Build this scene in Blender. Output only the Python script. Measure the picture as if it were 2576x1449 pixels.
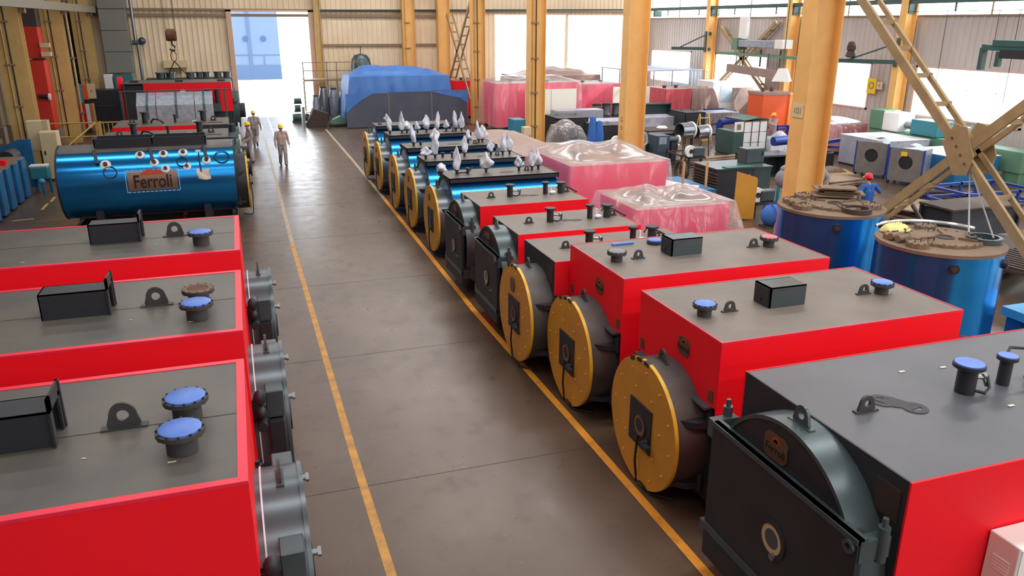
import bpy, bmesh, math, random
from mathutils import Vector, Matrix
random.seed(7)
PI = math.pi
for o in list(bpy.data.objects):
    bpy.data.objects.remove(o)
SC = bpy.context.scene
COL = SC.collection

# ------------------------------------------------------------------ camera, sky, sun, large lights, exposure
W_, H_ = 2576.0, 1449.0
F_ = 1987.5
YAW, PITCH, ROLL = 0.32512, 0.32326, 0.00225
CAM = Vector((0, 0, 5.8))
_fw = Vector((math.sin(YAW)*math.cos(PITCH), math.cos(YAW)*math.cos(PITCH), -math.sin(PITCH)))
_r0 = Vector((math.cos(YAW), -math.sin(YAW), 0))
_u0 = _r0.cross(_fw)
_ri = _r0*math.cos(ROLL) + _u0*math.sin(ROLL)
_up = _u0*math.cos(ROLL) - _r0*math.sin(ROLL)
cd = bpy.data.cameras.new('camera')
cam = bpy.data.objects.new('camera', cd)
COL.objects.link(cam)
m = Matrix((( _ri.x, _up.x, -_fw.x, CAM.x), (_ri.y, _up.y, -_fw.y, CAM.y), (_ri.z, _up.z, -_fw.z, CAM.z), (0, 0, 0, 1)))
cam.matrix_world = m
cd.sensor_width = 36.0
cd.lens = F_/W_*36.0
cd.clip_end = 500
SC.camera = cam

wd = bpy.data.worlds.new('sky')
SC.world = wd
wd.use_nodes = True
bg = wd.node_tree.nodes['Background']
bg.inputs[0].default_value = (0.86, 0.93, 1.0, 1)
bg.inputs[1].default_value = 7.0

def light(name, kind, loc, rot, energy, color=(1, 1, 1), **kw):
    d = bpy.data.lights.new(name, kind)
    d.energy = energy
    d.color = color
    for k, v in kw.items():
        setattr(d, k, v)
    o = bpy.data.objects.new(name, d)
    o.location = loc
    o.rotation_euler = rot
    COL.objects.link(o)
    return o
# sun through the windows of the right-hand wall
sun = light('sun', 'SUN', (40, 10, 30), (0, 0, 0), 5.0, (1.0, 0.96, 0.9), angle=0.03)
sun.rotation_euler = Vector((-0.80, 0.22, -0.62)).to_track_quat('-Z', 'Y').to_euler()
# lamps added as unseen translucent roof sheets, strips across each bay every eight metres
for yy in range(-32, 54, 8):
    light('added_roof_lamp', 'AREA', (8.6, yy, 11.75), (0, 0, 0), 520, (1.0, 0.98, 0.955), shape='RECTANGLE', size=9.6, size_y=1.1)
    light('added_roof_lamp', 'AREA', (-2.0, yy, 11.75), (0, 0, 0), 270, (1.0, 0.98, 0.955), shape='RECTANGLE', size=10.0, size_y=1.1)
    light('added_roof_lamp', 'AREA', (21.0, yy, 11.75), (0, 0, 0), 430, (1.0, 0.985, 0.97), shape='RECTANGLE', size=12.0, size_y=1.1)

vs = SC.view_settings
vs.view_transform = 'Standard'
vs.look = 'None'
vs.exposure = 0.1
vs.gamma = 1.0
vs.use_curve_mapping = False

# ------------------------------------------------------------------ measuring helpers: a pixel of the 2576x1449 frame into a world point
def ray(x, y):
    return _ri*((x-W_/2)/F_) - _up*((y-H_/2)/F_) + _fw
def atz(x, y, z=0.0):
    d = ray(x, y); return CAM + d*((z-CAM.z)/d.z)
def aty(x, y, Y):
    d = ray(x, y); return CAM + d*(Y/d.y)
def atx(x, y, X):
    d = ray(x, y); return CAM + d*(X/d.x)

# ------------------------------------------------------------------ materials
def lin(c):
    c = c/255.0
    return c/12.92 if c <= 0.04045 else ((c+0.055)/1.055)**2.4
def rgb(r, g, b):
    return (lin(r), lin(g), lin(b), 1)
MATS = {}
def mat(name, col, rough=0.5, metal=0.0, col2=None, scale=3.0, detail=4.0, bump=0.0, coat=0.0, stretch=None, lo=0.35, hi=0.65, spec=None):
    """principled material; col2 is mixed in by object-space noise (dust, wear, stains)"""
    if name in MATS:
        return MATS[name]
    ma = bpy.data.materials.new(name)
    ma.use_nodes = True
    nt = ma.node_tree
    b = nt.nodes['Principled BSDF']
    b.inputs['Base Color'].default_value = (*col[:3], 1)
    b.inputs['Roughness'].default_value = rough
    b.inputs['Metallic'].default_value = metal
    if coat:
        b.inputs['Coat Weight'].default_value = coat
        b.inputs['Coat Roughness'].default_value = 0.15
    if spec is not None:
        b.inputs['Specular IOR Level'].default_value = spec
    if col2 or bump:
        tc = nt.nodes.new('ShaderNodeTexCoord')
        mp = nt.nodes.new('ShaderNodeMapping')
        if stretch:
            mp.inputs['Scale'].default_value = stretch
        nz = nt.nodes.new('ShaderNodeTexNoise')
        nz.inputs['Scale'].default_value = scale
        nz.inputs['Detail'].default_value = detail
        nz.inputs['Roughness'].default_value = 0.6
        nt.links.new(tc.outputs['Object'], mp.inputs[0])
        nt.links.new(mp.outputs[0], nz.inputs['Vector'])
        if col2:
            mr = nt.nodes.new('ShaderNodeMapRange')
            mr.inputs['From Min'].default_value = lo
            mr.inputs['From Max'].default_value = hi
            mx = nt.nodes.new('ShaderNodeMix')
            mx.data_type = 'RGBA'
            mx.inputs['A'].default_value = (*col[:3], 1)
            mx.inputs['B'].default_value = (*col2[:3], 1)
            nt.links.new(nz.outputs['Fac'], mr.inputs['Value'])
            nt.links.new(mr.outputs['Result'], mx.inputs['Factor'])
            nt.links.new(mx.outputs['Result'], b.inputs['Base Color'])
        if bump:
            bp = nt.nodes.new('ShaderNodeBump')
            bp.inputs['Strength'].default_value = bump
            bp.inputs['Distance'].default_value = 0.02
            nt.links.new(nz.outputs['Fac'], bp.inputs['Height'])
            nt.links.new(bp.outputs[0], b.inputs['Normal'])
    MATS[name] = ma
    return ma

def film(name, tint, clear, rough=0.25, gloss=0.35, dusty=None):
    """thin plastic film or frosted sheet: part of the light goes straight through"""
    ma = bpy.data.materials.new(name)
    ma.use_nodes = True
    nt = ma.node_tree
    nt.nodes.clear()
    out = nt.nodes.new('ShaderNodeOutputMaterial')
    tr = nt.nodes.new('ShaderNodeBsdfTransparent')
    df = nt.nodes.new('ShaderNodeBsdfDiffuse'); df.inputs[0].default_value = tint
    tl = nt.nodes.new('ShaderNodeBsdfTranslucent'); tl.inputs[0].default_value = tint
    gl = nt.nodes.new('ShaderNodeBsdfGlossy'); gl.inputs['Roughness'].default_value = rough
    a = nt.nodes.new('ShaderNodeMixShader'); a.inputs[0].default_value = 0.45
    b = nt.nodes.new('ShaderNodeMixShader'); b.inputs[0].default_value = gloss
    c = nt.nodes.new('ShaderNodeMixShader'); c.inputs[0].default_value = clear
    L = nt.links.new
    L(df.outputs[0], a.inputs[1]); L(tl.outputs[0], a.inputs[2])
    L(a.outputs[0], b.inputs[1]); L(gl.outputs[0], b.inputs[2])
    if dusty is not None:
        # dust lies on the faces that look upwards: less clear, browner there
        ge = nt.nodes.new('ShaderNodeTexCoord'); sp = nt.nodes.new('ShaderNodeSeparateXYZ')
        mr = nt.nodes.new('ShaderNodeMapRange'); mr.inputs['From Min'].default_value = 0.45; mr.inputs['From Max'].default_value = 0.9
        mr.inputs['To Min'].default_value = clear; mr.inputs['To Max'].default_value = dusty
        mc = nt.nodes.new('ShaderNodeMix'); mc.data_type = 'RGBA'
        mc.inputs['A'].default_value = tint; mc.inputs['B'].default_value = (0.52, 0.44, 0.42, 1)
        m2 = nt.nodes.new('ShaderNodeMapRange'); m2.inputs['From Min'].default_value = 0.45; m2.inputs['From Max'].default_value = 0.9
        L(ge.outputs['Normal'], sp.inputs[0]); L(sp.outputs['Z'], mr.inputs['Value']); L(sp.outputs['Z'], m2.inputs['Value'])
        L(mr.outputs['Result'], c.inputs[0]); L(m2.outputs['Result'], mc.inputs['Factor'])
        L(mc.outputs['Result'], df.inputs[0]); L(mc.outputs['Result'], tl.inputs[0])
    L(b.outputs[0], c.inputs[1]); L(tr.outputs[0], c.inputs[2])
    L(c.outputs[0], out.inputs[0])
    MATS[name] = ma
    return ma

RED = mat('red_enamel', (0.90, 0.010, 0.022), 0.5, col2=(0.86, 0.011, 0.024), scale=1.2, spec=0.2)
PINKR = mat('pink_red_enamel', (0.93, 0.022, 0.13), 0.45)
REDTRIM = mat('red_edge_trim', (0.82, 0.02, 0.06), 0.35)
GREYTOP = mat('dusty_grey_sheet', rgb(80, 79, 76), 0.42, col2=rgb(104, 97, 90), scale=0.9, detail=6)
GREYTOP2 = mat('dusty_tan_grey_sheet', rgb(104, 95, 88), 0.5, col2=rgb(122, 111, 102), scale=0.9, detail=6)
CLEANTOP = mat('clean_grey_sheet', rgb(80, 82, 88), 0.38, col2=rgb(92, 92, 98), scale=0.8)
BLACK = mat('black_steel', rgb(34, 34, 40), 0.5, col2=rgb(44, 44, 50), scale=2)
DARK = mat('dark_slate_steel', rgb(40, 44, 52), 0.45)
GRAPH = mat('graphite_paint', rgb(74, 86, 90), 0.32, metal=0.45, col2=rgb(86, 98, 102), scale=1.5)
DRUM = mat('grey_metallic_paint', rgb(98, 108, 114), 0.28, metal=0.55)
STEEL = mat('bare_steel', rgb(150, 152, 155), 0.32, metal=0.85)
GALV = mat('galvanised_sheet', rgb(140, 146, 158), 0.4, metal=0.5, col2=rgb(165, 172, 185), scale=6)
YEL = mat('yellow_door_paint', rgb(208, 150, 46), 0.42, col2=rgb(196, 138, 46), scale=1.5)
YELB = mat('yellow_bolt_lit_rim_paint', rgb(226, 176, 48), 0.35)
BLUEM = mat('blue_metallic_cladding', (0.025, 0.32, 0.80), 0.2, metal=0.85, col2=(0.025, 0.27, 0.72), scale=1.2, stretch=(0.2, 2, 2))
CAPB = mat('blue_plastic_cap', rgb(78, 118, 205), 0.4, col2=rgb(92, 130, 210), scale=4)
FLANGE = mat('dark_grey_casting', rgb(62, 62, 62), 0.5)
DUST = mat('brown_dust', rgb(128, 106, 86), 0.8, col2=rgb(112, 92, 74), scale=2)
RUST = mat('rusty_steel', rgb(120, 72, 44), 0.75, col2=rgb(84, 56, 42), scale=4)
RUSTD = mat('dark_rusty_steel', rgb(76, 58, 50), 0.7, col2=rgb(60, 48, 44), scale=4)
REFR = mat('cream_refractory', rgb(196, 168, 128), 0.8)
BRASS = mat('nameplate_bronze', rgb(110, 84, 62), 0.4, metal=0.4)
LOGO = mat('logo_red', rgb(190, 60, 40), 0.5)
LETTER = mat('logo_letter_dark', rgb(30, 26, 30), 0.5)
COLM = mat('ochre_column_paint', rgb(240, 188, 112), 0.5, col2=rgb(228, 176, 102), scale=1.2)
COLL = mat('tan_column_paint', rgb(208, 174, 112), 0.5, col2=rgb(192, 158, 98), scale=1.2)
BRACE = mat('faded_brown_brace_paint', rgb(168, 140, 98), 0.55, col2=rgb(150, 124, 88), scale=3)
CABLE = mat('black_rubber', rgb(22, 22, 24), 0.5)
WALLC = mat('cream_cladding', rgb(238, 218, 188), 0.6, col2=rgb(228, 206, 174), scale=0.5)
WALLG = mat('grey_cladding', rgb(200, 190, 186), 0.6, col2=rgb(186, 174, 168), scale=0.6, stretch=(1, 1, 0.3))
GIRT = mat('brown_girt_steel', rgb(140, 120, 96), 0.6)
GREENS = mat('green_crane_paint', rgb(58, 84, 80), 0.5)
MGREEN = mat('machine_green', rgb(98, 138, 110), 0.5)
TEAL = mat('teal_paint', rgb(48, 124, 138), 0.45)
BLUEP = mat('blue_machine_paint', rgb(28, 108, 160), 0.45, col2=rgb(24, 92, 142), scale=2)
LBLUE = mat('light_blue_paint', rgb(70, 160, 205), 0.4)
NAVY = mat('navy_frame_paint', rgb(30, 58, 140), 0.5)
WHITE = mat('white_paint', rgb(236, 234, 232), 0.45)
CREAM = mat('cream_paint', rgb(214, 196, 158), 0.5)
ORANGE = mat('orange_paint', rgb(232, 92, 40), 0.5)
ORANGEL = mat('light_orange_paint', rgb(240, 140, 72), 0.5)
REDORG = mat('orange_red_paint', rgb(206, 52, 36), 0.5)
TARPB = mat('blue_tarpaulin', rgb(58, 112, 186), 0.45, col2=rgb(72, 124, 196), scale=1.5)
TARPG = mat('dusty_brown_sheet', rgb(150, 126, 118), 0.6, col2=rgb(164, 140, 132), scale=1.5)
NAVYP = mat('dark_blue_grey_panel', rgb(70, 78, 98), 0.3, col2=rgb(86, 88, 100), scale=0.8)
CONC = mat('pale_concrete', rgb(205, 202, 196), 0.8)
YLINE = mat('yellow_floor_paint', rgb(222, 146, 40), 0.5, col2=rgb(170, 116, 50), scale=5, lo=0.5, hi=0.8)
YLINEF = mat('glare_pale_floor_paint', rgb(178, 158, 128), 0.55, col2=rgb(132, 118, 104), scale=4, lo=0.4, hi=0.75)  # far stretch of the lines, white glare mixed into the colour
YLINEO = mat('worn_yellow_floor_paint', rgb(200, 142, 56), 0.55, col2=rgb(136, 104, 68), scale=4, lo=0.4, hi=0.75)
YRAIL = mat('yellow_rail_paint', rgb(196, 164, 84), 0.5)
SIGNY = mat('sign_yellow', rgb(240, 200, 30), 0.5)
SIGNB = mat('sign_blue', rgb(60, 100, 160), 0.5)
SCREEN = mat('dark_display_glass', rgb(70, 76, 80), 0.15)
PAPER = mat('pale_paper', rgb(226, 206, 188), 0.7)
RIVET = mat('white_tape', rgb(225, 228, 235), 0.5)
PLUG = mat('white_pad', rgb(232, 236, 240), 0.6)
BAG = mat('white_plastic_bag', rgb(214, 216, 226), 0.3, bump=0.8, scale=9, col2=rgb(190, 192, 204))
CLOTHB = mat('blue_cloth', rgb(58, 112, 190), 0.8)
WOOD = mat('pale_timber', rgb(190, 156, 108), 0.7)
CARD = mat('brown_cardboard', rgb(180, 120, 78), 0.7)
FILM = film('clear_plastic_film', (0.92, 0.86, 0.87, 1), 0.74, 0.16, 0.26, dusty=0.28)
FILMD = film('dusty_plastic_film', (0.62, 0.52, 0.48, 1), 0.10, 0.3, 0.15)
PANE = film('window_glass', (0.9, 0.95, 1.0, 1), 0.9, 0.1, 0.5)
SHEETW = film('translucent_white_sheet', (0.95, 0.92, 0.86, 1), 0.15, 0.4, 0.05)

def floor_material():
    ma = bpy.data.materials.new('stained_concrete')
    ma.use_nodes = True
    nt = ma.node_tree; L = nt.links.new
    b = nt.nodes['Principled BSDF']
    tc = nt.nodes.new('ShaderNodeTexCoord')
    def noise(scale, detail, stretch):
        mp = nt.nodes.new('ShaderNodeMapping'); mp.inputs['Scale'].default_value = stretch
        n = nt.nodes.new('ShaderNodeTexNoise'); n.inputs['Scale'].default_value = scale; n.inputs['Detail'].default_value = detail
        L(tc.outputs['Object'], mp.inputs[0]); L(mp.outputs[0], n.inputs['Vector'])
        return n
    def mix(fac, a, bb, lo, hi):
        mr = nt.nodes.new('ShaderNodeMapRange'); mr.inputs['From Min'].default_value = lo; mr.inputs['From Max'].default_value = hi
        L(fac, mr.inputs['Value'])
        mx = nt.nodes.new('ShaderNodeMix'); mx.data_type = 'RGBA'
        L(mr.outputs['Result'], mx.inputs['Factor'])
        for k, v in (('A', a), ('B', bb)):
            if isinstance(v, tuple): mx.inputs[k].default_value = v
            else: L(v, mx.inputs[k])
        return mx.outputs['Result']
    n1 = noise(0.55, 6, (1, 0.5, 1)); n2 = noise(2.6, 8, (1, 0.8, 1)); n3 = noise(9, 4, (1, 1, 1))
    c = mix(n1.outputs['Fac'], rgb(80, 62, 48), rgb(98, 80, 66), 0.35, 0.65)
    c = mix(n2.outputs['Fac'], c, rgb(74, 60, 48), 0.55, 0.75)
    c = mix(n3.outputs['Fac'], c, rgb(106, 90, 76), 0.66, 0.8)
    L(c, b.inputs['Base Color'])
    mr = nt.nodes.new('ShaderNodeMapRange'); mr.inputs['To Min'].default_value = 0.2; mr.inputs['To Max'].default_value = 0.42
    L(n2.outputs['Fac'], mr.inputs['Value']); L(mr.outputs['Result'], b.inputs['Roughness'])
    bp = nt.nodes.new('ShaderNodeBump'); bp.inputs['Strength'].default_value = 0.15; bp.inputs['Distance'].default_value = 0.01
    L(n3.outputs['Fac'], bp.inputs['Height']); L(bp.outputs[0], b.inputs['Normal'])
    return ma
FLOORM = floor_material()

# ------------------------------------------------------------------ mesh builder
class B:
    def __init__(s):
        s.bm = bmesh.new()
    def _add(s, vs, fs):
        v = [s.bm.verts.new(p) for p in vs]
        for f in fs:
            try: s.bm.faces.new([v[i] for i in f])
            except ValueError: pass
        return s
    def box(s, x0, x1, y0, y1, z0, z1, rot=0.0, piv=None, M=None):
        vs = [Vector((x, y, z)) for z in (z0, z1) for x, y in ((x0, y0), (x1, y0), (x1, y1), (x0, y1))]
        if rot:
            c = Vector(piv) if piv else Vector(((x0+x1)/2, (y0+y1)/2, 0))
            R = Matrix.Rotation(rot, 3, 'Z')
            vs = [R @ (v-c)+c for v in vs]
        if M is not None:
            vs = [M @ v for v in vs]
        return s._add(vs, ((3, 2, 1, 0), (4, 5, 6, 7), (0, 1, 5, 4), (1, 2, 6, 5), (2, 3, 7, 6), (3, 0, 4, 7)))
    def frame(s, p, q):
        p, q = Vector(p), Vector(q); d = (q-p).normalized()
        a = Vector((0, 0, 1)) if abs(d.z) < 0.9 else Vector((1, 0, 0))
        u = d.cross(a).normalized(); v = d.cross(u).normalized()
        return p, q, u, v
    def bar(s, p, q, w, h):
        """rectangular bar: w sideways, h upwards"""
        p, q, u, v = s.frame(p, q)
        vs = [c + u*(a*w/2) + v*(b*h/2) for c in (p, q) for a, b in ((-1, -1), (1, -1), (1, 1), (-1, 1))]
        return s._add(vs, ((0, 1, 2, 3), (7, 6, 5, 4), (0, 4, 5, 1), (1, 5, 6, 2), (2, 6, 7, 3), (3, 7, 4, 0)))
    def cyl(s, p, q, r, r2=None, n=16, caps=True):
        r2 = r if r2 is None else r2
        p, q, u, v = s.frame(p, q)
        A = [u*math.cos(2*PI*i/n)+v*math.sin(2*PI*i/n) for i in range(n)]
        vs = [p+a*r for a in A]+[q+a*r2 for a in A]
        fs = [(i, i+n, (i+1) % n+n, (i+1) % n) for i in range(n)]
        if caps: fs += [tuple(range(n)), tuple(range(2*n-1, n-1, -1))]
        return s._add(vs, fs)
    def ring(s, p, q, ro, ri, n=24):
        """tube with wall thickness from p to q"""
        p, q, u, v = s.frame(p, q)
        A = [u*math.cos(2*PI*i/n)+v*math.sin(2*PI*i/n) for i in range(n)]
        vs = [p+a*ro for a in A]+[q+a*ro for a in A]+[q+a*ri for a in A]+[p+a*ri for a in A]
        fs = []
        for k in range(4):
            for i in range(n):
                j = (i+1) % n; k2 = (k+1) % 4
                fs.append((k*n+i, k2*n+i, k2*n+j, k*n+j))
        return s._add(vs, fs)
    def tube(s, pts, r, n=6):
        pts = [Vector(p) for p in pts]
        vs = []; 
        for i, p in enumerate(pts):
            d = (pts[min(i+1, len(pts)-1)]-pts[max(i-1, 0)]).normalized()
            a = Vector((0, 0, 1)) if abs(d.z) < 0.95 else Vector((1, 0, 0))
            u = d.cross(a).normalized(); v = d.cross(u).normalized()
            vs += [p+(u*math.cos(2*PI*k/n)+v*math.sin(2*PI*k/n))*r for k in range(n)]
        fs = [(i*n+k, i*n+(k+1) % n, (i+1)*n+(k+1) % n, (i+1)*n+k) for i in range(len(pts)-1) for k in range(n)]
        fs += [tuple(range(n-1, -1, -1)), tuple(range((len(pts)-1)*n, len(pts)*n))]
        return s._add(vs, fs)
    def prism(s, prof, d0, d1, axis='y'):
        """closed outline swept between d0 and d1 along an axis; outline in the other two axes"""
        def P(a, b, d):
            return {'x': (d, a, b), 'y': (a, d, b), 'z': (a, b, d)}[axis]
        n = len(prof)
        vs = [P(a, b, d0) for a, b in prof]+[P(a, b, d1) for a, b in prof]
        fs = [(i, (i+1) % n, (i+1) % n+n, i+n) for i in range(n)]+[tuple(range(n-1, -1, -1)), tuple(range(n, 2*n))]
        return s._add(vs, fs)
    def lathe(s, prof, o=(0, 0, 0), axis='z', n=24, a0=0, a1=2*PI):
        full = abs(a1-a0-2*PI) < 1e-6
        m_ = n if full else n+1
        o = Vector(o); vs = []
        for r, h in prof:
            for i in range(m_):
                t = a0+(a1-a0)*i/n
                c, d = r*math.cos(t), r*math.sin(t)
                vs.append(o+Vector({'z': (c, d, h), 'x': (h, c, d), 'y': (d, h, c)}[axis]))
        fs = [(k*m_+i, k*m_+(i+1) % m_, (k+1)*m_+(i+1) % m_, (k+1)*m_+i) for k in range(len(prof)-1) for i in range(n)]
        return s._add(vs, fs)
    def ell(s, c, rx, ry=None, rz=None, nu=12, nv=8, M=None):
        ry = ry or rx; rz = rz or rx
        c = Vector(c); vs = [(0, 0, -1)]
        for j in range(1, nv):
            t = -PI/2+PI*j/nv
            vs += [(math.cos(t)*math.cos(2*PI*i/nu), math.cos(t)*math.sin(2*PI*i/nu), math.sin(t)) for i in range(nu)]
        vs.append((0, 0, 1))
        fs = [(0, 1+(i+1) % nu, 1+i) for i in range(nu)]
        for j in range(nv-2):
            fs += [(1+j*nu+i, 1+j*nu+(i+1) % nu, 1+(j+1)*nu+(i+1) % nu, 1+(j+1)*nu+i) for i in range(nu)]
        k = 1+(nv-2)*nu
        fs += [(k+i, k+(i+1) % nu, len(vs)-1) for i in range(nu)]
        out = []
        for v in vs:
            w = Vector((v[0]*rx, v[1]*ry, v[2]*rz))
            if M is not None: w = M @ w
            out.append(c+w)
        return s._add(out, fs)
    def grid(s, nx, ny, fn):
        vs = [fn(i/nx, j/ny) for j in range(ny+1) for i in range(nx+1)]
        fs = [(j*(nx+1)+i, j*(nx+1)+i+1, (j+1)*(nx+1)+i+1, (j+1)*(nx+1)+i) for j in range(ny) for i in range(nx)]
        return s._add(vs, fs)
    def out(s, name, ma, parent=None, smooth=True, angle=38, bevel=0.0, solid=0.0, norm=True, loc=None):
        if norm: bmesh.ops.recalc_face_normals(s.bm, faces=s.bm.faces)
        me = bpy.data.meshes.new(name)
        s.bm.to_mesh(me); s.bm.free()
        me.materials.append(ma)
        if smooth:
            me.shade_smooth()
            me.set_sharp_from_angle(angle=math.radians(angle))
        o = bpy.data.objects.new(name, me)
        COL.objects.link(o)
        if parent: o.parent = parent
        if loc is not None: o.location = loc
        if bevel:
            md = o.modifiers.new('bevel', 'BEVEL'); md.width = bevel; md.segments = 1; md.limit_method = 'ANGLE'
        if solid:
            md = o.modifiers.new('solid', 'SOLIDIFY'); md.thickness = solid; md.offset = 0
        return o

def thing(name, label, cat, loc=(0, 0, 0), rz=0.0, group=None):
    o = bpy.data.objects.new(name, None)
    o.empty_display_size = 0.2
    o.location = loc; o.rotation_euler = (0, 0, rz)
    COL.objects.link(o)
    o['label'] = label; o['category'] = cat
    if group: o['group'] = group
    return o
def tag(o, label, cat, group=None):
    o['label'] = label; o['category'] = cat
    if group: o['group'] = group
    return o
def struct(o):
    o['kind'] = 'structure'; return o
def stuff(o):
    o['kind'] = 'stuff'; return o
def plabel(o, text):
    o['label'] = text; return o
def copy_tree(o, parent=None):
    c = o.copy(); COL.objects.link(c)
    if parent: c.parent = parent
    for ch in list(o.children): copy_tree(ch, c)
    return c
TXT = {}
def text(name, body, size, ma, parent, M, ext=0.004, off=0.0):
    """raised lettering as a mesh"""
    key = (body, size, ext, ma.name, off)
    if key not in TXT:
        cu = bpy.data.curves.new(name, 'FONT')
        cu.body = body; cu.size = size; cu.extrude = ext; cu.offset = off; cu.align_x = 'CENTER'; cu.align_y = 'CENTER'
        tmp = bpy.data.objects.new('tmp', cu); COL.objects.link(tmp)
        dg = bpy.context.evaluated_depsgraph_get()
        me = bpy.data.meshes.new_from_object(tmp.evaluated_get(dg))
        bpy.data.objects.remove(tmp); bpy.data.curves.remove(cu)
        me.materials.clear(); me.materials.append(ma)
        TXT[key] = me
    o = bpy.data.objects.new(name, TXT[key]); COL.objects.link(o)
    o.parent = parent; o.matrix_local = M
    return o
def facing(loc, right, up):
    r = Vector(right).normalized(); u = Vector(up).normalized(); n = r.cross(u)
    return Matrix(((r.x, u.x, n.x, loc[0]), (r.y, u.y, n.y, loc[1]), (r.z, u.z, n.z, loc[2]), (0, 0, 0, 1)))
# ------------------------------------------------------------------ the hall
YB, YF = -36.0, 54.5          # rear and far gable
XL, XR = -21.0, 29.0
HW = 12.0
o = B().box(XL, XR, YB, YF, -0.3, 0).out('floor', FLOORM, smooth=False); struct(o); FLOOR = o
o = B().box(XL-60, XR+90, YF, 150, -0.45, -0.02).box(XR, XR+90, YB, YF, -0.45, -0.02).out('outdoor_ground', CONC, smooth=False); struct(o)

def corrugated(b, axis, d, a0, a1, z0, z1, pitch=0.32, dep=0.035, side=-1):
    """trapezoid-ribbed sheet in the plane axis=d from a0 to a1"""
    n = max(1, int(round((a1-a0)/pitch))); p = (a1-a0)/n
    xs = []
    for i in range(n):
        s0 = a0+i*p
        xs += [(s0, 0), (s0+p*0.55, 0), (s0+p*0.65, dep), (s0+p*0.9, dep)]
    xs.append((a1, 0))
    P = (lambda a, e, z: (d+side*e, a, z)) if axis == 'x' else (lambda a, e, z: (a, d+side*e, z))
    vs = [P(a, e, z) for z in (z0, z1) for a, e in xs]
    k = len(xs)
    b._add(vs, [(i, i+1, i+1+k, i+k) for i in range(k-1)])
    return b

# far gable with the big door and the two open bays
XD0, XD1, ZD = 0.0, 4.62, 6.45
XO0, XO1, XO2 = 17.1, 22.4, 27.0
b = B()
for x0, x1, z0, z1 in ((XL, XD0, 0, HW), (XD0, XD1, ZD, HW), (XD1, XO0, 0, HW), (XO0, XO2, 6.35, HW), (XO1-0.12, XO1+0.12, 0, 6.35), (XO2, XR, 0, HW)):
    corrugated(b, 'y', YF, x0, x1, z0, z1)
struct(b.out('wall_far', WALLC, smooth=False, norm=False, solid=0.02))
# right wall: sill strip, windows, cladding, clerestory
WY = [(-25.5, -20.2), (-17.5, -12.2), (-9.5, -4.2), (-1.5, 3.8), (6.6, 11.9), (14.8, 20.1), (23.4, 29.1), (31.8, 37.3), (40.0, 45.5), (48.4, 54.0)]
ZW0, ZW1, ZC0, ZC1 = 1.85, 4.05, 6.15, 8.2
b = B()
corrugated(b, 'x', XR, YB, YF, 0, ZW0); corrugated(b, 'x', XR, YB, YF, ZW1, ZC0); corrugated(b, 'x', XR, YB, YF, ZC1, HW)
y = YB
for w0, w1 in WY+[(YF, YF)]:
    if w0 > y: corrugated(b, 'x', XR, y, w0, ZW0, ZW1)
    y = w1
struct(b.out('wall_right', WALLG, smooth=False, norm=False, solid=0.02))
FRAMEP = mat('faded_window_frame', rgb(206, 176, 170), 0.6)
for i, (w0, w1) in enumerate(WY):
    f = B()
    for y0, y1, z0, z1 in ((w0, w0+0.1, ZW0, ZW1), (w1-0.1, w1, ZW0, ZW1), (w0, w1, ZW0, ZW0+0.08), (w0, w1, ZW1-0.08, ZW1)):
        f.box(XR-0.06, XR+0.06, y0, y1, z0, z1)
    for k in (1, 2, 3):
        yy = w0+(w1-w0)*k/4; f.box(XR-0.02, XR+0.02, yy-0.01, yy+0.01, ZW0, ZW1)
    zz = (ZW0+ZW1)/2+0.2; f.box(XR-0.02, XR+0.02, w0, w1, zz-0.008, zz+0.008)
    fo = struct(f.out('window_%d' % (i+1), FRAMEP, smooth=False))
    for k in range(4):
        for z0, z1 in ((ZW0, zz), (zz, ZW1)):
            B().box(XR-0.006, XR+0.006, w0+(w1-w0)*k/4+0.02, w0+(w1-w0)*(k+1)/4-0.02, z0+0.015, z1-0.015).out('pane', PANE, fo, smooth=False)
# clerestory strip of translucent sheets between posts
cf = B()
n = 22
for k in range(n+1):
    yy = YB+(YF-YB)*k/n; cf.box(XR-0.03, XR+0.03, yy-0.03, yy+0.03, ZC0, ZC1)
cf.box(XR-0.05, XR+0.05, YB, YF, ZC0-0.05, ZC0+0.04).box(XR-0.05, XR+0.05, YB, YF, ZC1-0.04, ZC1+0.05)
cfo = struct(cf.out('window_11', GIRT, smooth=False))
for k in range(n):
    B().box(XR-0.006, XR+0.006, YB+(YF-YB)*k/n+0.03, YB+(YF-YB)*(k+1)/n-0.03, ZC0+0.04, ZC1-0.04).out('pane', PANE, cfo, smooth=False)
# remaining enclosure
DARKW = mat('dark_cladding', rgb(92, 84, 76), 0.7)
struct(B().box(XL-0.2, XL, YB, YF, 0, HW).out('wall_left', DARKW, smooth=False))
struct(B().box(XL, XR, YB-0.2, YB, 0, HW).out('wall_back', WALLC, smooth=False))
CEIL = mat('roof_sheet', rgb(176, 172, 166), 0.7)
struct(B().box(XL, XR, YB, YF, HW, HW+0.15).out('ceiling', CEIL, smooth=False))
# girts, eaves beam and pipes on the far gable
GR = struct(B().box(XL, XR, YF-0.22, YF-0.06, 6.5, 6.62).box(XL, XD1+8.3, YF-0.2, YF-0.06, 5.6+0.55, 5.6+0.72).box(XL, XR, YF-0.2, YF-0.06, 7.6, 7.75)
     .box(XD1, 12.9, YF-0.16, YF-0.05, 4.35, 4.5).out('trim_1', GIRT, smooth=False))
struct(B().cyl((XD1+0.2, YF-0.3, 6.55), (XR-0.3, YF-0.3, 6.75), 0.05, n=8).out('trim_2', GREENS))
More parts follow.
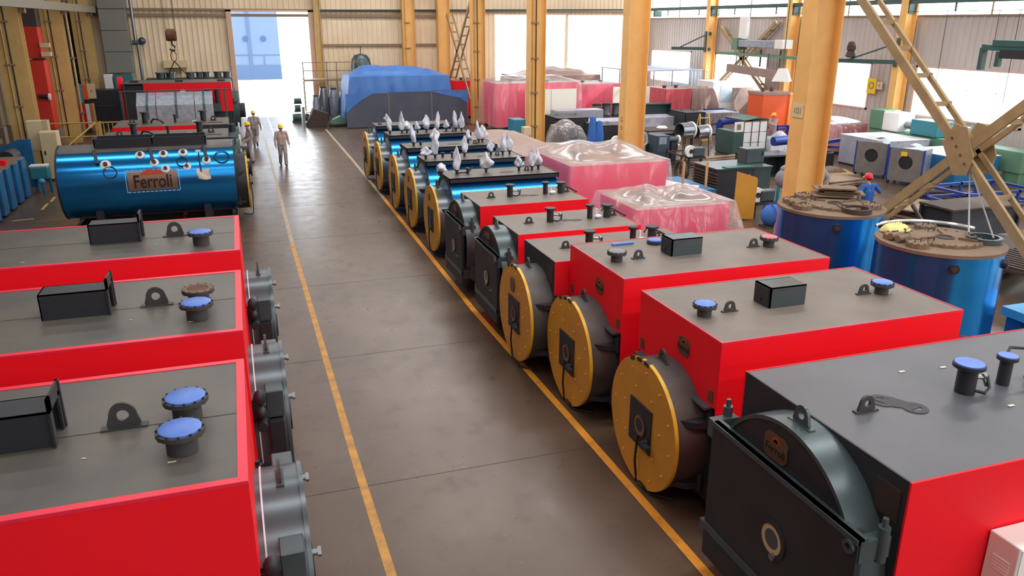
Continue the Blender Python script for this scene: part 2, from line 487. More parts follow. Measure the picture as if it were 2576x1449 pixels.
# door jambs
struct(B().box(XD1, XD1+0.35, YF-0.3, YF-0.02, 0, 6.6).box(XD0-0.3, XD0, YF-0.3, YF-0.02, 0, 6.6).box(XD0-0.3, XD1+0.35, YF-0.3, YF-0.02, ZD, ZD+0.12).out('door_1', mat('pinkish_jamb', rgb(206, 172, 152), 0.6), smooth=False))
# open sheet in the second bay of the gable
so = B()
corrugated(so, 'y', YF, XO1+0.12, XO2, 1.2, 6.35, pitch=0.5, dep=0.05)
struct(so.out('window_12', SHEETW, smooth=False, norm=False))
# floor paint
def stripe(pts, w, ma):
    b = B(); L = []
    for i, (x, y) in enumerate(pts):
        L.append((x-w/2, y)); L.append((x+w/2, y))
    vs = [(x, y, 0.004) for x, y in L]
    return b._add(vs, [(2*i, 2*i+1, 2*i+3, 2*i+2) for i in range(len(pts)-1)])
b = stripe([(1.07, -5), (1.07, 7.3), (1.03, 10), (0.98, 22)], 0.11, YLINEO)
b.out('painted_line', YLINEO, FLOOR, smooth=False)
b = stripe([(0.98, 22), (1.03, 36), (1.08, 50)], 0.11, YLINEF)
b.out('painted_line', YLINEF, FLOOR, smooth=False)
b = stripe([(4.40, -5), (4.40, 6), (4.36, 10), (4.28, 15.2), (4.36, 22), (4.42, 27)], 0.12, YLINE)
b.out('painted_line', YLINE, FLOOR, smooth=False)
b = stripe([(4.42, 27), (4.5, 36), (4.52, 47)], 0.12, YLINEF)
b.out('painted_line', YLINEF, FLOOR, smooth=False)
JOINT = mat('floor_joint', rgb(66, 56, 48), 0.8)
b = B()
for yy in (9.2, 13.6, 18.0, 22.4, 26.8, 31.2, 35.6, 40, 44.4, 48.8): b.box(-8, 12, yy-0.004, yy+0.004, -0.01, 0.002)
b.out('floor_joint', JOINT, FLOOR, smooth=False)
# rails set in the floor at the door
b = B().box(1.55, 1.62, 42, 54.4, 0, 0.006).box(3.4, 3.46, 43, 54.4, 0, 0.006)
b.out('floor_rail', STEEL, FLOOR, smooth=False)

# workshop across the yard, seen through the door
t = thing('yard_building', 'blue clad building across the white yard, seen through the open door', 'building', (0, 92, 0))
YB1 = mat('pale_blue_cladding', rgb(76, 92, 114), 0.9, col2=rgb(70, 86, 110), scale=0.15)
YB2 = mat('deeper_blue_cladding', rgb(54, 72, 100), 0.9)
B().box(-12, 4.6, 0, 10, 0.0, 13).out('facade', YB1, t, smooth=False)
B().box(-12, 4.62, -0.05, 0, 0, 1.5).out('plinth', YB2, t, smooth=False)
for x in (1.2, 3.0):
    B().cyl((x-0.0, -0.08, 4.2), (x, 0.02, 4.2), 0.28, n=20).out('vent', mat('vent_blue', rgb(40, 58, 96), 0.9), t)
B().box(1.4, 1.7, -0.06, 0, 0, 13).out('pilaster', YB2, t, smooth=False)
B().box(0, 4.6, -0.04, 0, 2.5, 2.58).box(2.9, 2.98, -0.04, 0, 0, 2.5).out('seam', YB2, t, smooth=False)

# ------------------------------------------------------------------ columns
def h_section(b, x, y, z0, z1, dx=0.8, dy=0.55, tf=0.03, tw=0.025):
    b.box(x-dx/2, x-dx/2+tf, y-dy/2, y+dy/2, z0, z1).box(x+dx/2-tf, x+dx/2, y-dy/2, y+dy/2, z0, z1).box(x-dx/2+tf, x+dx/2-tf, y-tw/2, y+tw/2, z0, z1)
def column(label, x, y, ma, dx=0.8, dy=0.55, conduits=2, group=None, box=False):
    t = thing('steel_column', label, 'column', (x, y, 0), 0, group)
    b = B()
    if box: b.box(-dx/2, dx/2, -dy/2, -dy/2+0.03, 0.04, HW-0.1).box(-dx/2, dx/2, dy/2-0.03, dy/2, 0.04, HW-0.1).box(-0.02, 0.02, -dy/2+0.03, dy/2-0.03, 0.04, HW-0.1)
    else: h_section(b, 0, 0, 0.04, HW-0.1, dx, dy)
    b.out('shaft', ma, t, smooth=False)
    B().box(-dx/2-0.12, dx/2+0.12, -dy/2-0.12, dy/2+0.12, 0, 0.05).out('base_plate', DUST, t, smooth=False)
    yc_ = -dy/2-0.03 if box else -0.06
    for k in range(conduits):
        B().cyl((-0.18+0.16*k, yc_, 0.3), (-0.18+0.16*k, yc_, HW-0.2), 0.025, n=8).out('conduit', CABLE if k else COLL, t)
    if conduits:
        for z in (1.0, 2.6, 4.2, 5.8):
            B().box(-0.26, 0.1, yc_-0.035, yc_+0.03, z, z+0.06).out('clamp', GIRT, t, smooth=False)
    return t
XC = 13.6
c1 = column('near ochre steel column standing behind the two blue tanks', XC, 16.8, COLM, conduits=0)
B().box(-0.42, -0.402, -0.2, 0.2, 3.58, 3.9).out('number_sign', CREAM, c1, smooth=False)
text('number', '101', 0.22, GIRT, c1, facing((-0.422, 0, 3.74), (0, -1, 0), (0, 0, 1)))
c2 = column('ochre steel column rising behind the large plastic wrapped pink casing', XC, 26.6, COLM, conduits=0)
for k, (z, ch) in enumerate(((2.45, 'G'), (2.15, '0'), (1.85, '1'))):
    text('stencil', ch, 0.26, RUST, c2, facing((-0.403, 0, z), (0, -1, 0), (0, 0, 1)), 0.001)
column('ochre steel column with cables beside the turquoise cabinet', XC, 36.85, COLM)
column('ochre steel column with cables at the right end of the dark tarp wall', XC, 46.8, COLM)
column('ochre steel column against the far wall behind the tall laced cross brace', XC-0.3, YF-0.6, COLM, conduits=0)
column('dark flanked ochre column against the far wall left of the laced cross brace', 10.95, YF-0.5, COLM, conduits=1)
column('slim cream column against the far wall right of the open door', 5.15, YF-0.45, COLL, 0.4, 0.3, conduits=0)
for y, lb in ((29.6, 'ochre wall column beside the yellow sign at the right wall windows'), (37.6, 'ochre wall column behind the green swing crane at the right wall'), (45.6, 'ochre wall column at the right wall left of the white canopy lamp')):
    column(lb, XR-0.45, y, COLM, 0.6, 0.4, conduits=0)
XLC = -8.25
for y, lb in ((36.8, 'tan steel column at far left with two black cables down its face'), (45.2, 'tan steel column with a bundle of pipes behind the cream machine column'), (53.6, 'tan corner column with notched stiffeners in front of the grey cladding')):
    column(lb, XLC, y, COLL, 0.95, 0.55, conduits=2, box=True)

# laced cross braces
def brace(label, y0, y1, lines, x, plate_at, sep=0.46, pr=0.0):
    t = thing('cross_brace', label, 'brace', (x, 0, 0))
    for (ya, za), (yb, zb) in lines:
        a, c = Vector((0, ya, za)), Vector((0, yb, zb)); d = (c-a); Ln = d.length; d.normalize()
        for sx, hh in ((-sep/2, 0.2), (sep/2, 0.1)):
            B().bar(a+Vector((sx, 0, 0)), c+Vector((sx, 0, 0)), 0.07, hh).out('diagonal', BRACE, t, smooth=False)
        n = int(Ln/0.75)
        me = None
        for k in range(1, n):
            p = a+d*(Ln*k/n)
            if abs(p.y-plate_at[0]) < 0.45: continue
            B().box(-sep/2-0.03, sep/2+0.06, p.y-0.05, p.y+0.05, p.z-0.012, p.z+0.012).box(-sep/2-0.03, sep/2+0.06, p.y-0.055, p.y-0.04, p.z-0.05, p.z+0.05).out('batten', BRACE, t, smooth=False)
    if pr:
        y, z = plate_at
        prof = [(y+pr*0.35, z+pr), (y-pr*0.25, z+pr*0.9), (y-pr*0.75, z-pr*0.15), (y-pr*0.6, z-pr*0.9), (y+pr*0.05, z-pr), (y+pr*0.8, z+pr*0.2)]
        B().prism(prof, -sep/2-0.07, -sep/2-0.045, 'x').out('gusset_plate', BRACE, t, smooth=False)
        B().prism(prof, sep/2+0.045, sep/2+0.07, 'x').out('gusset_plate', BRACE, t, smooth=False)
        for k in range(4):
            B().cyl((-sep/2-0.09, y+0.18-0.13*k, z+0.22-0.15*k), (-sep/2-0.06, y+0.18-0.13*k, z+0.22-0.15*k), 0.025, n=8).out('bolt', RUST, t)
    return t
brace('near laced cross brace with a round gusset plate above the second blue tank', 6.8, 16.8, [((16.55, 7.43), (8.1, 0.02)), ((15.85, 0.02), (7.1, 7.65))], XC, (12.0, 3.45), pr=0.5)
brace('distant laced cross brace rising behind the blue tarpaulin heap', 46.8, 54.4, [((53.3, 6.35), (47.3, 0.9)), ((47.35, 7.2), (53.3, 1.85))], XC, (50.9, 4.2), sep=0.4)

# crane runway along the right wall
t = thing('crane_runway', 'dark green crane runway beam with cable hangers along the right clerestory', 'beam', (XR-0.55, 0, 6.75))
B().box(-0.09, 0.09, YB+1, YF-0.4, -0.1, 0.1).out('beam', GREENS, t, smooth=False)
B().cyl((0, YB+1, -0.42), (0, YF-0.4, -0.42), 0.012, n=6).out('cable', CABLE, t)
for k in range(22):
    y = YB+3+k*4
    B().box(-0.02, 0.02, y-0.04, y+0.04, -0.44, -0.1).out('hanger', GREENS, t, smooth=False)
for y, z in ((27.4, -3.4), (24.9, -2.6), (24.0, -3.9), (20.6, -3.2)):
    B().cyl((0.02, y, z), (0.02, y, -0.42), 0.012, n=6).out('cable_drop', CABLE, t)
for y in (29.6, 37.6, 45.6, 53):
    B().box(0, 0.55, y-0.1, y+0.1, -0.5, -0.1).out('bracket', GREENS, t, smooth=False)
# ------------------------------------------------------------------ boiler fittings (all in the boiler's own coordinates; front looks towards -x)
def lug(parent, x, y, z, s=0.22, axis='x', ma=None, th=0.03, name='lifting_lug'):
    """half-round plate with a hole, standing on z; plate runs along `axis`"""
    n = 10
    out = [(-s*0.6, 0), (s*0.6, 0)] + [(s*0.45*math.cos(PI*i/n), s*0.5+s*0.45*math.sin(PI*i/n)) for i in range(n+1)]
    hole = [(s*0.2*math.cos(2*PI*i/12), s*0.48+s*0.2*math.sin(2*PI*i/12)) for i in range(12)]
    b = B()
    # plate as a fan of quads around the hole
    k = 24
    def edge(t):
        d = Vector((math.cos(t), math.sin(t))); c = Vector((0, s*0.48)); best = 1e9
        for i in range(len(out)):
            p, q = Vector(out[i]), Vector(out[(i+1) % len(out)])
            e = q-p; den = d.x*e.y-d.y*e.x
            if abs(den) < 1e-9: continue
            w = p-c; tt = (w.x*e.y-w.y*e.x)/den; uu = (w.x*d.y-w.y*d.x)/den
            if tt > 0 and -1e-6 <= uu <= 1+1e-6: best = min(best, tt)
        return (c.x+d.x*best, c.y+d.y*best)
    vs = []
    for e in (-th/2, th/2):
        for i in range(k):
            t = 2*PI*i/k+0.01
            ox = edge(t); hx = (s*0.2*math.cos(t), s*0.48+s*0.2*math.sin(t))
            for a in (ox, hx):
                vs.append((x+a[0], y+e, z+a[1]) if axis == 'x' else (x+e, y+a[0], z+a[1]))
    fs = []
    for i in range(k):
        j = (i+1) % k
        a0, h0, a1, h1 = 2*i, 2*i+1, 2*j, 2*j+1
        fs += [(a0, a1, h1, h0), (2*k+a0, 2*k+h0, 2*k+h1, 2*k+a1), (a0, 2*k+a0, 2*k+a1, a1), (h0, h1, 2*k+h1, 2*k+h0)]
    b._add(vs, fs)
    if axis == 'x': b.box(x-s*0.75, x+s*0.75, y-s*0.18, y+s*0.18, z-0.003, z+0.012)
    else: b.box(x-s*0.18, x+s*0.18, y-s*0.75, y+s*0.75, z-0.003, z+0.012)
    return b.out(name, ma or FLANGE, parent)

def flange(parent, x, y, z, r=0.17, h=0.24, cap=CAPB, neck=0.105, name='flange_stub', bolts=12, open_=False, ma=None):
    f = B().cyl((x, y, z), (x, y, z+h-0.03), neck, n=20).ring((x, y, z+h-0.05), (x, y, z+h-0.012), r, neck*0.6, n=24).out(name, ma or FLANGE, parent)
    if open_:
        B().cyl((x, y, z+h-0.03), (x, y, z+h-0.004), r*0.62, n=20).out('rust_face', RUST, f)
        B().ring((x, y, z+h-0.012), (x, y, z+h-0.002), r*0.98, r*0.66, n=24).out('raised_face', DUST, f)
    else:
        B().lathe([(0, z+h+0.008), (r*0.80, z+h+0.008), (r*0.88, z+h), (r*0.88, z+h-0.02)], (x, y, 0), n=24).out('cover', cap, f)
    if bolts:
        b = B()
        for k in range(bolts):
            t = 2*PI*k/bolts
            b.cyl((x+r*0.93*math.cos(t), y+r*0.93*math.sin(t), z+h-0.06), (x+r*0.93*math.cos(t), y+r*0.93*math.sin(t), z+h+0.004), 0.010, n=6)
        stuff(b.out('flange_bolt', BLACK, f))
    return f

def duct(parent, x0, x1, y0, y1, z, h, ma=None, open_end='+x'):
    """rectangular flue box on the roof, open at one end, with a flange plate there"""
    ma = ma or DARK
    b = B()
    t = 0.015
    b.box(x0, x1, y0, y0+t, z, z+h).box(x0, x1, y1-t, y1, z, z+h).box(x0, x1, y0, y1, z+h-t, z+h)
    xc = x1-t if open_end != '+x' else x0
    b.box(xc, xc+t, y0, y1, z, z+h)
    d = b.out('flue_box', ma, parent, smooth=False)
    return d

def sticker(parent, x, y, z, sx=0.06, sy=0.018, ma=None):
    return B().box(x-sx/2, x+sx/2, y-sy/2, y+sy/2, z, z+0.003).out('chalk_mark', ma or PAPER, parent, smooth=False)

def nameplate(parent, x, y, z, w, h, ma=BRASS, letters=True, size=None, body='Ferroli'):
    """bronze plate on a face looking to -x"""
    c = 0.2*h
    prof = [(y-w/2, z-h/2+c), (y-w/2+c, z-h/2), (y+w/2-c, z-h/2), (y+w/2, z-h/2+c), (y+w/2, z+h/2-c), (y+w/2-c, z+h/2), (y-w/2+c, z+h/2), (y-w/2, z+h/2-c)]
    p = B().prism(prof, x-0.012, x, 'x').out('name_plate', ma, parent, smooth=False)
    if letters:
        M = facing((x-0.014, y, z-h*0.1), (0, -1, 0), (0, 0, 1))
        text('lettering', body, size or h*0.42, LETTER, p, M, 0.002)
        B().lathe([(0.0, 0), (h*0.13, 0), (h*0.2, 0.003)], (x-0.015, y, z+h*0.2), 'x', 12, 0, PI).prism([(y-h*0.2, z+h*0.19), (y+h*0.2, z+h*0.19), (y+h*0.12, z+h*0.3), (y, z+h*0.34), (y-h*0.12, z+h*0.3)], x-0.015, x-0.011, 'x').out('flame_mark', LOGO, p)
    return p

def yellow_door(parent, x, z, r, cable=True, plate=True, black_rim=True, y=0.0):
    """round yellow smoke box door with square burner plate, looking to -x"""
    d = B().cyl((x, y, z), (x+0.045, y, z), r, n=48).out('door', YEL, parent)
    B().ring((x+0.002, y, z), (x+0.05, y, z), r+0.006, r-0.002, n=48).out('door_rim', YELB, d)  # rim in a brighter yellow for the light on its edge
    b = B()
    for rr, n_, ph in ((r*0.85, 12, 0.1), (r*0.56, 7, 0.3)):
        for k in range(n_):
            t = 2*PI*k/n_+ph
            yy, zz = y+rr*math.cos(t), z+rr*math.sin(t)
            b.cyl((x-0.016, yy, zz), (x, yy, zz), 0.015, n=6)
    stuff(b.out('door_bolt', YELB, d))
    if black_rim:
        for k in range(3):
            t = PI*(0.36+0.07*k)
            B().lathe([(r-0.04, 0.0), (r+0.012, 0.0), (r+0.012, 0.055)], (x-0.008, y, z), 'x', 3, t, t+0.13).out('rim_clamp', BLACK, d)
    s = r*0.33
    if plate:
        zc = z-0.02
        # square plate with a round burner opening
        hole = 0.14*r/0.86
        B().box(x-0.02, x+0.002, y-s, y+s, zc-s*1.05, zc+s*1.05).out('burner_plate', BLACK, d, smooth=False)
        B().ring((x-0.035, y, zc), (x-0.018, y, zc), hole+0.03, hole, n=24).out('burner_ring', BLACK, d)
        B().ring((x-0.027, y, zc), (x-0.02, y, zc), hole*0.99, hole*0.66, n=24).out('refractory', mat('brown_refractory', rgb(128, 98, 66), 0.8), d)
        B().cyl((x-0.023, y, zc), (x-0.02, y, zc), hole*0.67, n=20).out('burner_hole', BLACK, d)
        B().cyl((x-0.03, y-s*0.8, zc-s*0.45), (x-0.11, y-s*0.8, zc-s*0.45), 0.035, n=10).box(x-0.12, x-0.06, y-s*1.35, y-s*0.7, zc-s*0.6, zc-s*0.42).out('latch', BLACK, d)
        if cable:
            z0 = zc-s*0.5
            pts = [(x-0.05, y-0.02, z0), (x-0.07, y-0.02, z0-0.35), (x-0.05, y-0.05, z-r+0.05), (x-0.04, y-0.12, 0.12), (x+0.02, y-0.3, 0.03), (x+0.25, y-0.5, 0.025)]
            sm = []
            for i in range(len(pts)-1):
                for q in (0, 0.33, 0.66): sm.append(Vector(pts[i]).lerp(Vector(pts[i+1]), q))
            sm.append(Vector(pts[-1]))
            B().tube(sm, 0.016).out('burner_cable', CABLE, d)
    return d

def smokebox(parent, x0, x1, z, r, ma, hinge=True, lugs=True):
    d = B().ring((x0, 0, z), (x1, 0, z), r, r-0.05, n=48).cyl((x0+0.03, 0, z), (x0+0.05, 0, z), r-0.03, n=40).out('smoke_box', ma, parent)
    if lugs: lug(d, (x0+x1)/2, 0, z+r-0.01, 0.17, 'y', FLANGE)
    if hinge:
        for s in (-1, 1):
            for zz in (z+r*0.42, z-r*0.62):
                yy = s*math.sqrt(max(0.01, r*r-(zz-z)**2))
                B().prism([(x0+0.05, yy*0.96), (x1-0.02, yy*0.96), (x1+0.05, yy+s*0.15), (x0+0.2, yy+s*0.1)], zz-0.04, zz+0.04, 'z').cyl((x1-0.02, yy+s*0.1, zz-0.08), (x1-0.02, yy+s*0.1, zz+0.16), 0.05, n=10).cyl((x1-0.02, yy+s*0.1, zz+0.16), (x1-0.02, yy+s*0.1, zz+0.2), 0.025, n=8).out('hinge', BLACK, d)
    return d

def skid(parent, x0, x1, w):
    b = B()
    for s in (-1, 1): b.box(x0, x1, s*w/2-0.06, s*w/2+0.06, 0, 0.18)
    n = max(2, int((x1-x0)/1.2))
    for k in range(n+1):
        xx = x0+0.1+(x1-x0-0.2)*k/n; b.box(xx-0.05, xx+0.05, -w/2, w/2, 0.04, 0.16)
    return b.out('skid', BLACK, parent, smooth=False)

def shell_panels(parent, L, W, H, side, top, front=None, z0=0.2, fz0=None, trim=0.05, trim_ma=REDTRIM, front_red=True, lip=0.0):
    """rectangular cladding made of separate sheets with a rim round the roof"""
    t = 0.02
    H0, H = H, H-0.032 if trim_ma else H
    for s in (-1, 1):
        y0, y1 = (s*W/2-t, s*W/2) if s > 0 else (-W/2, -W/2+t)
        B().box(0, L, y0, y1, z0, H).out('side_panel', side, parent, smooth=False)
    fz = fz0 if fz0 is not None else z0
    B().box(0, t, -W/2+t, W/2-t, fz, H).out('front_panel', front or side, parent, smooth=False)
    if fz > z0:
        B().box(0.03, 0.05, -W/2+t, W/2-t, z0, fz+0.02).out('front_bulkhead', BLACK, parent, smooth=False)
    B().box(L-t, L, -W/2+t, W/2-t, z0, H).out('rear_panel', side, parent, smooth=False)
    H = H0
    B().box(trim, L-trim, -W/2+trim, W/2-trim, H-0.03, H-0.004).out('roof_sheet', top, parent, smooth=False)
    if trim_ma:
        B().box(0, trim, -W/2, W/2, H-0.03, H+0.002).box(L-trim, L, -W/2, W/2, H-0.03, H+0.002).box(trim, L-trim, -W/2, -W/2+trim, H-0.03, H+0.002).box(trim, L-trim, W/2-trim, W/2, H-0.03, H+0.002).out('roof_trim', trim_ma, parent, smooth=False)

# ------------------------------------------------------------------ left row: three large red casings with grey metal smoke boxes
def left_red(label, ycen, caps, group='red cased boilers along the left of the aisle', L=5.2, W=2.36, H=2.6):
    t = thing('boiler', label, 'boiler', (-0.22, ycen, 0), PI, group)
    shell_panels(t, L, W, H, RED, GREYTOP, trim=0.075)
    skid(t, 0.1, L-0.1, W-0.3)
    # roof fittings; local x grows away from the aisle, local y is mirrored
    B().box(1.45, 2.15, -0.17, -0.155, H, H+0.30).box(1.45, 2.15, 0.155, 0.17, H, H+0.30).box(1.45, 2.15, -0.17, 0.17, H+0.285, H+0.30).box(2.135, 2.15, -0.17, 0.17, H, H+0.3).out('flue_box', DARK, t, smooth=False)
    B().prism([(-0.21, H), (-0.17, H), (-0.17, H+0.42), (-0.2, H+0.42)], 1.42, 1.45, 'x').box(1.43, 1.45, -0.17, -0.12, H, H+0.34).box(1.43, 1.45, 0.12, 0.2, H, H+0.42).box(1.43, 1.45, -0.2, 0.2, H+0.30, H+0.42).out('flue_flange', BLACK, t, smooth=False)
    lug(t, 0.96, 0.0, H, 0.24, 'x', FLANGE)
    lug(t, 4.1, 0.0, H, 0.24, 'x', FLANGE)
    for (cx, cy, op) in caps:
        flange(t, cx, cy, H, 0.185, 0.20, open_=op, neck=0.12)
    sticker(t, 0.55, 0.72, H); sticker(t, 1.2, 0.45, H, 0.03, 0.012); sticker(t, 2.9, 0.9, H, 0.05, 0.015)
    B().box(0.08, L-0.08, 0.02, 0.028, H-0.004, H-0.001).out('roof_seam', DARK, t, smooth=False)
    # grey smoke box with white bead, lugs and side boxes at the aisle end
    zc, r = 1.05, 0.84
    sb = smokebox(t, -0.38, 0.0, zc, r, DRUM, hinge=True, lugs=False)
    lug(sb, -0.22, 0.0, zc+r-0.01, 0.2, 'y', FLANGE)
    B().ring((-0.06, 0, zc), (-0.045, 0, zc), r+0.012, r-0.01, n=48).out('bead', RIVET, sb)
    d = B().cyl((-0.42, 0, zc), (-0.38, 0, zc), r+0.02, n=48).out('door', DRUM, t)
    B().cyl((-0.45, 0.05, zc-0.1), (-0.42, 0.05, zc-0.1), 0.2, n=24).out('burner_ring', BLACK, d)
    for s in (-1, 1):
        B().box(-0.36, -0.16, s*0.72-0.13, s*0.72+0.13, zc+0.28, zc+0.62).out('hinge_box', GRAPH, t, smooth=False, bevel=0.01)
        B().box(-0.34, -0.18, s*0.86-0.08, s*0.86+0.08, zc-0.2, zc+0.26).out('hinge_arm', BLACK, t, smooth=False)
        B().cyl((-0.47, s*0.62, zc+0.42), (-0.38, s*0.62, zc+0.42), 0.03, n=10).cyl((-0.50, s*0.62, zc+0.42), (-0.47, s*0.62, zc+0.42), 0.045, n=6).out('clamp_bolt', STEEL, d)
    b = B()
    pts = [(-0.08, 0.95, zc+0.5), (-0.1, 1.05, zc+0.35), (-0.14, 1.0, zc+0.15)]
    b.ell((-0.09, 0.98, zc+0.62), 0.07, 0.07, 0.1).ell((-0.1, 1.02, zc+0.45), 0.06, 0.08, 0.08).cyl((-0.1, 0.9, zc+0.3), (-0.1, 1.12, zc+0.3), 0.06, n=10)
    b.out('igniter', BLACK, t)
    B().cyl((-0.25, -1.0, zc+0.05), (-0.15, -1.0, zc+0.05), 0.11, n=16).out('sight_port', BRASS, t)
    return t
left_red('nearest red cased boiler at lower left with two blue flange covers', 6.6, [(0.48, 0.55, False), (0.47, -0.03, False)])
left_red('middle red cased boiler at left with one rusty open flange and one blue cover', 9.77, [(0.48, 0.62, False), (0.48, 0.10, True)])
left_red('farthest red cased boiler at left with a single blue flange cover, before the blue cylinder', 13.18, [(0.55, 0.64, False)])

# ------------------------------------------------------------------ right row
XR0 = 4.93
def right_red(label, ycen, cap, cap2, door_y, L=3.55, W=1.98, H=2.35):
    t = thing('boiler', label, 'boiler', (XR0, ycen, 0), 0, 'red cased boilers with yellow doors along the right of the aisle')
    shell_panels(t, L, W, H, RED, GREYTOP2, fz0=1.5, trim=0.018)
    skid(t, 0.1, L-0.1, W-0.3)
    B().box(1.22, 1.24, -0.17, 0.17, H, H+0.27).box(1.22, 1.76, -0.17, -0.155, H, H+0.27).box(1.22, 1.76, 0.155, 0.17, H, H+0.27).box(1.22, 1.76, -0.17, 0.17, H+0.255, H+0.27).out('flue_box', GRAPH, t, smooth=False)
    B().box(1.205, 1.22, -0.15, 0.15, H+0.02, H+0.25).cyl((1.19, 0.02, H+0.08), (1.21, 0.02, H+0.08), 0.03, n=8).out('flue_plate', BLACK, t, smooth=False)
    lug(t, 0.68, -0.1, H, 0.15, 'x'); lug(t, 2.78, -0.08, H, 0.15, 'x')
    flange(t, 0.30, -0.12, H, 0.15, 0.16, cap=cap, neck=0.09)
    flange(t, 3.04, -0.12, H, 0.15, 0.16, cap=cap2, neck=0.09)
    nameplate(t, 0.0, -0.2, 2.0, 0.26, 0.24, BRASS, letters=True)
    for s in (-1, 1):
        B().box(-0.01, 0.0, s*0.86-0.05, s*0.86+0.05, 1.55, 1.7).out('latch_plate', RUST, t, smooth=False)
    zc = 0.9; dy = door_y-ycen
    t2 = smokebox(t, -0.38, 0.03, zc, 0.85, DUSTDRUM)
    yellow_door(t, -0.43, zc, 0.87)
    # flat bracket bar above the smoke box
    B().box(-0.1, 0.03, -0.9, 0.9, 1.47, 1.5).out('bracket_bar', GRAPH, t, smooth=False)
    return t
DUSTDRUM = mat('dusty_black_drum', rgb(92, 84, 80), 0.5, metal=0.2, col2=rgb(70, 68, 70), scale=2)
GREYCAP = mat('grey_cover', rgb(120, 116, 122), 0.5)
PINKCAP = mat('pink_film_cover', rgb(190, 110, 115), 0.5)
right_red('red boiler with two blue flange covers and a yellow door, right of the aisle', 8.12, CAPB, CAPB, 8.0)
t = right_red('red boiler with grey flange covers and yellow door, beside the black topped boilers', 10.62, GREYCAP, PINKCAP, 10.5)
B().box(0.62, 1.0, 0.68, 0.74, 2.35, 2.38).out('blue_blanking_strip', CAPB, t)
flange(t, 1.35, 0.62, 2.35, 0.13, 0.06, cap=CAPB, neck=0.08, bolts=0)

def valve(parent, x, y, z, h=0.3, r=0.11, name='valve_stub', cap=None, side=True):
    f = B().cyl((x, y, z), (x, y, z+h-0.02), r*0.62, n=16).cyl((x, y, z+h-0.035), (x, y, z+h), r, n=20).out(name, BLACK, parent)
    if cap: B().cyl((x, y, z+h), (x, y, z+h+0.012), r*0.9, n=20).out('cover', cap, f)
    if side:
        B().cyl((x+0.05, y, z+h*0.5), (x+0.2, y-0.02, z+h*0.45), 0.025, n=8).ell((x+0.2, y-0.02, z+h*0.5), 0.035).cyl((x+0.2, y-0.02, z+h*0.45), (x+0.22, y-0.05, z+0.05), 0.02, n=8).out('side_valve', STEEL, f)
        B().tube([(x+0.04, y-0.08, z+0.04), (x+0.1, y-0.14, z+0.03), (x+0.2, y-0.1, z+0.05), (x+0.24, y-0.02, z+h*0.5)], 0.016).out('hose', CABLE, f)
    return f

def black_boiler(label, x0, ycen, L, W, H, big=False, plates=True, dy=0.0):
    """black fronted boiler with red sides, a flat door plate and a round smoke box behind it"""
    t = thing('boiler', label, 'boiler', (x0, ycen, 0), 0, 'black fronted boilers with red sides along the right of the aisle')
    k = H/2.35
    shell_panels(t, L, W, H, RED, CLEANTOP if big else GREYTOP2, front=BLACK, trim=0.012, trim_ma=None)
    skid(t, 0.1, L-0.1, W-0.3)
    r = 1.04*k; zc = 1.30*k
    if plates:
        sb = B().ring((-0.33, 0, zc), (0, 0, zc), r, r-0.04, n=56).cyl((-0.3, 0, zc), (-0.28, 0, zc), r-0.02, n=48).out('smoke_box', GRAPH, t)
        B().cyl((-0.315, 0, zc), (-0.305, 0, zc), r-0.03, n=48).out('smoke_box_face', BLACK, sb)
        lug(sb, -0.17, 0, zc+r-0.01, 0.2*k, 'y', GRAPH)
        nameplate(t, -0.316, 0.12, zc+r*0.72, 0.34*k, 0.26*k, BRASS)
        zt = 1.9*k
        d = B().box(-0.42, -0.36, -W/2+0.02, W/2-0.13, 0.3, zt).out('door_plate', BLACK, t, smooth=False)
        B().box(-0.43, -0.32, -W/2+0.02, W/2-0.13, zt-0.05, zt).out('door_top_bar', GRAPH, d, smooth=False)
        B().box(-0.44, -0.34, -W/2+0.02, W/2-0.13, 0.62*k, 0.7*k).out('door_lower_bar', GRAPH, d, smooth=False)
        zh = 1.22*k
        B().ring((-0.435, -0.1, zh), (-0.40, -0.1, zh), 0.2*k, 0.15*k, n=28).out('sight_ring', BLACK, d)
        B().ring((-0.428, -0.1, zh), (-0.42, -0.1, zh), 0.151*k, 0.10*k, n=24).out('refractory', REFR, d)
        B().cyl((-0.425, -0.1, zh), (-0.421, -0.1, zh), 0.102*k, n=20).out('sight_glass', SCREEN, d)
        B().cyl((-0.46, -0.16, zh-0.15*k), (-0.42, -0.16, zh-0.15*k), 0.035, n=10).cyl((-0.45, -0.4, zh-0.22*k), (-0.42, -0.4, zh-0.22*k), 0.02, n=8).cyl((-0.45, -0.47, zh-0.2*k), (-0.42, -0.47, zh-0.2*k), 0.015, n=8).out('fitting', STEEL, d)
        for s in (-1, 1):
            for zz in (zt-0.12, 0.55):
                h = B().box(-0.40, -0.1, s*(W/2-0.06)-0.05, s*(W/2-0.06)+0.05, zz-0.1, zz+0.1).cyl((-0.18, s*(W/2-0.02), zz-0.12), (-0.18, s*(W/2-0.02), zz+0.2), 0.05, n=12).cyl((-0.18, s*(W/2-0.02), zz+0.2), (-0.18, s*(W/2-0.02), zz+0.28), 0.025, n=8).out('hinge', GRAPH, t)
        B().ring((-0.45, -W/2+0.1, zt-0.1), (-0.42, -W/2+0.1, zt-0.1), 0.06, 0.03, n=16).out('pull_eye', GRAPH, d)
    # access plate high on the front panel
    B().box(-0.012, 0, -W/2+0.08, -W/2+0.34, H-0.42, H-0.12).out('rating_plate', mat('bronze_brown', rgb(58, 44, 38), 0.5), t, smooth=False)
    return t
t = black_boiler('large black topped boiler with a red side in the near right corner', 4.74, 5.27, 4.4, 2.26, 2.35, big=True)
lug(t, 0.55, 0.0, 2.35, 0.17, 'x')
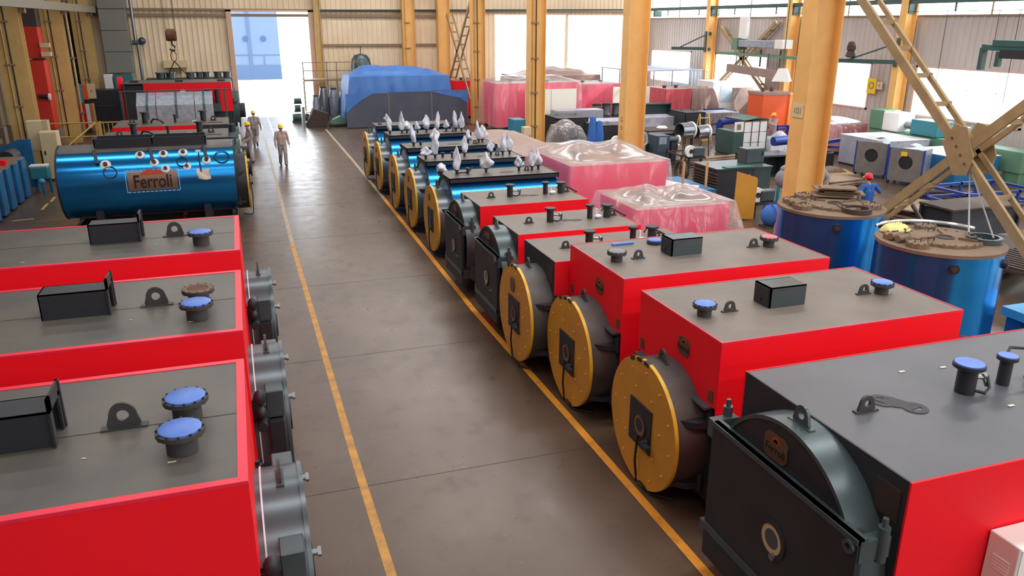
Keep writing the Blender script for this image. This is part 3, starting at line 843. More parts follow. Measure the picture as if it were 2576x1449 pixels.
cut = B().prism([(0.80, 0.16), (1.0, 0.16), (1.12, -0.1), (1.0, -0.12), (0.86, -0.02)], 2.347, 2.352, 'z').ring((0.86, 0.12, 2.347), (0.86, 0.12, 2.353), 0.13, 0.07, n=16).ring((1.04, -0.1, 2.347), (1.04, -0.1, 2.353), 0.12, 0.06, n=16).out('roof_opening', BLACK, t)
valve(t, 1.78, 0.03, 2.35, 0.3, 0.15, cap=CAPB)
valve(t, 2.3, 0.05, 2.35, 0.3, 0.1, cap=CAPB, side=False)
B().tube([(2.35, 0.12, 2.6), (2.5, 0.2, 2.66), (2.8, 0.15, 2.62), (3.0, -0.05, 2.4)], 0.016).out('hose', CABLE, t)
B().ell((2.62, 0.0, 2.4), 0.09, 0.06, 0.05).cyl((2.55, 0, 2.38), (2.75, -0.05, 2.38), 0.03, n=8).out('gauge_valve', STEEL, t)
for px, py in ((1.95, -0.35), (1.55, 0.6), (2.05, 0.55), (2.75, -0.3)): sticker(t, px, py, 2.35, 0.07, 0.03)
# white control cabinet hung on the red side
cb = thing('control_cabinet', 'white wall hung control box with dark display at the lower right corner', 'cabinet', (6.12, 3.98, 0.0))
B().box(-0.42, 0.42, -0.14, 0.15, 1.02, 1.72).out('body', WHITE, cb, smooth=False, bevel=0.008)
B().box(-0.4, 0.4, -0.15, -0.14, 1.04, 1.7).out('door', WHITE, cb, smooth=False)
B().box(-0.31, 0.18, -0.158, -0.15, 1.37, 1.60).out('display', SCREEN, cb, smooth=False)
B().box(-0.35, -0.2, -0.154, -0.15, 1.645, 1.665).out('name_strip', mat('pinkish_print', rgb(200, 150, 150), 0.5), cb, smooth=False)
B().prism([(-0.28, 1.13), (-0.04, 1.13), (-0.16, 1.335)], -0.156, -0.15, 'y').out('warning_triangle', SIGNY, cb, smooth=False)
text('warning_mark', '!', 0.15, LETTER, cb, facing((-0.16, -0.158, 1.2), (1, 0, 0), (0, 0, 1)), 0.001)
for z0 in (1.52, 1.2):
    for k in range(5):
        B().box(-0.427, -0.42, -0.08, 0.08, z0-0.03*k, z0-0.03*k+0.012).out('louvre', WHITE, cb, smooth=False)
for x0, y, L, nm in ((4.68, 12.42, 2.9, 'black fronted boiler with its yellow door half hidden by the red boiler'),
                     (4.68, 14.33, 2.55, 'nearer of two grey topped boilers with black door plates'),
                     (4.68, 16.86, 2.55, 'farther of two grey topped boilers with black door plates, next to the blue cylinders')):
    W = 1.62 if y > 13 else 1.54
    t = black_boiler(nm, x0, y, L, W, 2.05, plates=(y > 13))
    H = 2.05
    lug(t, 0.5, 0.0, H, 0.14, 'x')
    valve(t, 0.95, 0.0, H, 0.28, 0.11)
    valve(t, 1.82, 0.02, H, 0.28, 0.09, side=False)
    B().ell((1.98, -0.02, H+0.04), 0.09, 0.05, 0.04).cyl((1.95, 0.0, H), (1.95, 0, H+0.2), 0.02, n=8).out('gauge_valve', PLUG, t)
    valve(t, 2.2, 0.02, H, 0.26, 0.12, side=False)
    lug(t, 2.36, 0.1, H, 0.13, 'x')
    B().prism([(1.2, 0.08), (1.3, 0.12), (1.42, 0.05), (1.55, 0.06), (1.62, -0.06), (1.45, -0.1), (1.36, -0.04), (1.22, -0.06)], H-0.003, H+0.003, 'z').out('roof_opening', BLACK, t)
    B().tube([(2.3, 0.5, H+0.02), (2.4, 0.55, H+0.1), (2.52, 0.3, H+0.06), (2.55, -0.1, H+0.03)], 0.02).out('hose', CABLE, t)
    if y < 13:
        smokebox(t, -0.4, 0.0, 0.95, 0.84, DUSTDRUM)
        yellow_door(t, -0.45, 0.95, 0.86)
        nameplate(t, -0.457, 0.08, 1.45, 0.2, 0.26, BRASS, letters=False)

# ------------------------------------------------------------------ blue cylinder boilers
def wrapped(parent, x, y, z, h, r, pole=0.12, name='wrapped_valve', lean=0.0, seed=0):
    """fitting on a short stub, bundled in white plastic"""
    rnd = random.Random(seed*31+7)
    s = B().cyl((x, y, z), (x, y, z+pole+h*0.35), 0.035, n=8).cyl((x, y, z+pole-0.03), (x, y, z+pole), 0.07, n=12).out('stub', BLACK, parent)
    b = B(); nu, nv = 10, 9
    ph = [rnd.uniform(0, 6.28) for _ in range(4)]
    def f(u, v):
        t = u*2*PI
        w = math.sin(PI*(0.06+0.94*v)**0.8)**0.7
        rr = r*0.66*(0.2+0.9*w)*(1+0.3*math.sin(2*t+ph[0]+5*v)+0.22*math.sin(3*t+ph[1]-8*v)+0.12*math.sin(9*v+ph[2]))*(1.1-0.65*v**1.5)
        return (x+lean*v*h+rr*math.cos(t), y+rr*math.sin(t), z+pole+h*v)
    b.grid(nu*2, nv, f)
    return b.out(name, BAG, s, smooth=True, angle=180)

def blue_boiler(label, ycen, x0, L, eq, group='blue cylinder boilers with yellow doors along the right of the aisle', zc=1.09, r=0.96, seed=0, ztop=2.07):
    t = thing('boiler', label, 'boiler', (x0, ycen, 0), 0, group)
    B().cyl((0, 0, zc), (L, 0, zc), r, n=72).out('shell', BLUEM, t)
    B().ring((-0.012, 0, zc), (0.02, 0, zc), r+0.012, r-0.1, n=64).out('shell_rim', BLACK, t)
    b = B()
    for xx in (0.5, L-0.5): b.box(xx-0.12, xx+0.12, -0.7, 0.7, 0.0, 0.75)
    b.out('saddle', BLACK, t, smooth=False)
    skid(t, 0.05, L-0.05, 1.5)
    # flat walkway deck on the crown
    B().box(-0.02, L, -0.62, 0.62, ztop-0.02, ztop).out('deck', GREYTOP, t, smooth=False)
    B().box(-0.02, L, -0.62, -0.6, ztop-0.11, ztop+0.01).box(-0.02, L, 0.6, 0.62, ztop-0.11, ztop+0.01).box(-0.02, 0.0, -0.62, 0.62, ztop-0.11, ztop+0.01).box(L-0.02, L, -0.62, 0.62, ztop-0.11, ztop+0.01).out('deck_skirt', DARK, t, smooth=False)
    smokebox(t, -0.34, 0.0, 0.95, 0.83, DRUM, lugs=False)
    yellow_door(t, -0.39, 0.95, 0.86, black_rim=False)
    nameplate(t, -0.396, 0.1, 1.5, 0.13, 0.17, BRASS, letters=False)
    lug(t, -0.2, 0.0, 1.77, 0.2, 'y')
    for k, (kind, x, h) in enumerate(eq):
        yy = 0.05*((k*7) % 5-2)
        if kind == 'w': wrapped(t, x, yy, ztop, h, 0.13, seed=seed*10+k, lean=0.1*((k % 3)-1))
        elif kind == 'W': wrapped(t, x, yy, ztop, h, 0.2, seed=seed*10+k)
        elif kind == 'l': lug(t, x, yy-0.15, ztop, 0.13, 'x')
        elif kind == 'v': valve(t, x, yy, ztop, h, 0.06, side=False)
        elif kind == 'h': B().tube([(x, yy-0.1, ztop+0.02), (x+0.15, yy-0.2, ztop+0.05), (x+0.35, yy-0.1, ztop+0.03), (x+0.5, yy, ztop+0.15)], 0.02).out('hose', CABLE, t)
        elif kind == 'o': B().prism([(x, yy-0.05), (x+0.2, yy-0.1), (x+0.42, yy-0.02), (x+0.38, yy+0.08), (x+0.1, yy+0.07)], ztop-0.003, ztop+0.006, 'z').out('roof_opening', BLACK, t)
    return t
eqA = [('W', -0.1, 0.22), ('w', 0.34, 0.62), ('h', 0.3, 0), ('v', 0.62, 0.16), ('W', 1.15, 0.42), ('o', 1.45, 0), ('w', 2.05, 0.3), ('l', 2.25, 0), ('w', 2.4, 0.5), ('w', 2.62, 0.46)]
eqB = [('W', 0.1, 0.25), ('w', 0.4, 0.7), ('v', 0.65, 0.14), ('v', 0.9, 0.16), ('w', 1.3, 0.5), ('o', 1.6, 0), ('w', 2.1, 0.36), ('l', 2.28, 0), ('w', 2.45, 0.55), ('w', 2.7, 0.52)]
eqC = [('w', 0.3, 0.6), ('v', 0.55, 0.12), ('W', 1.05, 0.4), ('o', 1.4, 0), ('w', 2.15, 0.32), ('l', 2.3, 0), ('w', 2.5, 0.6), ('W', 2.65, 0.45)]
eqD = [('w', 0.1, 0.55), ('w', 0.55, 0.66), ('W', 0.75, 0.3), ('w', 1.1, 0.3), ('W', 1.45, 0.5), ('w', 1.8, 0.62), ('o', 2.0, 0), ('w', 2.2, 0.3), ('l', 2.4, 0), ('w', 2.55, 0.62), ('w', 2.72, 0.58)]
for lb, y, eq, sd in (('nearest blue cylinder boiler with yellow door, beside the grey topped boilers', 19.85, eqA, 1),
                      ('second blue cylinder boiler counted from the grey topped boilers on the right', 22.55, eqB, 2),
                      ('third blue cylinder boiler from the grey topped boilers, its deck partly brown with dust', 25.2, eqC, 3),
                      ('fourth blue cylinder boiler, next to last before the dark tarp wall', 28.3, eqD, 4),
                      ('last blue cylinder boiler before the dark tarp wall, mostly hidden', 31.1, [('w', 0.5, 0.3), ('l', 0.2, 0)], 5)):
    blue_boiler(lb, y, 4.83, 2.95, eq, seed=sd)

# left blue cylinder with the maker's plate
t = thing('boiler', 'large blue cylinder boiler on the left with a Ferroli plate'.replace(' a Ferroli plate', ' a taped lettered plate'), 'boiler', (-0.32, 25.6, 0), PI)
L, zc, r = 4.72, 1.4, 1.05
B().cyl((0, 0, zc), (L, 0, zc), r, n=96).out('shell', BLUEM, t)
for xa_, xb_ in ((-0.02, 0.03), (L-0.03, L+0.02)): B().ring((xa_, 0, zc), (xb_, 0, zc), r+0.01, r-0.1, n=64).out('shell_rim', BLACK, t)
b = B()
for xx in (0.9, L-0.9): b.box(xx-0.1, xx+0.1, -0.75, 0.75, 0, 0.8)
b.out('saddle', BLACK, t, smooth=False); skid(t, 0.1, L-0.1, 1.4)
smokebox(t, -0.3, 0.0, 1.2, 0.86, BLACK, lugs=True); yellow_door(t, -0.34, 1.2, 0.88, cable=True)
B().lathe([(r+0.006, 0.05), (r+0.006, L-0.05)], (0, 0, zc), 'x', 18, PI*0.32, PI*0.68).out('crown_cover', GREYTOP, t)
# upturned tray frame lying on the crown
ztr = zc+r
b = B().box(0.75, 3.75, 0.38, 0.41, ztr-0.08, ztr+0.2).box(0.75, 3.75, -0.35, -0.32, ztr+0.02, ztr+0.2).box(0.75, 0.78, -0.35, 0.41, ztr-0.02, ztr+0.2).box(3.72, 3.75, -0.35, 0.41, ztr-0.02, ztr+0.2).box(2.2, 2.23, -0.35, 0.41, ztr+0.0, ztr+0.18)
b.out('tray', DARK, t, smooth=False)
B().box(0.78, 3.72, -0.32, 0.38, ztr-0.0, ztr+0.03).out('tray_floor', BLACK, t, smooth=False)
def onshell(x, ang, off=0.0):
    """point on the shell; ang measured from straight up towards the viewer (local +y)"""
    return Vector((x, (r+off)*math.sin(ang), zc+(r+off)*math.cos(ang)))
def pad(x, ang, s, ma=PLUG, round_=True):
    p, q = onshell(x, ang, -0.02), onshell(x, ang, 0.025)
    o = B().cyl(p, q, s, n=20).out('insulation_pad', ma, t)
    B().cyl(onshell(x, ang, 0.02), onshell(x, ang, 0.1), s*0.4, n=14).out('socket', RUSTD, o)
    return o
for x, a, s in ((3.45, 0.98, 0.14), (2.18, 0.98, 0.12), (0.78, 0.98, 0.12), (1.9, 1.16, 0.12), (1.32, 1.13, 0.11)): pad(x, a, s)
for x, a in ((2.55, 0.72), (1.93, 0.72), (1.4, 0.7)): pad(x, a, 0.13, RIVET)
for x in (3.75, 2.3, 0.85):
    B().bar(onshell(x, 0.52, 0.06), onshell(x-0.1, 0.98, 0.1), 0.08, 0.05).out('strut', BLACK, t, smooth=False)
def loop(x, a, s, name='cable_loop'):
    pts = [onshell(x+s*math.cos(k*2*PI/18), a+s*0.9*math.sin(k*2*PI/18), 0.03) for k in range(19)]
    return B().tube(pts, 0.014).out(name, CABLE, t)
loop(3.35, 1.2, 0.17); loop(1.45, 1.0, 0.14); loop(0.35, 0.9, 0.2)
B().tube([onshell(0.98, 0.75, 0.03), onshell(0.98, 0.95, 0.05), onshell(0.95, 1.3, 0.02)], 0.02).out('cable', CABLE, t)
B().box(0.92, 1.06, r*math.sin(0.68)-0.03, r*math.sin(0.68)+0.03, zc+r*math.cos(0.68)-0.02, zc+r*math.cos(0.68)+0.05).out('clip', PLUG, t, smooth=False)
# lettered plate, bent round the shell
PLM = mat('bronze_sheet', rgb(150, 120, 100), 0.35, metal=0.5)
a0, a1, x0, x1 = 1.22, 1.72, 1.62, 2.92
pl = B().grid(8, 8, lambda u, v: onshell(x0+(x1-x0)*u, a0+(a1-a0)*v, 0.012)).out('name_plate', PLM, t)
for side in range(4):
    for k in range(12):
        f0, f1 = k/12+0.012, (k+1)/12-0.012
        e = 0.05
        if side < 2:
            aa = a0-e*0.9 if side == 0 else a1+e*0.9
            P, Q = onshell(x0-e+(x1-x0+2*e)*f0, aa, 0.015), onshell(x0-e+(x1-x0+2*e)*f1, aa, 0.015)
        else:
            xx = x0-e if side == 2 else x1+e
            P, Q = onshell(xx, a0-e+(a1-a0+2*e)*f0, 0.015), onshell(xx, a0-e+(a1-a0+2*e)*f1, 0.015)
        B().bar(P, Q, 0.03, 0.012).out('tape', RIVET, pl, smooth=False)
am = 1.50
n_ = Vector((0, math.sin(am), math.cos(am))); upv = Vector((0, -math.cos(am), math.sin(am)))
M = facing(onshell((x0+x1)/2, am, 0.02), (-1, 0, 0), upv)
text('lettering', 'Ferroli', 0.5, LETTER, pl, M @ Matrix.Diagonal((0.76, 1.05, 1.0, 1.0)), 0.006, 0.007)
B().prism([(-0.32, 0.0), (0.32, 0.0), (0.25, 0.09), (0.12, 0.15), (0.05, 0.12), (-0.1, 0.17), (-0.22, 0.1)], -0.004, 0.004, 'z').out('flame_mark', LOGO, pl, smooth=False).matrix_local = facing(onshell((x0+x1)/2, 1.30, 0.022), (-1, 0, 0), Vector((0, -math.cos(1.3), math.sin(1.3))))
B().grid(5, 5, lambda u, v: onshell(0.72+0.34*u+0.02*math.sin(5*v), 1.22+0.28*v+0.02*math.sin(4*u), 0.02+0.012*math.sin(6*u+5*v))).out('paper_note', PAPER, t)
B().box(3.1, 3.28, 0.72, 0.78, 0.34, 0.37).out('blue_chock', TEAL, t, smooth=False)
# ------------------------------------------------------------------ generic builders for the far parts of the shop
def nz(a, b, k=1.0):
    return math.sin(a*2.3*k+1.3*math.sin(b*1.7*k))*0.5+math.sin(a*5.1*k-b*3.3*k)*0.3+math.sin(b*7.9*k+a*1.1)*0.2
def drape(name, label, cat, X0, X1, Y0, Y1, H, ma, z0=0.05, flare=0.12, wr=0.05, bulge=None, group=None, corner=0.0, th=0.0):
    """sheet thrown over a box: flat crown with folds, skirts that hang and flare"""
    cx, cy = (X0+X1)/2, (Y0+Y1)/2
    b = B()
    nx, ny = 34, 24
    bu = bulge or (lambda u, v: 0.05*abs(nz(u*6, v*5)))
    def top(u, v):
        e = min(1.0, 6*min(u, 1-u, v, 1-v))
        return (X0+(X1-X0)*u-cx, Y0+(Y1-Y0)*v-cy, H+bu(u, v)*e)
    b.grid(nx, ny, top)
    per = [(i/nx, 0.0) for i in range(nx)]+[(1.0, j/ny) for j in range(ny)]+[(1-i/nx, 1.0) for i in range(nx)]+[(0.0, 1-j/ny) for j in range(ny)]
    n = len(per)
    def skirt(s, t):
        k = int(round(s*n)) % n
        u, v = per[k]
        x, y = X0+(X1-X0)*u-cx, Y0+(Y1-Y0)*v-cy
        ox = (-1 if u == 0 else 1 if u == 1 else 0); oy = (-1 if v == 0 else 1 if v == 1 else 0)
        a = x*3.1+y*2.7
        off = (1-(1-t)**2)*flare+wr*t**0.6*(0.5+0.8*math.sin(a*2.2)+0.7*(1-2*abs(math.sin(a*3.7+0.8*t)))**3+0.3*math.sin(a*9+t*2))
        return (x+ox*off, y+oy*off, H+(z0-H)*t*(1-0.03*math.sin(a*1.3)))
    b.grid(n, 7, skirt)
    bmesh.ops.remove_doubles(b.bm, verts=b.bm.verts, dist=1e-4)
    o = b.out(name, ma, None, smooth=True, angle=60, solid=th, loc=(cx, cy, 0))
    tag(o, label, cat, group)
    return o

def red_case(label, X0, X1, Y0, Y1, H, group=None, ma=None, top=None):
    t = thing('boiler', label, 'boiler', ((X0+X1)/2, (Y0+Y1)/2, 0), 0, group)
    w, d = (X1-X0)/2, (Y1-Y0)/2
    ma = ma or RED
    for s in (-1, 1):
        B().box(-w, w, s*d-0.015, s*d+0.015, 0.15, H).out('side_panel', ma, t, smooth=False)
        B().box(s*w-0.015, s*w+0.015, -d+0.015, d-0.015, 0.15, H).out('end_panel', ma, t, smooth=False)
    B().box(-w+0.015, w-0.015, -d+0.015, d-0.015, H-0.03, H-0.005).out('roof_sheet', top or GREYTOP2, t, smooth=False)
    skid(t, -w+0.05, w-0.05, 2*d-0.2)
    for x in (-w*0.5, w*0.4):
        B().cyl((x, 0, H-0.01), (x, 0, H+0.14), 0.1, n=12).cyl((x, 0, H+0.11), (x, 0, H+0.14), 0.16, n=14).out('flange_stub', FLANGE, t)
    return t

def cabinet(name, label, cat, X0, X1, Y0, Y1, H, ma, z0=0.0, doors=1, top=None, front=None, rz=0.0, face='y', handle=True, group=None, feet=True):
    """sheet metal cabinet: body, inset doors with handles, plinth; doors look to -y (or -x)"""
    t = thing(name, label, cat, ((X0+X1)/2, (Y0+Y1)/2, z0), rz, group)
    w, d = (X1-X0)/2, (Y1-Y0)/2
    pz = 0.06 if feet else 0.0
    B().box(-w, w, -d, d, pz, H).out('body', ma, t, smooth=False, bevel=0.012)
    if feet: B().box(-w+0.03, w-0.03, -d+0.03, d-0.03, 0, 0.06).out('plinth', BLACK, t, smooth=False)
    if top: B().box(-w-0.01, w+0.01, -d-0.01, d+0.01, H, H+0.02).out('top_sheet', top, t, smooth=False)
    for k in range(doors):
        g = 0.02
        if face == 'y':
            a0, a1 = -w+(2*w)*k/doors+g, -w+(2*w)*(k+1)/doors-g
            dd = B().box(a0, a1, -d-0.018, -d, pz+g, H-g).out('door', front or ma, t, smooth=False, bevel=0.006)
            if handle: B().box(a1-0.09, a1-0.06, -d-0.05, -d-0.018, H*0.5, H*0.5+0.16).out('handle', BLACK, dd, smooth=False)
        else:
            a0, a1 = -d+(2*d)*k/doors+g, -d+(2*d)*(k+1)/doors-g
            dd = B().box(-w-0.018, -w, a0, a1, pz+g, H-g).out('door', front or ma, t, smooth=False, bevel=0.006)
            if handle: B().box(-w-0.05, -w-0.018, a1-0.09, a1-0.06, H*0.5, H*0.5+0.16).out('handle', BLACK, dd, smooth=False)
    return t

def open_frame(name, label, cat, X0, X1, Y0, Y1, H, ma, z0=0.0, s=0.05, levels=(), shelf=None, mid=(), group=None):
    """welded frame of posts and rails"""
    t = thing(name, label, cat, ((X0+X1)/2, (Y0+Y1)/2, z0), 0, group)
    w, d = (X1-X0)/2, (Y1-Y0)/2
    for sx in (-1, 1):
        for sy in (-1, 1):
            B().box(sx*w-s/2, sx*w+s/2, sy*d-s/2, sy*d+s/2, 0, H).out('post', ma, t, smooth=False)
    for z in tuple(levels)+(H-s,):
        for sx in (-1, 1): B().box(sx*w-s/2, sx*w+s/2, -d, d, z, z+s).out('rail', ma, t, smooth=False)
        for sy in (-1, 1): B().box(-w, w, sy*d-s/2, sy*d+s/2, z, z+s).out('rail', ma, t, smooth=False)
    for x in mid:
        for sy in (-1, 1): B().box(x-s/2, x+s/2, sy*d-s/2, sy*d+s/2, 0, H).out('post', ma, t, smooth=False)
    if shelf is not None:
        B().box(-w, w, -d, d, H, H+0.03).out('top_plate', shelf, t, smooth=False)
    return t

def hollow_box(name, label, cat, X0, X1, Y0, Y1, H, ma, open_side='+x', z0=0.0, th=0.03, inner=None, group=None):
    """box with one side open, like an unfinished casing"""
    t = thing(name, label, cat, ((X0+X1)/2, (Y0+Y1)/2, z0), 0, group)
    w, d = (X1-X0)/2, (Y1-Y0)/2
    P = {'-x': ('side_panel', (-w, -w+th, -d, d, 0, H)), '+x': ('side_panel', (w-th, w, -d, d, 0, H)), '-y': ('front_panel', (-w, w, -d, -d+th, 0, H)), '+y': ('rear_panel', (-w, w, d-th, d, 0, H)), '+z': ('top_panel', (-w, w, -d, d, H-th, H)), '-z': ('floor_panel', (-w, w, -d, d, 0, th))}
    for k, (nm, bx) in P.items():
        if k == open_side: continue
        B().box(*bx).out(nm, ma, t, smooth=False)
    # folded rim round the open side and two lifting eyes
    if open_side in ('+x', '-x'):
        s = w if open_side == '+x' else -w
        B().box(s-0.02, s+0.02, -d, -d+0.06, 0, H).box(s-0.02, s+0.02, d-0.06, d, 0, H).box(s-0.02, s+0.02, -d, d, H-0.06, H).out('rim', GRAPH, t, smooth=False)
    else:
        s = d if open_side == '+y' else -d
        B().box(-w, -w+0.06, s-0.02, s+0.02, 0, H).box(w-0.06, w, s-0.02, s+0.02, 0, H).box(-w, w, s-0.02, s+0.02, H-0.06, H).out('rim', GRAPH, t, smooth=False)
    for x in (-w*0.6, w*0.6): B().tube([(x-0.06, 0, H), (x-0.05, 0, H+0.09), (x+0.05, 0, H+0.09), (x+0.06, 0, H)], 0.015).out('lifting_eye', BLACK, t)
    return t

def bundle(name, label, X, Y, ang, L, n, ma, r=0.04, z=0.0, layers=3, group=None, square=False, tilt=0.0):
    """stack of bars or pipes lying on the floor, each a part"""
    t = thing(name, label, 'steel stock', (X, Y, z), ang, group)
    rnd = random.Random(int(X*100)+n)
    zz = 0.0; left = n; k = 0
    for ly in range(layers):
        m_ = max(1, (n-ly*2)//layers+1)
        for i in range(m_):
            y = (i-(m_-1)/2)*2.3*r+rnd.uniform(-0.3, 0.3)*r
            e0, e1 = rnd.uniform(-0.25, 0.05), rnd.uniform(-0.05, 0.25)
            b = B()
            if square: b.box(-L/2+e0, L/2+e1, y-r, y+r, zz, zz+r*1.3)
            else: b.cyl((-L/2+e0, y, zz+r), (L/2+e1, y, zz+r), r, n=8)
            b.out('bar', ma, t, smooth=not square)
        zz += (1.35 if square else 1.85)*r
    return t
def plates(name, label, X, Y, ang, w, d, n, ma, z=0.0, th=0.03, jit=0.12, gap=0.0):
    """stack of loose steel plates, each a part"""
    t = thing(name, label, 'steel stock', (X, Y, z), ang)
    rnd = random.Random(int(X*77+Y*13))
    for k in range(n):
        ww, dd = w*rnd.uniform(0.75, 1.0), d*rnd.uniform(0.75, 1.0)
        ox, oy, a = rnd.uniform(-jit, jit), rnd.uniform(-jit, jit), rnd.uniform(-0.1, 0.1)
        z0 = k*(th+gap)
        if gap and k: 
            B().box(ox-0.05, ox+0.05, oy-dd*0.4, oy+dd*0.4, z0-gap, z0).out('spacer', WOOD, t, smooth=False)
        B().box(ox-ww/2, ox+ww/2, oy-dd/2, oy+dd/2, z0, z0+th, rot=a).out('plate', ma, t, smooth=False)
    return t
# ------------------------------------------------------------------ rear of the left row
def rear_boiler(label, ycen, W=2.4, H=2.2, L=3.95):
    t = thing('boiler', label, 'boiler', (-0.5, ycen, 0), PI, 'grey topped boilers behind the blue cylinder')
    for s in (-1, 1):
        B().box(0.95, L, s*W/2-0.01, s*W/2+0.01, 0.2, H).out('side_panel', RED, t, smooth=False)
        B().box(0.0, 0.95, s*W/2-0.012, s*W/2+0.008, 0.2, H-0.02).out('black_panel', BLACK, t, smooth=False)
    B().box(0, 0.02, -W/2, W/2, 0.2, H).out('front_panel', GREENS, t, smooth=False)
    B().box(L-0.02, L, -W/2, W/2, 0.2, H).out('rear_panel', GRAPH, t, smooth=False)
    B().box(0, L, -W/2, W/2, H-0.02, H+0.005).out('roof_sheet', GREYTOP, t, smooth=False)
    skid(t, 0.1, L-0.1, W-0.3)
    B().box(0.2, 0.75, 0.45, 0.6, H+0.004, H+0.02).out('roof_slot', BLACK, t, smooth=False)
    for x in (0.9, 2.95): valve(t, x, 0.1, H, 0.42, 0.16, side=False)
    valve(t, 1.9, 0.1, H, 0.3, 0.07, side=False)
    B().prism([(1.45, 0.1), (1.7, 0.16), (1.95, 0.1), (1.7, 0.05)], H-0.003, H+0.01, 'z').out('roof_opening', BLACK, t)
    B().tube([(2.3, 0.3, H+0.02), (2.45, 0.4, H+0.15), (2.65, 0.3, H+0.18), (2.75, 0.2, H+0.03)], 0.03).out('hose', CABLE, t)
    lug(t, 3.4, 0.1, H, 0.2, 'x'); lug(t, 0.55, -0.1, H, 0.2, 'x')
    B().box(1.15, 1.3, 0.1, 0.16, H, H+0.06).out('white_tag', PLUG, t, smooth=False)
    sb = smokebox(t, -0.3, 0, 1.1, 0.85, GREENS, lugs=True)
    B().cyl((-0.36, 0, 1.1), (-0.3, 0, 1.1), 0.88, n=40).out('door', GREENS, t)
    B().cyl((-0.62, 0.05, 0.95), (-0.36, 0.05, 0.95), 0.24, n=24).cyl((-0.66, 0.05, 0.95), (-0.62, 0.05, 0.95), 0.3, n=24).out('burner', BLACK, t)
    B().cyl((-0.1, 0.35, 1.0), (-0.1, 0.35, 2.1), 0.14, n=16).out('motor', BLACK, t)
    for yy, zz in ((-0.5, 1.75), (0.55, 1.6), (0.1, 1.9), (-0.2, 2.0)): B().box(-0.4, -0.33, yy-0.05, yy+0.05, zz-0.08, zz+0.08).out('fitting', PLUG, t, smooth=False)
    return t
rear_boiler('grey topped boiler standing directly behind the blue cylinder on the left', 29.35)
rear_boiler('grey topped boiler with a thin red strip, in front of the strapped grey sheets', 33.05)
# bent grey sheets strapped on a frame
zc_ = aty(450, 231, 40.0).z-2.06
t = thing('bent_cover', 'grey bent sheet cover with dark straps in front of the distant red boiler', 'cover', (-2.85, 39.5, 0))
for k in range(4):
    x0 = -1.55+k*0.81
    B().prism([(-0.5, 0.25), (-0.25, 1.55+zc_), (0.55, 2.06+zc_), (0.55, 2.02+zc_), (-0.22, 1.51+zc_), (-0.47, 0.25)], x0+0.01, x0+0.79, 'x').out('sheet', GALV, t, smooth=False)
for x in (-1.1, 0.1, 1.28):
    B().prism([(-0.53, 0.2), (-0.28, 1.57+zc_), (0.56, 2.1+zc_), (0.56, 2.07+zc_), (-0.26, 1.54+zc_), (-0.51, 0.2)], x-0.045, x+0.045, 'x').out('strap', GREENS, t, smooth=False)
B().cyl((-2.3, 0.55, 2.12+zc_), (2.4, 0.55, 2.14+zc_), 0.025, n=8).out('rail', GREENS, t)
for x in (-2.2, 2.2): B().box(x-0.04, x+0.04, 0.5, 0.6, 0, 2.12+zc_).out('post', GREENS, t, smooth=False)
B().box(-1.6, 1.7, -0.45, 0.5, 0, 0.26).out('base_frame', BLACK, t, smooth=False)
# distant red boiler
t = thing('boiler', 'distant red boiler with a long red panel near the open door', 'boiler', (-0.36, 47.2, 0), PI)
B().box(0.0, 4.3, 1.38, 1.42, 1.95, 2.8).box(0.0, 0.95, 1.38, 1.42, 1.3, 1.95).out('side_panel', RED, t, smooth=False)
B().box(4.3, 5.2, 1.2, 1.3, 1.9, 2.72).box(0, 5.2, 1.0, 1.36, 0.2, 1.9).out('black_panel', BLACK, t, smooth=False)
B().box(0, 5.3, -1.4, 1.4, 2.78, 2.82).out('roof_sheet', GREYTOP, t, smooth=False)
B().box(0, 0.03, -1.4, 1.4, 0.2, 2.8).box(5.2, 5.25, -1.4, 1.4, 0.2, 2.8).box(0, 5.2, -1.4, -1.37, 0.2, 2.8).out('end_panel', GREENS, t, smooth=False)
skid(t, 0.1, 5.1, 2.2)
B().ring((5.3, 0.9, 2.75), (5.5, 0.9, 2.75), 0.4, 0.2, n=20).out('red_flange', RED, t)
B().box(5.32, 5.5, 0.75, 1.05, 0.8, 2.4).out('red_pipe', RED, t, smooth=False)
for x in (0.75, 1.25): B().cyl((x, 1.6, 1.7), (x, 1.6, 2.45), 0.12, n=12).out('stub', BLACK, t)
B().box(0.6, 1.5, 1.45, 1.85, 1.35, 1.75).out('stub_box', GRAPH, t, smooth=False)
B().prism([(2.3, 2.35), (2.6, 2.35), (2.5, 2.46), (2.4, 2.5), (2.3, 2.42)], 1.42, 1.43, 'y').out('flame_mark', PLUG, t, smooth=False)
for x in (0.5, 2.6, 4.8): B().box(x-0.2, x+0.2, 0.3, 0.6, 2.82, 2.9).out('clip', BLACK, t, smooth=False)
smokebox(t, -0.3, 0, 1.3, 1.0, GREENS); B().cyl((-0.6, 0.0, 1.2), (-0.3, 0, 1.2), 0.4, n=24).out('burner', BLACK, t)
# skid of upright flanged stubs behind it
t = thing('stub_skid', 'dark skid of upright flanged grey pipe stubs behind the distant red boiler', 'pipework', (-2.6, 50.6, 0))
B().box(-2.3, 2.3, -0.6, 0.6, 2.6, 2.78).box(-2.2, -2.0, -0.5, 0.5, 0, 2.6).box(2.0, 2.2, -0.5, 0.5, 0, 2.6).out('frame', BLACK, t, smooth=False)
for px, r in ((403, 0.3), (428, 0.3), (478, 0.28), (500, 0.2), (518, 0.24), (548, 0.26), (570, 0.24)):
    x = aty(px, 185, 50.4).x+2.6
    B().cyl((x, 0, 2.78), (x, 0, 3.08), r*0.8, n=16).cyl((x, 0, 3.05), (x, 0, 3.1), r, n=18).out('stub', GRAPH, t)
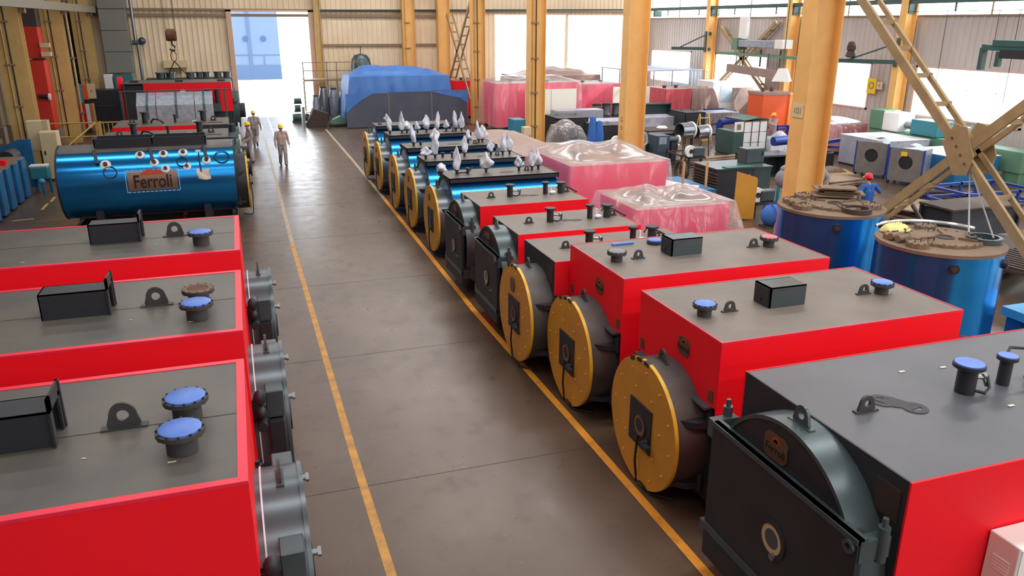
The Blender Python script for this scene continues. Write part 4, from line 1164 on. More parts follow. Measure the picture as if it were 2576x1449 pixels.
# crane hook with two-leg sling
hk = aty(430, 88, 49.0)
t = thing('crane_hook', 'brown crane hook block hanging on wire ropes over the distant red boiler', 'hook', (hk.x, hk.y, hk.z))
for x in (-0.28, -0.22, 0.2, 0.26):
    B().cyl((x, 0, 0.1), (x*1.1, 0, 6.6), 0.012, n=5).out('wire_rope', CABLE, t)
B().cyl((-0.22, 0, 0), (0.22, 0, 0), 0.32, n=20).box(-0.28, 0.28, -0.1, 0.1, -0.3, 0.2).out('block', RUST, t)
B().tube([(0, 0, -0.28), (0, 0, -0.5), (0.12, 0, -0.62), (0.1, 0, -0.8), (-0.06, 0, -0.85), (-0.14, 0, -0.72)], 0.05, n=8).out('hook', BLACK, t)
B().tube([(0.0, 0, -0.75), (0.14, 0, -1.0), (0.12, 0, -1.3), (0, 0, -1.4), (-0.12, 0, -1.3), (-0.14, 0, -1.0), (0, 0, -0.75)], 0.03).out('sling_ring', RUST, t)
B().tube([(0, 0, -1.38), (-0.33, 0, -2.0), (-0.42, -0.05, -2.5)], 0.03).out('sling_leg', CABLE, t)
B().tube([(0, 0, -1.38), (0.55, 0, -2.1), (0.95, -0.05, -2.5)], 0.03).out('sling_leg', CABLE, t)

t = thing('wall_unit', 'cream box unit on the far wall behind the crane sling', 'box', (aty(441, 163, YF-0.25).x, YF-0.25, aty(441, 170, YF-0.25).z))
B().box(-0.65, 0.7, -0.2, 0.2, 0.0, 0.42).out('box', CREAM, t, smooth=False)
for k in range(4): B().box(-0.25+0.18*k, -0.2+0.18*k, -0.1, 0.1, -0.35, 0).out('pipe', GIRT, t, smooth=False)
# ------------------------------------------------------------------ left edge of the aisle
t = thing('ribbed_machine', 'long blue machine with dark recesses between upright ribs, at far left', 'machine', (-8.4, 27.6, 0))
B().box(-1.1, 1.05, -3.6, 3.6, 0.1, 1.36).out('body', BLACK, t, smooth=False)
for k in range(8):
    y = -3.4+k*0.98
    B().box(1.03, 1.14, y-0.28, y+0.28, 0.05, 1.38).out('rib', BLUEP, t, smooth=False, bevel=0.02)
B().box(-1.12, 1.1, -3.62, 3.62, 1.36, 1.42).out('top_plate', DUST, t, smooth=False)
o = B().lathe([(0, 0.22), (0.22, 0.2), (0.3, 0.1), (0.32, 0)], (0, 0, 0), n=14).box(0.1, 0.5, -0.1, 0.12, 0.0, 0.16).out('red_dome', RED, t, loc=(0.55, 1.7, 1.42))
t = thing('sloping_guard', 'blue sloping guard plate at the far end of the ribbed machine', 'guard', (-8.3, 33.2, 0))
B().prism([(-1.4, 0), (0.9, 0), (0.9, 1.75), (0.5, 1.75), (-1.4, 0.95)], -0.05, 0.05, 'y').out('plate', BLUEP, t, smooth=False)
B().box(0.35, 0.45, -0.07, -0.05, 0.9, 1.4).out('label_strip', LBLUE, t, smooth=False)
B().box(0.75, 0.9, 0.05, 0.9, 0, 0.1).out('foot', BLUEP, t, smooth=False)
p = atz(60, 440, 0.0)
t = thing('control_post', 'cream control box on a dark post beside the left tan column', 'control box', (-7.55, 35.3, 0))
B().box(-0.35, 0.2, -0.2, 0.2, 1.05, 2.2).out('box', CREAM, t, smooth=False, bevel=0.02)
B().box(0.2, 0.4, -0.2, 0.2, 1.15, 2.2).out('side_box', mat('shaded_cream', rgb(188, 172, 138), 0.5), t, smooth=False)
B().box(-0.05, 0.05, -0.06, 0.06, 0, 1.05).box(-0.2, 0.2, -0.15, 0.15, 0, 0.04).out('post', BLACK, t, smooth=False)
t = cabinet('tall_cabinet', 'tall cream cabinet tapering upwards, left of the blue cylinder boiler', 'cabinet', -7.35, -6.75, 34.3, 34.9, 1.85, CREAM)
B().box(-0.2, -0.15, -0.335, -0.32, 1.0, 1.15).out('lock', BLACK, t, smooth=False)
t = thing('pump_bucket', 'blue bucket pump with a white lid and blue legs on the brown floor', 'pump', (-7.0, 31.9, 0))
B().box(-0.3, 0.3, -0.22, 0.22, 0.5, 0.95).out('reservoir', TEAL, t, smooth=False, bevel=0.04)
B().box(-0.28, 0.28, -0.2, 0.2, 0.95, 1.0).out('lid', WHITE, t, smooth=False)
B().cyl((0.1, -0.3, 0), (0.05, -0.2, 0.5), 0.05, n=8).cyl((-0.2, 0.1, 0), (-0.2, 0.1, 0.5), 0.05, n=8).cyl((0.25, 0.1, 0), (0.25, 0.1, 0.5), 0.05, n=8).out('leg', BLUEP, t)
B().ell((0.05, -0.25, 0.45), 0.12, 0.1, 0.1).out('valve', LBLUE, t)
t = thing('dark_motor', 'dark motor unit between the ribbed machine and the cream cabinet', 'machine', (-7.75, 31.9, 0))
B().box(-0.35, 0.3, -0.5, 0.5, 0, 1.1).out('housing', BLACK, t, smooth=False, bevel=0.03)
B().cyl((-0.1, -0.52, 1.3), (-0.1, 0.4, 1.3), 0.28, n=18).out('motor', DARK, t)
B().box(0.28, 0.32, -0.2, 0.1, 1.05, 1.15).out('tag_plate', STEEL, t, smooth=False)
# tall machine columns behind the first left column
t = thing('red_press_column', 'tall orange red machine column behind the first tan column', 'machine', (aty(92, 200, 44.0).x, 44.0, 0))
B().box(-0.75, 0.55, -0.5, 0.5, 0.9, 4.1).box(-0.8, 0.5, -0.45, 0.5, 4.2, 5.6).out('column', REDORG, t, smooth=False, bevel=0.03)
B().box(-0.7, 0.5, -0.4, 0.5, 5.6, 8.6).out('upper_housing', mat('dark_brown_housing', rgb(70, 60, 56), 0.6), t, smooth=False)
B().box(-0.8, 0.7, -0.6, 0.6, 0, 0.9).out('base', DUST, t, smooth=False)
for z in (4.3, 4.7): B().box(0.5, 0.9, -0.6, -0.3, z, z+0.18).out('pipe_clip', CREAM, t, smooth=False)
B().cyl((0.1, -0.62, 2.5), (0.5, -0.62, 2.45), 0.1, n=12).out('lamp_arm', BLACK, t)
B().cyl((0.5, -0.62, 2.45), (0.58, -0.62, 2.44), 0.16, n=14).out('lamp', WHITE, t)
t = thing('machine_tower', 'tall cream machine tower with a red edge and a small blue sign', 'machine', (aty(132, 200, 46.6).x+0.15, 46.6, 0))
B().box(-0.75, 0.45, -0.4, 0.5, 0.8, 3.7).out('lower_casing', mat('tower_cream', rgb(190, 164, 112), 0.5), t, smooth=False, bevel=0.02)
B().box(-0.8, 0.4, -0.36, 0.5, 3.7, 8.8).out('upper_casing', mat('tower_tan', rgb(134, 112, 92), 0.6), t, smooth=False)
B().box(0.45, 0.62, -0.42, 0.5, 0.8, 8.8).out('red_edge', mat('tower_red', rgb(170, 52, 34), 0.5), t, smooth=False)
B().box(0.66, 0.76, -0.3, 0.3, 1.2, 8.6).out('cable_chain', DUST, t, smooth=False)
sg = B().box(-0.35, 0.05, -0.43, -0.41, 2.55, 3.05).out('blue_sign', SIGNB, t, smooth=False)
B().ring((-0.15, -0.445, 2.86), (-0.15, -0.435, 2.86), 0.12, 0.06, n=16).box(-0.28, -0.02, -0.44, -0.43, 2.6, 2.68).out('pictogram', WHITE, sg)
B().box(-0.9, 0.8, -0.6, 0.6, 0, 0.8).out('base', DUST, t, smooth=False)
t = thing('pipe_riser', 'bundle of tan and silver pipes rising beside the second left column', 'pipes', (aty(176, 200, 47.9).x, 47.9, 0))
for k, (x, r, mm) in enumerate(((-0.35, 0.08, COLL), (-0.15, 0.08, COLL), (0.08, 0.1, STEEL), (0.3, 0.06, COLL))):
    B().cyl((x, 0, 0.2), (x, 0, 11.5), r, n=10).out('pipe', mm, t)
for z in (1.2, 4.0, 6.8): B().box(-0.5, 0.45, -0.13, -0.05, z, z+0.08).out('clamp', GIRT, t, smooth=False)
# cladding, duct and pipes on the left part of the far wall
t = thing('grey_duct', 'large grey sheet duct with cross seams on the far wall at left', 'duct', (-6.55, YF-0.55, 0))
for k in range(6):
    B().box(-0.75, 0.72, -0.35, 0.3, 2.95+k*1.2, 2.95+k*1.2+1.18).out('duct_section', mat('duct_grey', rgb(128, 128, 122), 0.5), t, smooth=False, bevel=0.02)
t = thing('silver_pipe', 'silver pipe with an elbow on the far wall right of the grey duct', 'pipe', (-5.55, YF-0.5, 0))
B().cyl((0, 0, 4.75), (0, 0, 11), 0.1, n=12).cyl((0.1, 0, 1.9), (0.1, 0, 4.6), 0.09, n=12).out('riser', STEEL, t)
B().cyl((-0.2, 0, 4.65), (0.4, 0, 4.65), 0.13, n=12).ell((0.35, 0, 4.75), 0.22).out('elbow', GRAPH, t)
t = thing('louvre_panel', 'dark louvred panel on the far wall behind the left columns', 'louvre', (-9.6, YF-0.4, 0))
B().box(-1.2, 0.9, -0.1, 0.1, 2.2, 6.2).out('panel', DARK, t, smooth=False)
for k in range(7):
    B().box(-1.1, 0.8, -0.16, -0.1, 2.5+k*0.5, 2.54+k*0.5).out('slat', GRAPH, t, smooth=False)
t = cabinet('dark_cabinet', 'large dark slate cabinet at the far left below the grey duct', 'cabinet', -8.35, -6.35, 51.2, 52.4, 2.15, DARK, doors=1)
B().box(-0.6, 0.6, -0.64, -0.62, 1.25, 1.3).out('bar', GRAPH, t, smooth=False)
cabinet('blue_cabinet', 'pale blue cabinet behind the dark slate cabinet at the far left', 'cabinet', -6.9, -5.9, 53.0, 53.7, 2.85, TEAL, handle=False)
cabinet('white_cabinet', 'narrow white cabinet squeezed between the dark and pale blue cabinets', 'cabinet', -7.45, -7.0, 53.0, 53.7, 2.9, WHITE, handle=False)
p = aty(205, 285, 49.5)
t = thing('red_board', 'red board with a white edge standing below the orange sign', 'board', (p.x, 49.5, 0))
B().box(-0.22, 0.25, -0.05, 0.05, 0.25, 1.5).out('board', RED, t, smooth=False)
B().box(0.25, 0.42, -0.06, 0.06, 0.25, 1.55).out('edge', WHITE, t, smooth=False)
B().box(-0.2, 0.4, -0.2, 0.2, 0, 0.25).out('foot', BLACK, t, smooth=False)
p = aty(216, 240, 49.3)
t = thing('notice_sign', 'orange and cream notice beside the turquoise strip, left of the dark cabinet', 'sign', (p.x, 49.9, 0))
B().box(-0.25, 0.02, -0.02, 0.02, 1.75, 2.55).out('orange_half', ORANGE, t, smooth=False)
B().box(0.02, 0.42, -0.02, 0.02, 1.8, 2.6).out('cream_half', CREAM, t, smooth=False)
B().box(-0.5, -0.27, -0.03, 0.03, 1.6, 2.6).out('turquoise_strip', LBLUE, t, smooth=False)
text('letter', 'A', 0.3, ORANGE, t, facing((0.22, -0.022, 2.2), (1, 0, 0), (0, 0, 1)), 0.001)
B().box(-0.05, 0.05, 0.02, 0.1, 0, 2.5).out('post', BLACK, t, smooth=False)
cabinet('carton', 'brown carton beside the red board at the far left', 'box', aty(222, 290, 50).x, aty(238, 290, 50).x, 49.8, 50.5, 1.5, CARD, handle=False, feet=False)
# yellow guard rail
Yr = 43.0
a, c = aty(122, 312, Yr), aty(240, 308, Yr)
t = thing('guard_rail', 'yellow guard rail with a sloping stair rail, left of the grey topped boilers', 'rail', (a.x, Yr, 0))
Lr = c.x-a.x
B().cyl((0, 0, a.z), (Lr, 0, a.z), 0.035, n=8).cyl((0, 0, a.z-0.65), (Lr+0.8, 0, a.z-0.65), 0.035, n=8).out('rail', YRAIL, t)
B().cyl((Lr, 0, a.z), (Lr-1.4, -1.2, 0.1), 0.04, n=8).out('stair_rail', YRAIL, t)
for x in (0, Lr*0.5, Lr): B().box(x-0.03, x+0.03, -0.03, 0.03, 0, a.z).out('post', YRAIL, t, smooth=False)
t = thing('yellow_cage', 'yellow barred cage at the end of the guard rail', 'cage', (c.x+0.6, Yr+0.5, 0))
for k in range(7): B().box(-0.5+k*0.2, -0.46+k*0.2, -0.4, -0.36, 0.3, 1.2).out('bar', YRAIL, t, smooth=False)
B().box(-0.55, 0.8, -0.42, -0.36, 1.18, 1.24).box(-0.55, 0.8, -0.42, -0.36, 0.26, 0.32).box(-0.55, -0.5, -0.4, 0.4, 0, 1.2).box(0.75, 0.8, -0.4, 0.4, 0, 1.2).out('frame', YRAIL, t, smooth=False)
t = thing('workbench', 'cluttered tan workbench frame beyond the ribbed machine at the far left edge', 'bench', (-10.3, 37.6, 0))
B().box(-1.2, 0.9, -0.5, 0.5, 0.9, 1.0).out('top', DUST, t, smooth=False)
for x in (-1.1, 0.8): 
    for y in (-0.4, 0.4): B().box(x-0.05, x+0.05, y-0.05, y+0.05, 0, 0.9).out('leg', YRAIL, t, smooth=False)
for z in (1.3, 1.6): B().cyl((-1.2, -0.3, z), (0.9, -0.3, z), 0.04, n=8).out('rail', YRAIL, t)
B().box(0.5, 1.1, -0.3, 0.2, 1.0, 1.75).out('grey_box', mat('warm_grey_paint', rgb(140, 124, 108), 0.6), t, smooth=False)
B().box(0.62, 0.98, -0.33, -0.3, 1.1, 1.3).out('display', CREAM, t, smooth=False)
t = thing('yellow_gantry', 'yellow pipe heap in the dark bay behind the workbench', 'pipework', (-12.4, 42, 0))
for k in range(5): B().cyl((-1.4+0.1*k, 0.3*k, 1.0+0.22*k), (1.5, 0.25*k, 0.9+0.24*k), 0.09, n=8).out('pipe', YRAIL, t)
B().box(-1.2, -1.0, -0.2, 1.5, 0, 1.2).box(1.0, 1.2, -0.2, 1.5, 0, 1.2).out('trestle', BLACK, t, smooth=False)
# worn floor marks on the left
for (a, c) in (((30, 556), (85, 550)), ((105, 528), (120, 512)), ((128, 508), (138, 495))):
    P, Q = atz(*a, 0.004), atz(*c, 0.004)
    d = (Q-P); nn = Vector((-d.y, d.x, 0)).normalized()*0.05
    B()._add([P-nn, P+nn, Q+nn, Q-nn], [(0, 1, 2, 3)]).out('painted_dash', YRAIL, FLOOR, smooth=False)
# dark crane girder across the top left
t = thing('runway_girder', 'pale grey crane girder crossing the top of the left columns', 'beam', (XLC, 0, 0))
p0, p1 = aty(20, 14, 36.3), aty(300, 22, 54.0)
B().bar(Vector((0.75, 36.3-8, p0.z+0.1)), Vector((0.75, 54.2, p0.z+0.1)), 0.2, 0.35).out('girder', mat('girder_grey', rgb(132, 124, 110), 0.6), t, smooth=False)
for y in (36.8, 45.2, 53.0): B().box(0.48, 0.7, y-0.15, y+0.15, p0.z-0.25, p0.z-0.05).out('bracket', GIRT, t, smooth=False)
# ------------------------------------------------------------------ blue vertical tanks
def tank(label, cx, cy, r, H, man_ang, seed, port=None):
    t = thing('tank', label, 'tank', (cx, cy, 0), 0, 'upright blue tanks with dusty lids')
    B().cyl((0, 0, 0.12), (0, 0, H-0.03), r, n=80).out('shell', BLUEM, t)
    B().box(-0.012, 0.012, -r-0.004, -r+0.02, 0.15, H-0.05, rot=0.55, piv=(0, 0, 0)).out('shell_seam', NAVY, t, smooth=False)
    B().cyl((0, 0, 0), (0, 0, 0.12), r-0.06, n=48).out('base_ring', BLACK, t)
    B().lathe([(0, H), (r+0.012, H-0.005), (r+0.012, H-0.06)], n=80).out('lid', DUST, t)
    # big flat cover with scalloped bolt edge
    def scal(c, rr, n, z, h, nm, e=0.025):
        pts = []
        for k in range(n*4):
            a = 2*PI*k/(n*4); q = rr+(e if (k % 4) in (1, 2) else 0.0)
            pts.append((c[0]+q*math.cos(a), c[1]+q*math.sin(a)))
        o = B().prism(pts, z, z+h, 'z').out(nm, DUST, t, smooth=False)
        b = B()
        for k in range(n):
            a = 2*PI*(k+0.37)/n
            b.cyl((c[0]+rr*0.985*math.cos(a), c[1]+rr*0.985*math.sin(a), z+h), (c[0]+rr*0.985*math.cos(a), c[1]+rr*0.985*math.sin(a), z+h+0.018), 0.02, n=6)
        stuff(b.out('cover_bolt', DUST, o))
        return o
    mc = (0.05, -0.05)
    co = scal(mc, r*0.56, 20, H, 0.045, 'main_cover')
    B().ring((mc[0], mc[1], H+0.04), (mc[0], mc[1], H+0.06), 0.15, 0.11, n=20).out('centre_ring', RUSTD, co)
    B().cyl((mc[0], mc[1], H+0.046), (mc[0], mc[1], H+0.05), 0.11, n=16).out('centre_hole', BLACK, co)
    for k in range(3):
        a = k*2.1+seed
        B().box(0.2, 0.48, -0.012, 0.012, H+0.045, H+0.085, M=Matrix.Translation((mc[0], mc[1], 0)) @ Matrix.Rotation(a, 4, 'Z')).out('stiffener', DUST, co, smooth=False)
    for a in (0.3, 2.4, 4.4):
        x, y = mc[0]+0.42*math.cos(a+seed), mc[1]+0.42*math.sin(a+seed)
        B().tube([(x-0.06, y, H+0.04), (x-0.06, y, H+0.1), (x+0.06, y, H+0.1), (x+0.06, y, H+0.04)], 0.012).out('handle', RUSTD, co)
    # smaller hatches round it
    for k, a in enumerate((2.5, 3.25, 0.9, 1.7, 5.6)):
        a += seed*0.2
        x, y = r*0.74*math.cos(a), r*0.74*math.sin(a)
        if abs(((a-man_ang+PI) % (2*PI))-PI) < 0.45: continue
        h = scal((x, y), r*0.17, 10, H, 0.07, 'hatch', 0.012)
        B().tube([(x-0.06, y, H+0.07), (x-0.06, y, H+0.12), (x+0.06, y, H+0.12), (x+0.06, y, H+0.07)], 0.011).out('handle', RUSTD, h)
    # open manhole ring
    x, y = r*0.68*math.cos(man_ang), r*0.68*math.sin(man_ang)
    o = B().ring((x, y, H-0.01), (x, y, H+0.09), 0.27, 0.215, n=32).out('manhole_ring', GRAPH if seed else RUSTD, t)
    B().cyl((x, y, H+0.0), (x, y, H+0.012), 0.214, n=24).out('manhole_floor', BLACK, o)
    for k in range(2):
        B().cyl((-r*0.86, 0.05+0.16*k, H+0.07), (-r*0.6, 0.08+0.16*k, H+0.07), 0.055, n=12).out('stub', DUST, t)
    for a in (4.15, 5.2):
        p = Vector((r*math.cos(a), r*math.sin(a), H-0.22))
        q = Vector((r*1.06*math.cos(a), r*1.06*math.sin(a), H-0.22))
        o = B().cyl(p, q, 0.075, n=16).out('side_socket', BLACK, t)
        B().cyl(q, q+(q-p)*0.2, 0.045, n=12).out('socket_core', RUSTD, o)
    if port:
        a, z = port
        p = Vector((r*0.97*math.cos(a), r*0.97*math.sin(a), z)); q = Vector((r*1.14*math.cos(a), r*1.14*math.sin(a), z))
        o = B().cyl(p, q, 0.30, n=28).out('red_port', mat('dark_red_port', rgb(120, 26, 22), 0.4), t)
        B().cyl(q, q+(q-p)*0.15, 0.22, n=24).out('port_cover', BRASS, o)
    return t
tank('blue upright tank with dusty lid at the foot of the near column', 10.9, 12.55, 1.0, 2.4, 4.75, 0)
tank('blue upright tank with dusty lid and red side port, nearest the laced brace', 10.82, 9.8, 0.98, 2.4, 5.75, 1, port=(4.45, 0.78))
# bright hoop and slings on the nearer tank
o = B().lathe([(0.95, 2.43), (0.965, 2.46), (0.95, 2.49), (0.935, 2.46), (0.95, 2.43)], (0, 0, 0), n=40, a0=0.1, a1=2.2).out('steel_hoop', mat('bright_strip', rgb(230, 230, 226), 0.2, metal=0.5), None, loc=(10.86, 9.92, 0)); tag(o, 'bright curved steel strip lying on the rear rim of the nearest blue tank', 'hoop')
o = drape('yellow_cloth', 'crumpled pale yellow cloth on the rear rim of the nearest blue tank', 'cloth', 10.3, 10.65, 10.38, 10.5, 2.53, mat('pale_yellow_cloth', rgb(232, 226, 150), 0.8), z0=2.42, flare=0.06, wr=0.03)
t = thing('rope_sling', 'two pale ropes hanging from the gusset plate to the nearest blue tank', 'rope', (11.9, 10.6, 2.45))
top_ = atx(2440, 420, 13.5)-Vector((11.9, 10.6, 2.45))
B().cyl(top_, atz(2437, 585, 2.5)-Vector((11.9, 10.6, 2.45)), 0.014, n=6).out('rope', STEEL, t)
B().cyl(top_, atz(2500, 600, 2.5)-Vector((11.9, 10.6, 2.45)), 0.014, n=6).out('rope', STEEL, t)

# ------------------------------------------------------------------ plastic wrapped casings beside the row
red_case('red casing under clear film, the tall one right of the blue cylinders', 8.95, 12.1, 21.2, 24.6, 1.85, ma=PINKR, top=TARPG)
drape('plastic_sheet', 'clear film over the tall pink looking casing beside the blue cylinders', 'sheet', 8.88, 12.17, 21.13, 24.67, 1.92, FILM, z0=0.25, flare=0.1, wr=0.06, bulge=lambda u, v: 0.55*math.sin(PI*u)**0.7*math.sin(PI*v)*(0.75+0.35*nz(u*3, v*2)), group=None)
red_case('low red casing under clear film between the red boilers and the tall wrapped casing', 9.05, 11.7, 17.15, 19.3, 1.42, ma=PINKR, top=TARPG)
drape('plastic_sheet', 'crumpled clear film over the low pink casing behind the red boilers', 'sheet', 8.95, 11.8, 17.05, 19.4, 1.5, FILM, z0=0.2, flare=0.22, wr=0.11, bulge=lambda u, v: 0.3*math.sin(PI*u)*math.sin(PI*v)*(0.7+0.7*nz(u*4, v*3)))
o = red_case('brown sheeted casing between the blue cylinders and the turquoise cabinet', 8.6, 10.8, 28.4, 32.2, 1.4, ma=RUSTD)
drape('brown_sheet', 'dusty brown sheet over the casing behind the middle blue cylinders', 'sheet', 8.45, 10.95, 28.3, 32.3, 1.46, TARPG, z0=0.2, flare=0.12, wr=0.05, bulge=lambda u, v: 0.3*math.sin(PI*u)*math.sin(PI*v))
o = red_case('brown sheeted flat casing right of the third and fourth blue cylinders', 8.9, 12.0, 25.5, 27.9, 1.45, ma=RUSTD)
drape('brown_sheet', 'dusty brown sheet over the flat casing just behind the tall wrapped casing', 'sheet', 8.8, 12.1, 25.4, 28.0, 1.5, TARPG, z0=0.2, flare=0.1, wr=0.05, bulge=lambda u, v: 0.2*math.sin(PI*u)*math.sin(PI*v))

# ------------------------------------------------------------------ blue tarpaulin heap and its dark screen
Yt = 47.1
xa, xb = aty(872, 300, Yt-0.3).x, aty(1177, 300, Yt-0.3).x
t = thing('panel_screen', 'dark blue grey screen of three wide panels below the blue tarpaulin', 'screen', ((xa+xb)/2, Yt-0.3, 0))
w = (xb-xa)/2
for k, (p0, p1) in enumerate(((872, 980), (980, 1087), (1087, 1177))):
    x0, x1 = aty(p0, 300, Yt-0.3).x-(xa+xb)/2, aty(p1, 300, Yt-0.3).x-(xa+xb)/2
    B().box(x0+0.015, x1-0.015, -0.03, 0.03, 0.05, 1.95+0.05*k).out('panel', NAVYP, t, smooth=False)
    B().box(x1-0.02, x1+0.02, -0.04, 0.05, 0.0, 1.95+0.05*k).out('post', GIRT, t, smooth=False)
B().box(-w, w, -0.06, 0.08, 0, 0.06).out('foot', BLACK, t, smooth=False)
B().prism([(w-2.3, 2.02), (w-0.02, 2.03), (w-0.02, 1.25), (w-0.5, 1.6), (w-1.3, 1.75)], -0.05, -0.035, 'y').out('blue_flap', TARPB, t, smooth=False)
B().prism([(-w, 1.94), (-w+1.6, 1.96), (-w+0.9, 1.6), (-w+0.35, 1.2), (-w, 0.9)], -0.05, -0.035, 'y').out('blue_flap', TARPB, t, smooth=False)
xt0, xt1 = aty(880, 200, Yt+0.3).x, aty(1130, 200, Yt+0.3).x
ht = aty(960, 192, Yt+0.3).z
t = thing('covered_machine', 'large machine hidden under the blue tarpaulin near the far wall', 'machine', ((xt0+xt1)/2, Yt+1.95, 0))
B().box(-(xt1-xt0)/2+0.2, (xt1-xt0)/2-0.2, -1.35, 1.35, 0.1, ht-0.1).out('body', GRAPH, t, smooth=False)
B().box(-(xt1-xt0)/2+0.1, (xt1-xt0)/2-0.1, -1.4, 1.4, 0, 0.1).out('base', BLACK, t, smooth=False)
drape('tarpaulin', 'bright blue tarpaulin draped over the large machine behind the dark screen', 'tarpaulin', xt0, xt1, Yt+0.3, Yt+3.5, ht, TARPB, z0=0.1, flare=0.2, wr=0.12, bulge=lambda u, v: 0.55*math.sin(PI*v)*(0.55+0.45*math.cos(2.4*(u-0.25)))+0.06*nz(u*6, v*4))
t = thing('grey_dome', 'grey dome with a small spike showing above the blue tarpaulin', 'dome', (aty(910, 160, 53).x, 53.3, 0))
B().lathe([(0.65, 0), (0.65, 3.2), (0.58, 3.6), (0.4, 3.85), (0, 3.95)], n=24).out('dome', GRAPH, t)
B().cyl((0, 0, 3.9), (0, 0, 4.4), 0.03, n=6).out('spike', BLACK, t)
# heap of ducting and a gallery between the door and the tarpaulin
t = thing('gallery', 'brown railed gallery on posts at the far wall right of the door', 'platform', (aty(832, 200, 52.6).x, 52.6, 0))
w = 1.7
B().box(-w, w, -0.6, 0.9, 2.35, 2.45).out('deck', GIRT, t, smooth=False)
for x in (-w, -w*0.15, w*0.2, w):
    B().box(x-0.03, x+0.03, -0.6, -0.54, 2.45, 3.5).out('baluster', GIRT, t, smooth=False)
    B().box(x-0.04, x+0.04, -0.5, -0.42, 0, 2.35).out('post', GIRT, t, smooth=False)
for z in (2.95, 3.45): B().box(-w, w, -0.6, -0.55, z, z+0.05).out('rail', GIRT, t, smooth=False)
for k, (px, r, h, mm) in enumerate(((796, 0.24, 1.5, GALV), (816, 0.3, 2.0, STEEL), (841, 0.31, 1.9, GALV), (865, 0.28, 1.75, STEEL))):
    x = aty(px, 270, 51.6).x
    t = thing('duct_piece', ['short silver duct piece nearest the door jamb', 'tall round silver duct with a square neck under the gallery', 'wide grey duct piece leaning under the gallery', 'silver duct piece beside the blue tarpaulin corner'][k], 'duct', (x, 51.6, 0), 0.2*k, 'silver duct pieces under the gallery')
    B().lathe([(r*0.8, 0.02), (r, 0.3), (r, h*0.7), (r*0.6, h)], n=16).out('barrel', mm, t)
    B().ring((0, 0, h-0.03), (0, 0, h+0.05), r*0.7, r*0.5, n=16).out('collar', GRAPH, t)
    B().box(-r*0.9, r*0.9, -r*0.2, r*0.2, 0, 0.04).out('foot', BLACK, t, smooth=False)
t = thing('hopper', 'brown tapered hopper lying at the edge of the bright doorway', 'hopper', (aty(792, 285, 48.5).x, 48.5, 0))
B().prism([(-0.55, 0.02), (0.6, 0.02), (0.75, 0.75), (-0.1, 1.05)], -0.45, 0.45, 'y').out('shell', RUSTD, t, smooth=False)
B().box(-0.75, -0.6, -0.55, 0.55, 0, 1.2).out('flange', STEEL, t, smooth=False)
t = thing('valve_pile', 'dark castings with white tops piled at the right edge of the doorway', 'castings', (aty(760, 262, 51).x, 51.0, 0))
for (x, z, s) in ((-0.3, 0.0, 0.45), (0.1, 0.05, 0.38), (-0.2, 0.62, 0.36), (0.5, 0.0, 0.3), (-0.25, 1.1, 0.3)):
    B().cyl((x-s*0.7, 0, z+s*0.6), (x+s*0.7, 0, z+s*0.6), s*0.55, n=14).box(x-s*0.8, x+s*0.8, -s*0.4, s*0.4, z, z+s*0.25).out('casting', GREENS, t)
B().box(0.2, 0.95, -0.35, 0.3, 0.55, 0.62).out('white_lid', WHITE, t, smooth=False)
for nm, px, py, ma, lb in (('red_trolley', 862, 290, RED, 'small red trolley beside the corner of the dark screen'), ('green_grinder', 853, 317, MGREEN, 'green machine base on the floor beside the dark screen')):
    p = atz(px, py, 0)
    t = thing(nm, lb, 'machine', (p.x, p.y, 0))
    B().prism([(-0.5, 0.15), (0.4, 0.15), (0.4, 0.45), (0.1, 0.6), (-0.35, 0.4)], -0.3, 0.3, 'y').out('body', ma, t, smooth=False)
    B().box(-0.55, 0.5, -0.34, 0.34, 0.04, 0.15).out('base', BLACK if nm[0] == 'g' else RED, t, smooth=False)
    for x in (-0.4, 0.35): B().cyl((x, -0.33, 0.08), (x, 0.33, 0.08), 0.08, n=10).out('wheel', BLACK, t)

# ------------------------------------------------------------------ wrapped casings and white boards along the far side
red_case('big pink wrapped casing right of the column with cables', 13.75, 18.75, 43.6, 46.1, 2.58, ma=PINKR)
drape('plastic_sheet', 'clear film over the big pink casing behind the turquoise cabinet', 'sheet', 13.6, 18.85, 43.5, 46.2, 2.66, FILM, z0=0.2, flare=0.15, wr=0.08, bulge=lambda u, v: 0.25*math.sin(PI*v)+0.08*nz(u*5, v*4))
red_case('red casing with a white hatch left of the big pink wrapped casing', 12.9, 15.6, 49.8, 51.4, 2.35)
red_case('pink wrapped casing between the two white boards', 20.1, 22.9, 46.6, 49.0, 2.2, ma=PINKR)
drape('plastic_sheet', 'clear film over the pink casing standing between the two white boards', 'sheet', 20.0, 23.0, 46.5, 49.1, 2.27, FILM, z0=0.2, flare=0.08, wr=0.05)
o = red_case('wide casing under a brown sheet near the open bays of the far wall', 17.2, 22.9, 50.0, 52.6, 2.5, ma=RUSTD)
drape('brown_sheet', 'dusty brown sheet over the wide casing before the open bays of the far wall', 'sheet', 17.0, 23.0, 49.85, 52.75, 2.56, TARPG, z0=0.3, flare=0.15, wr=0.08, bulge=lambda u, v: (0.5*math.sin(PI*u)+0.1*nz(u*7, v*3))*math.sin(PI*v))
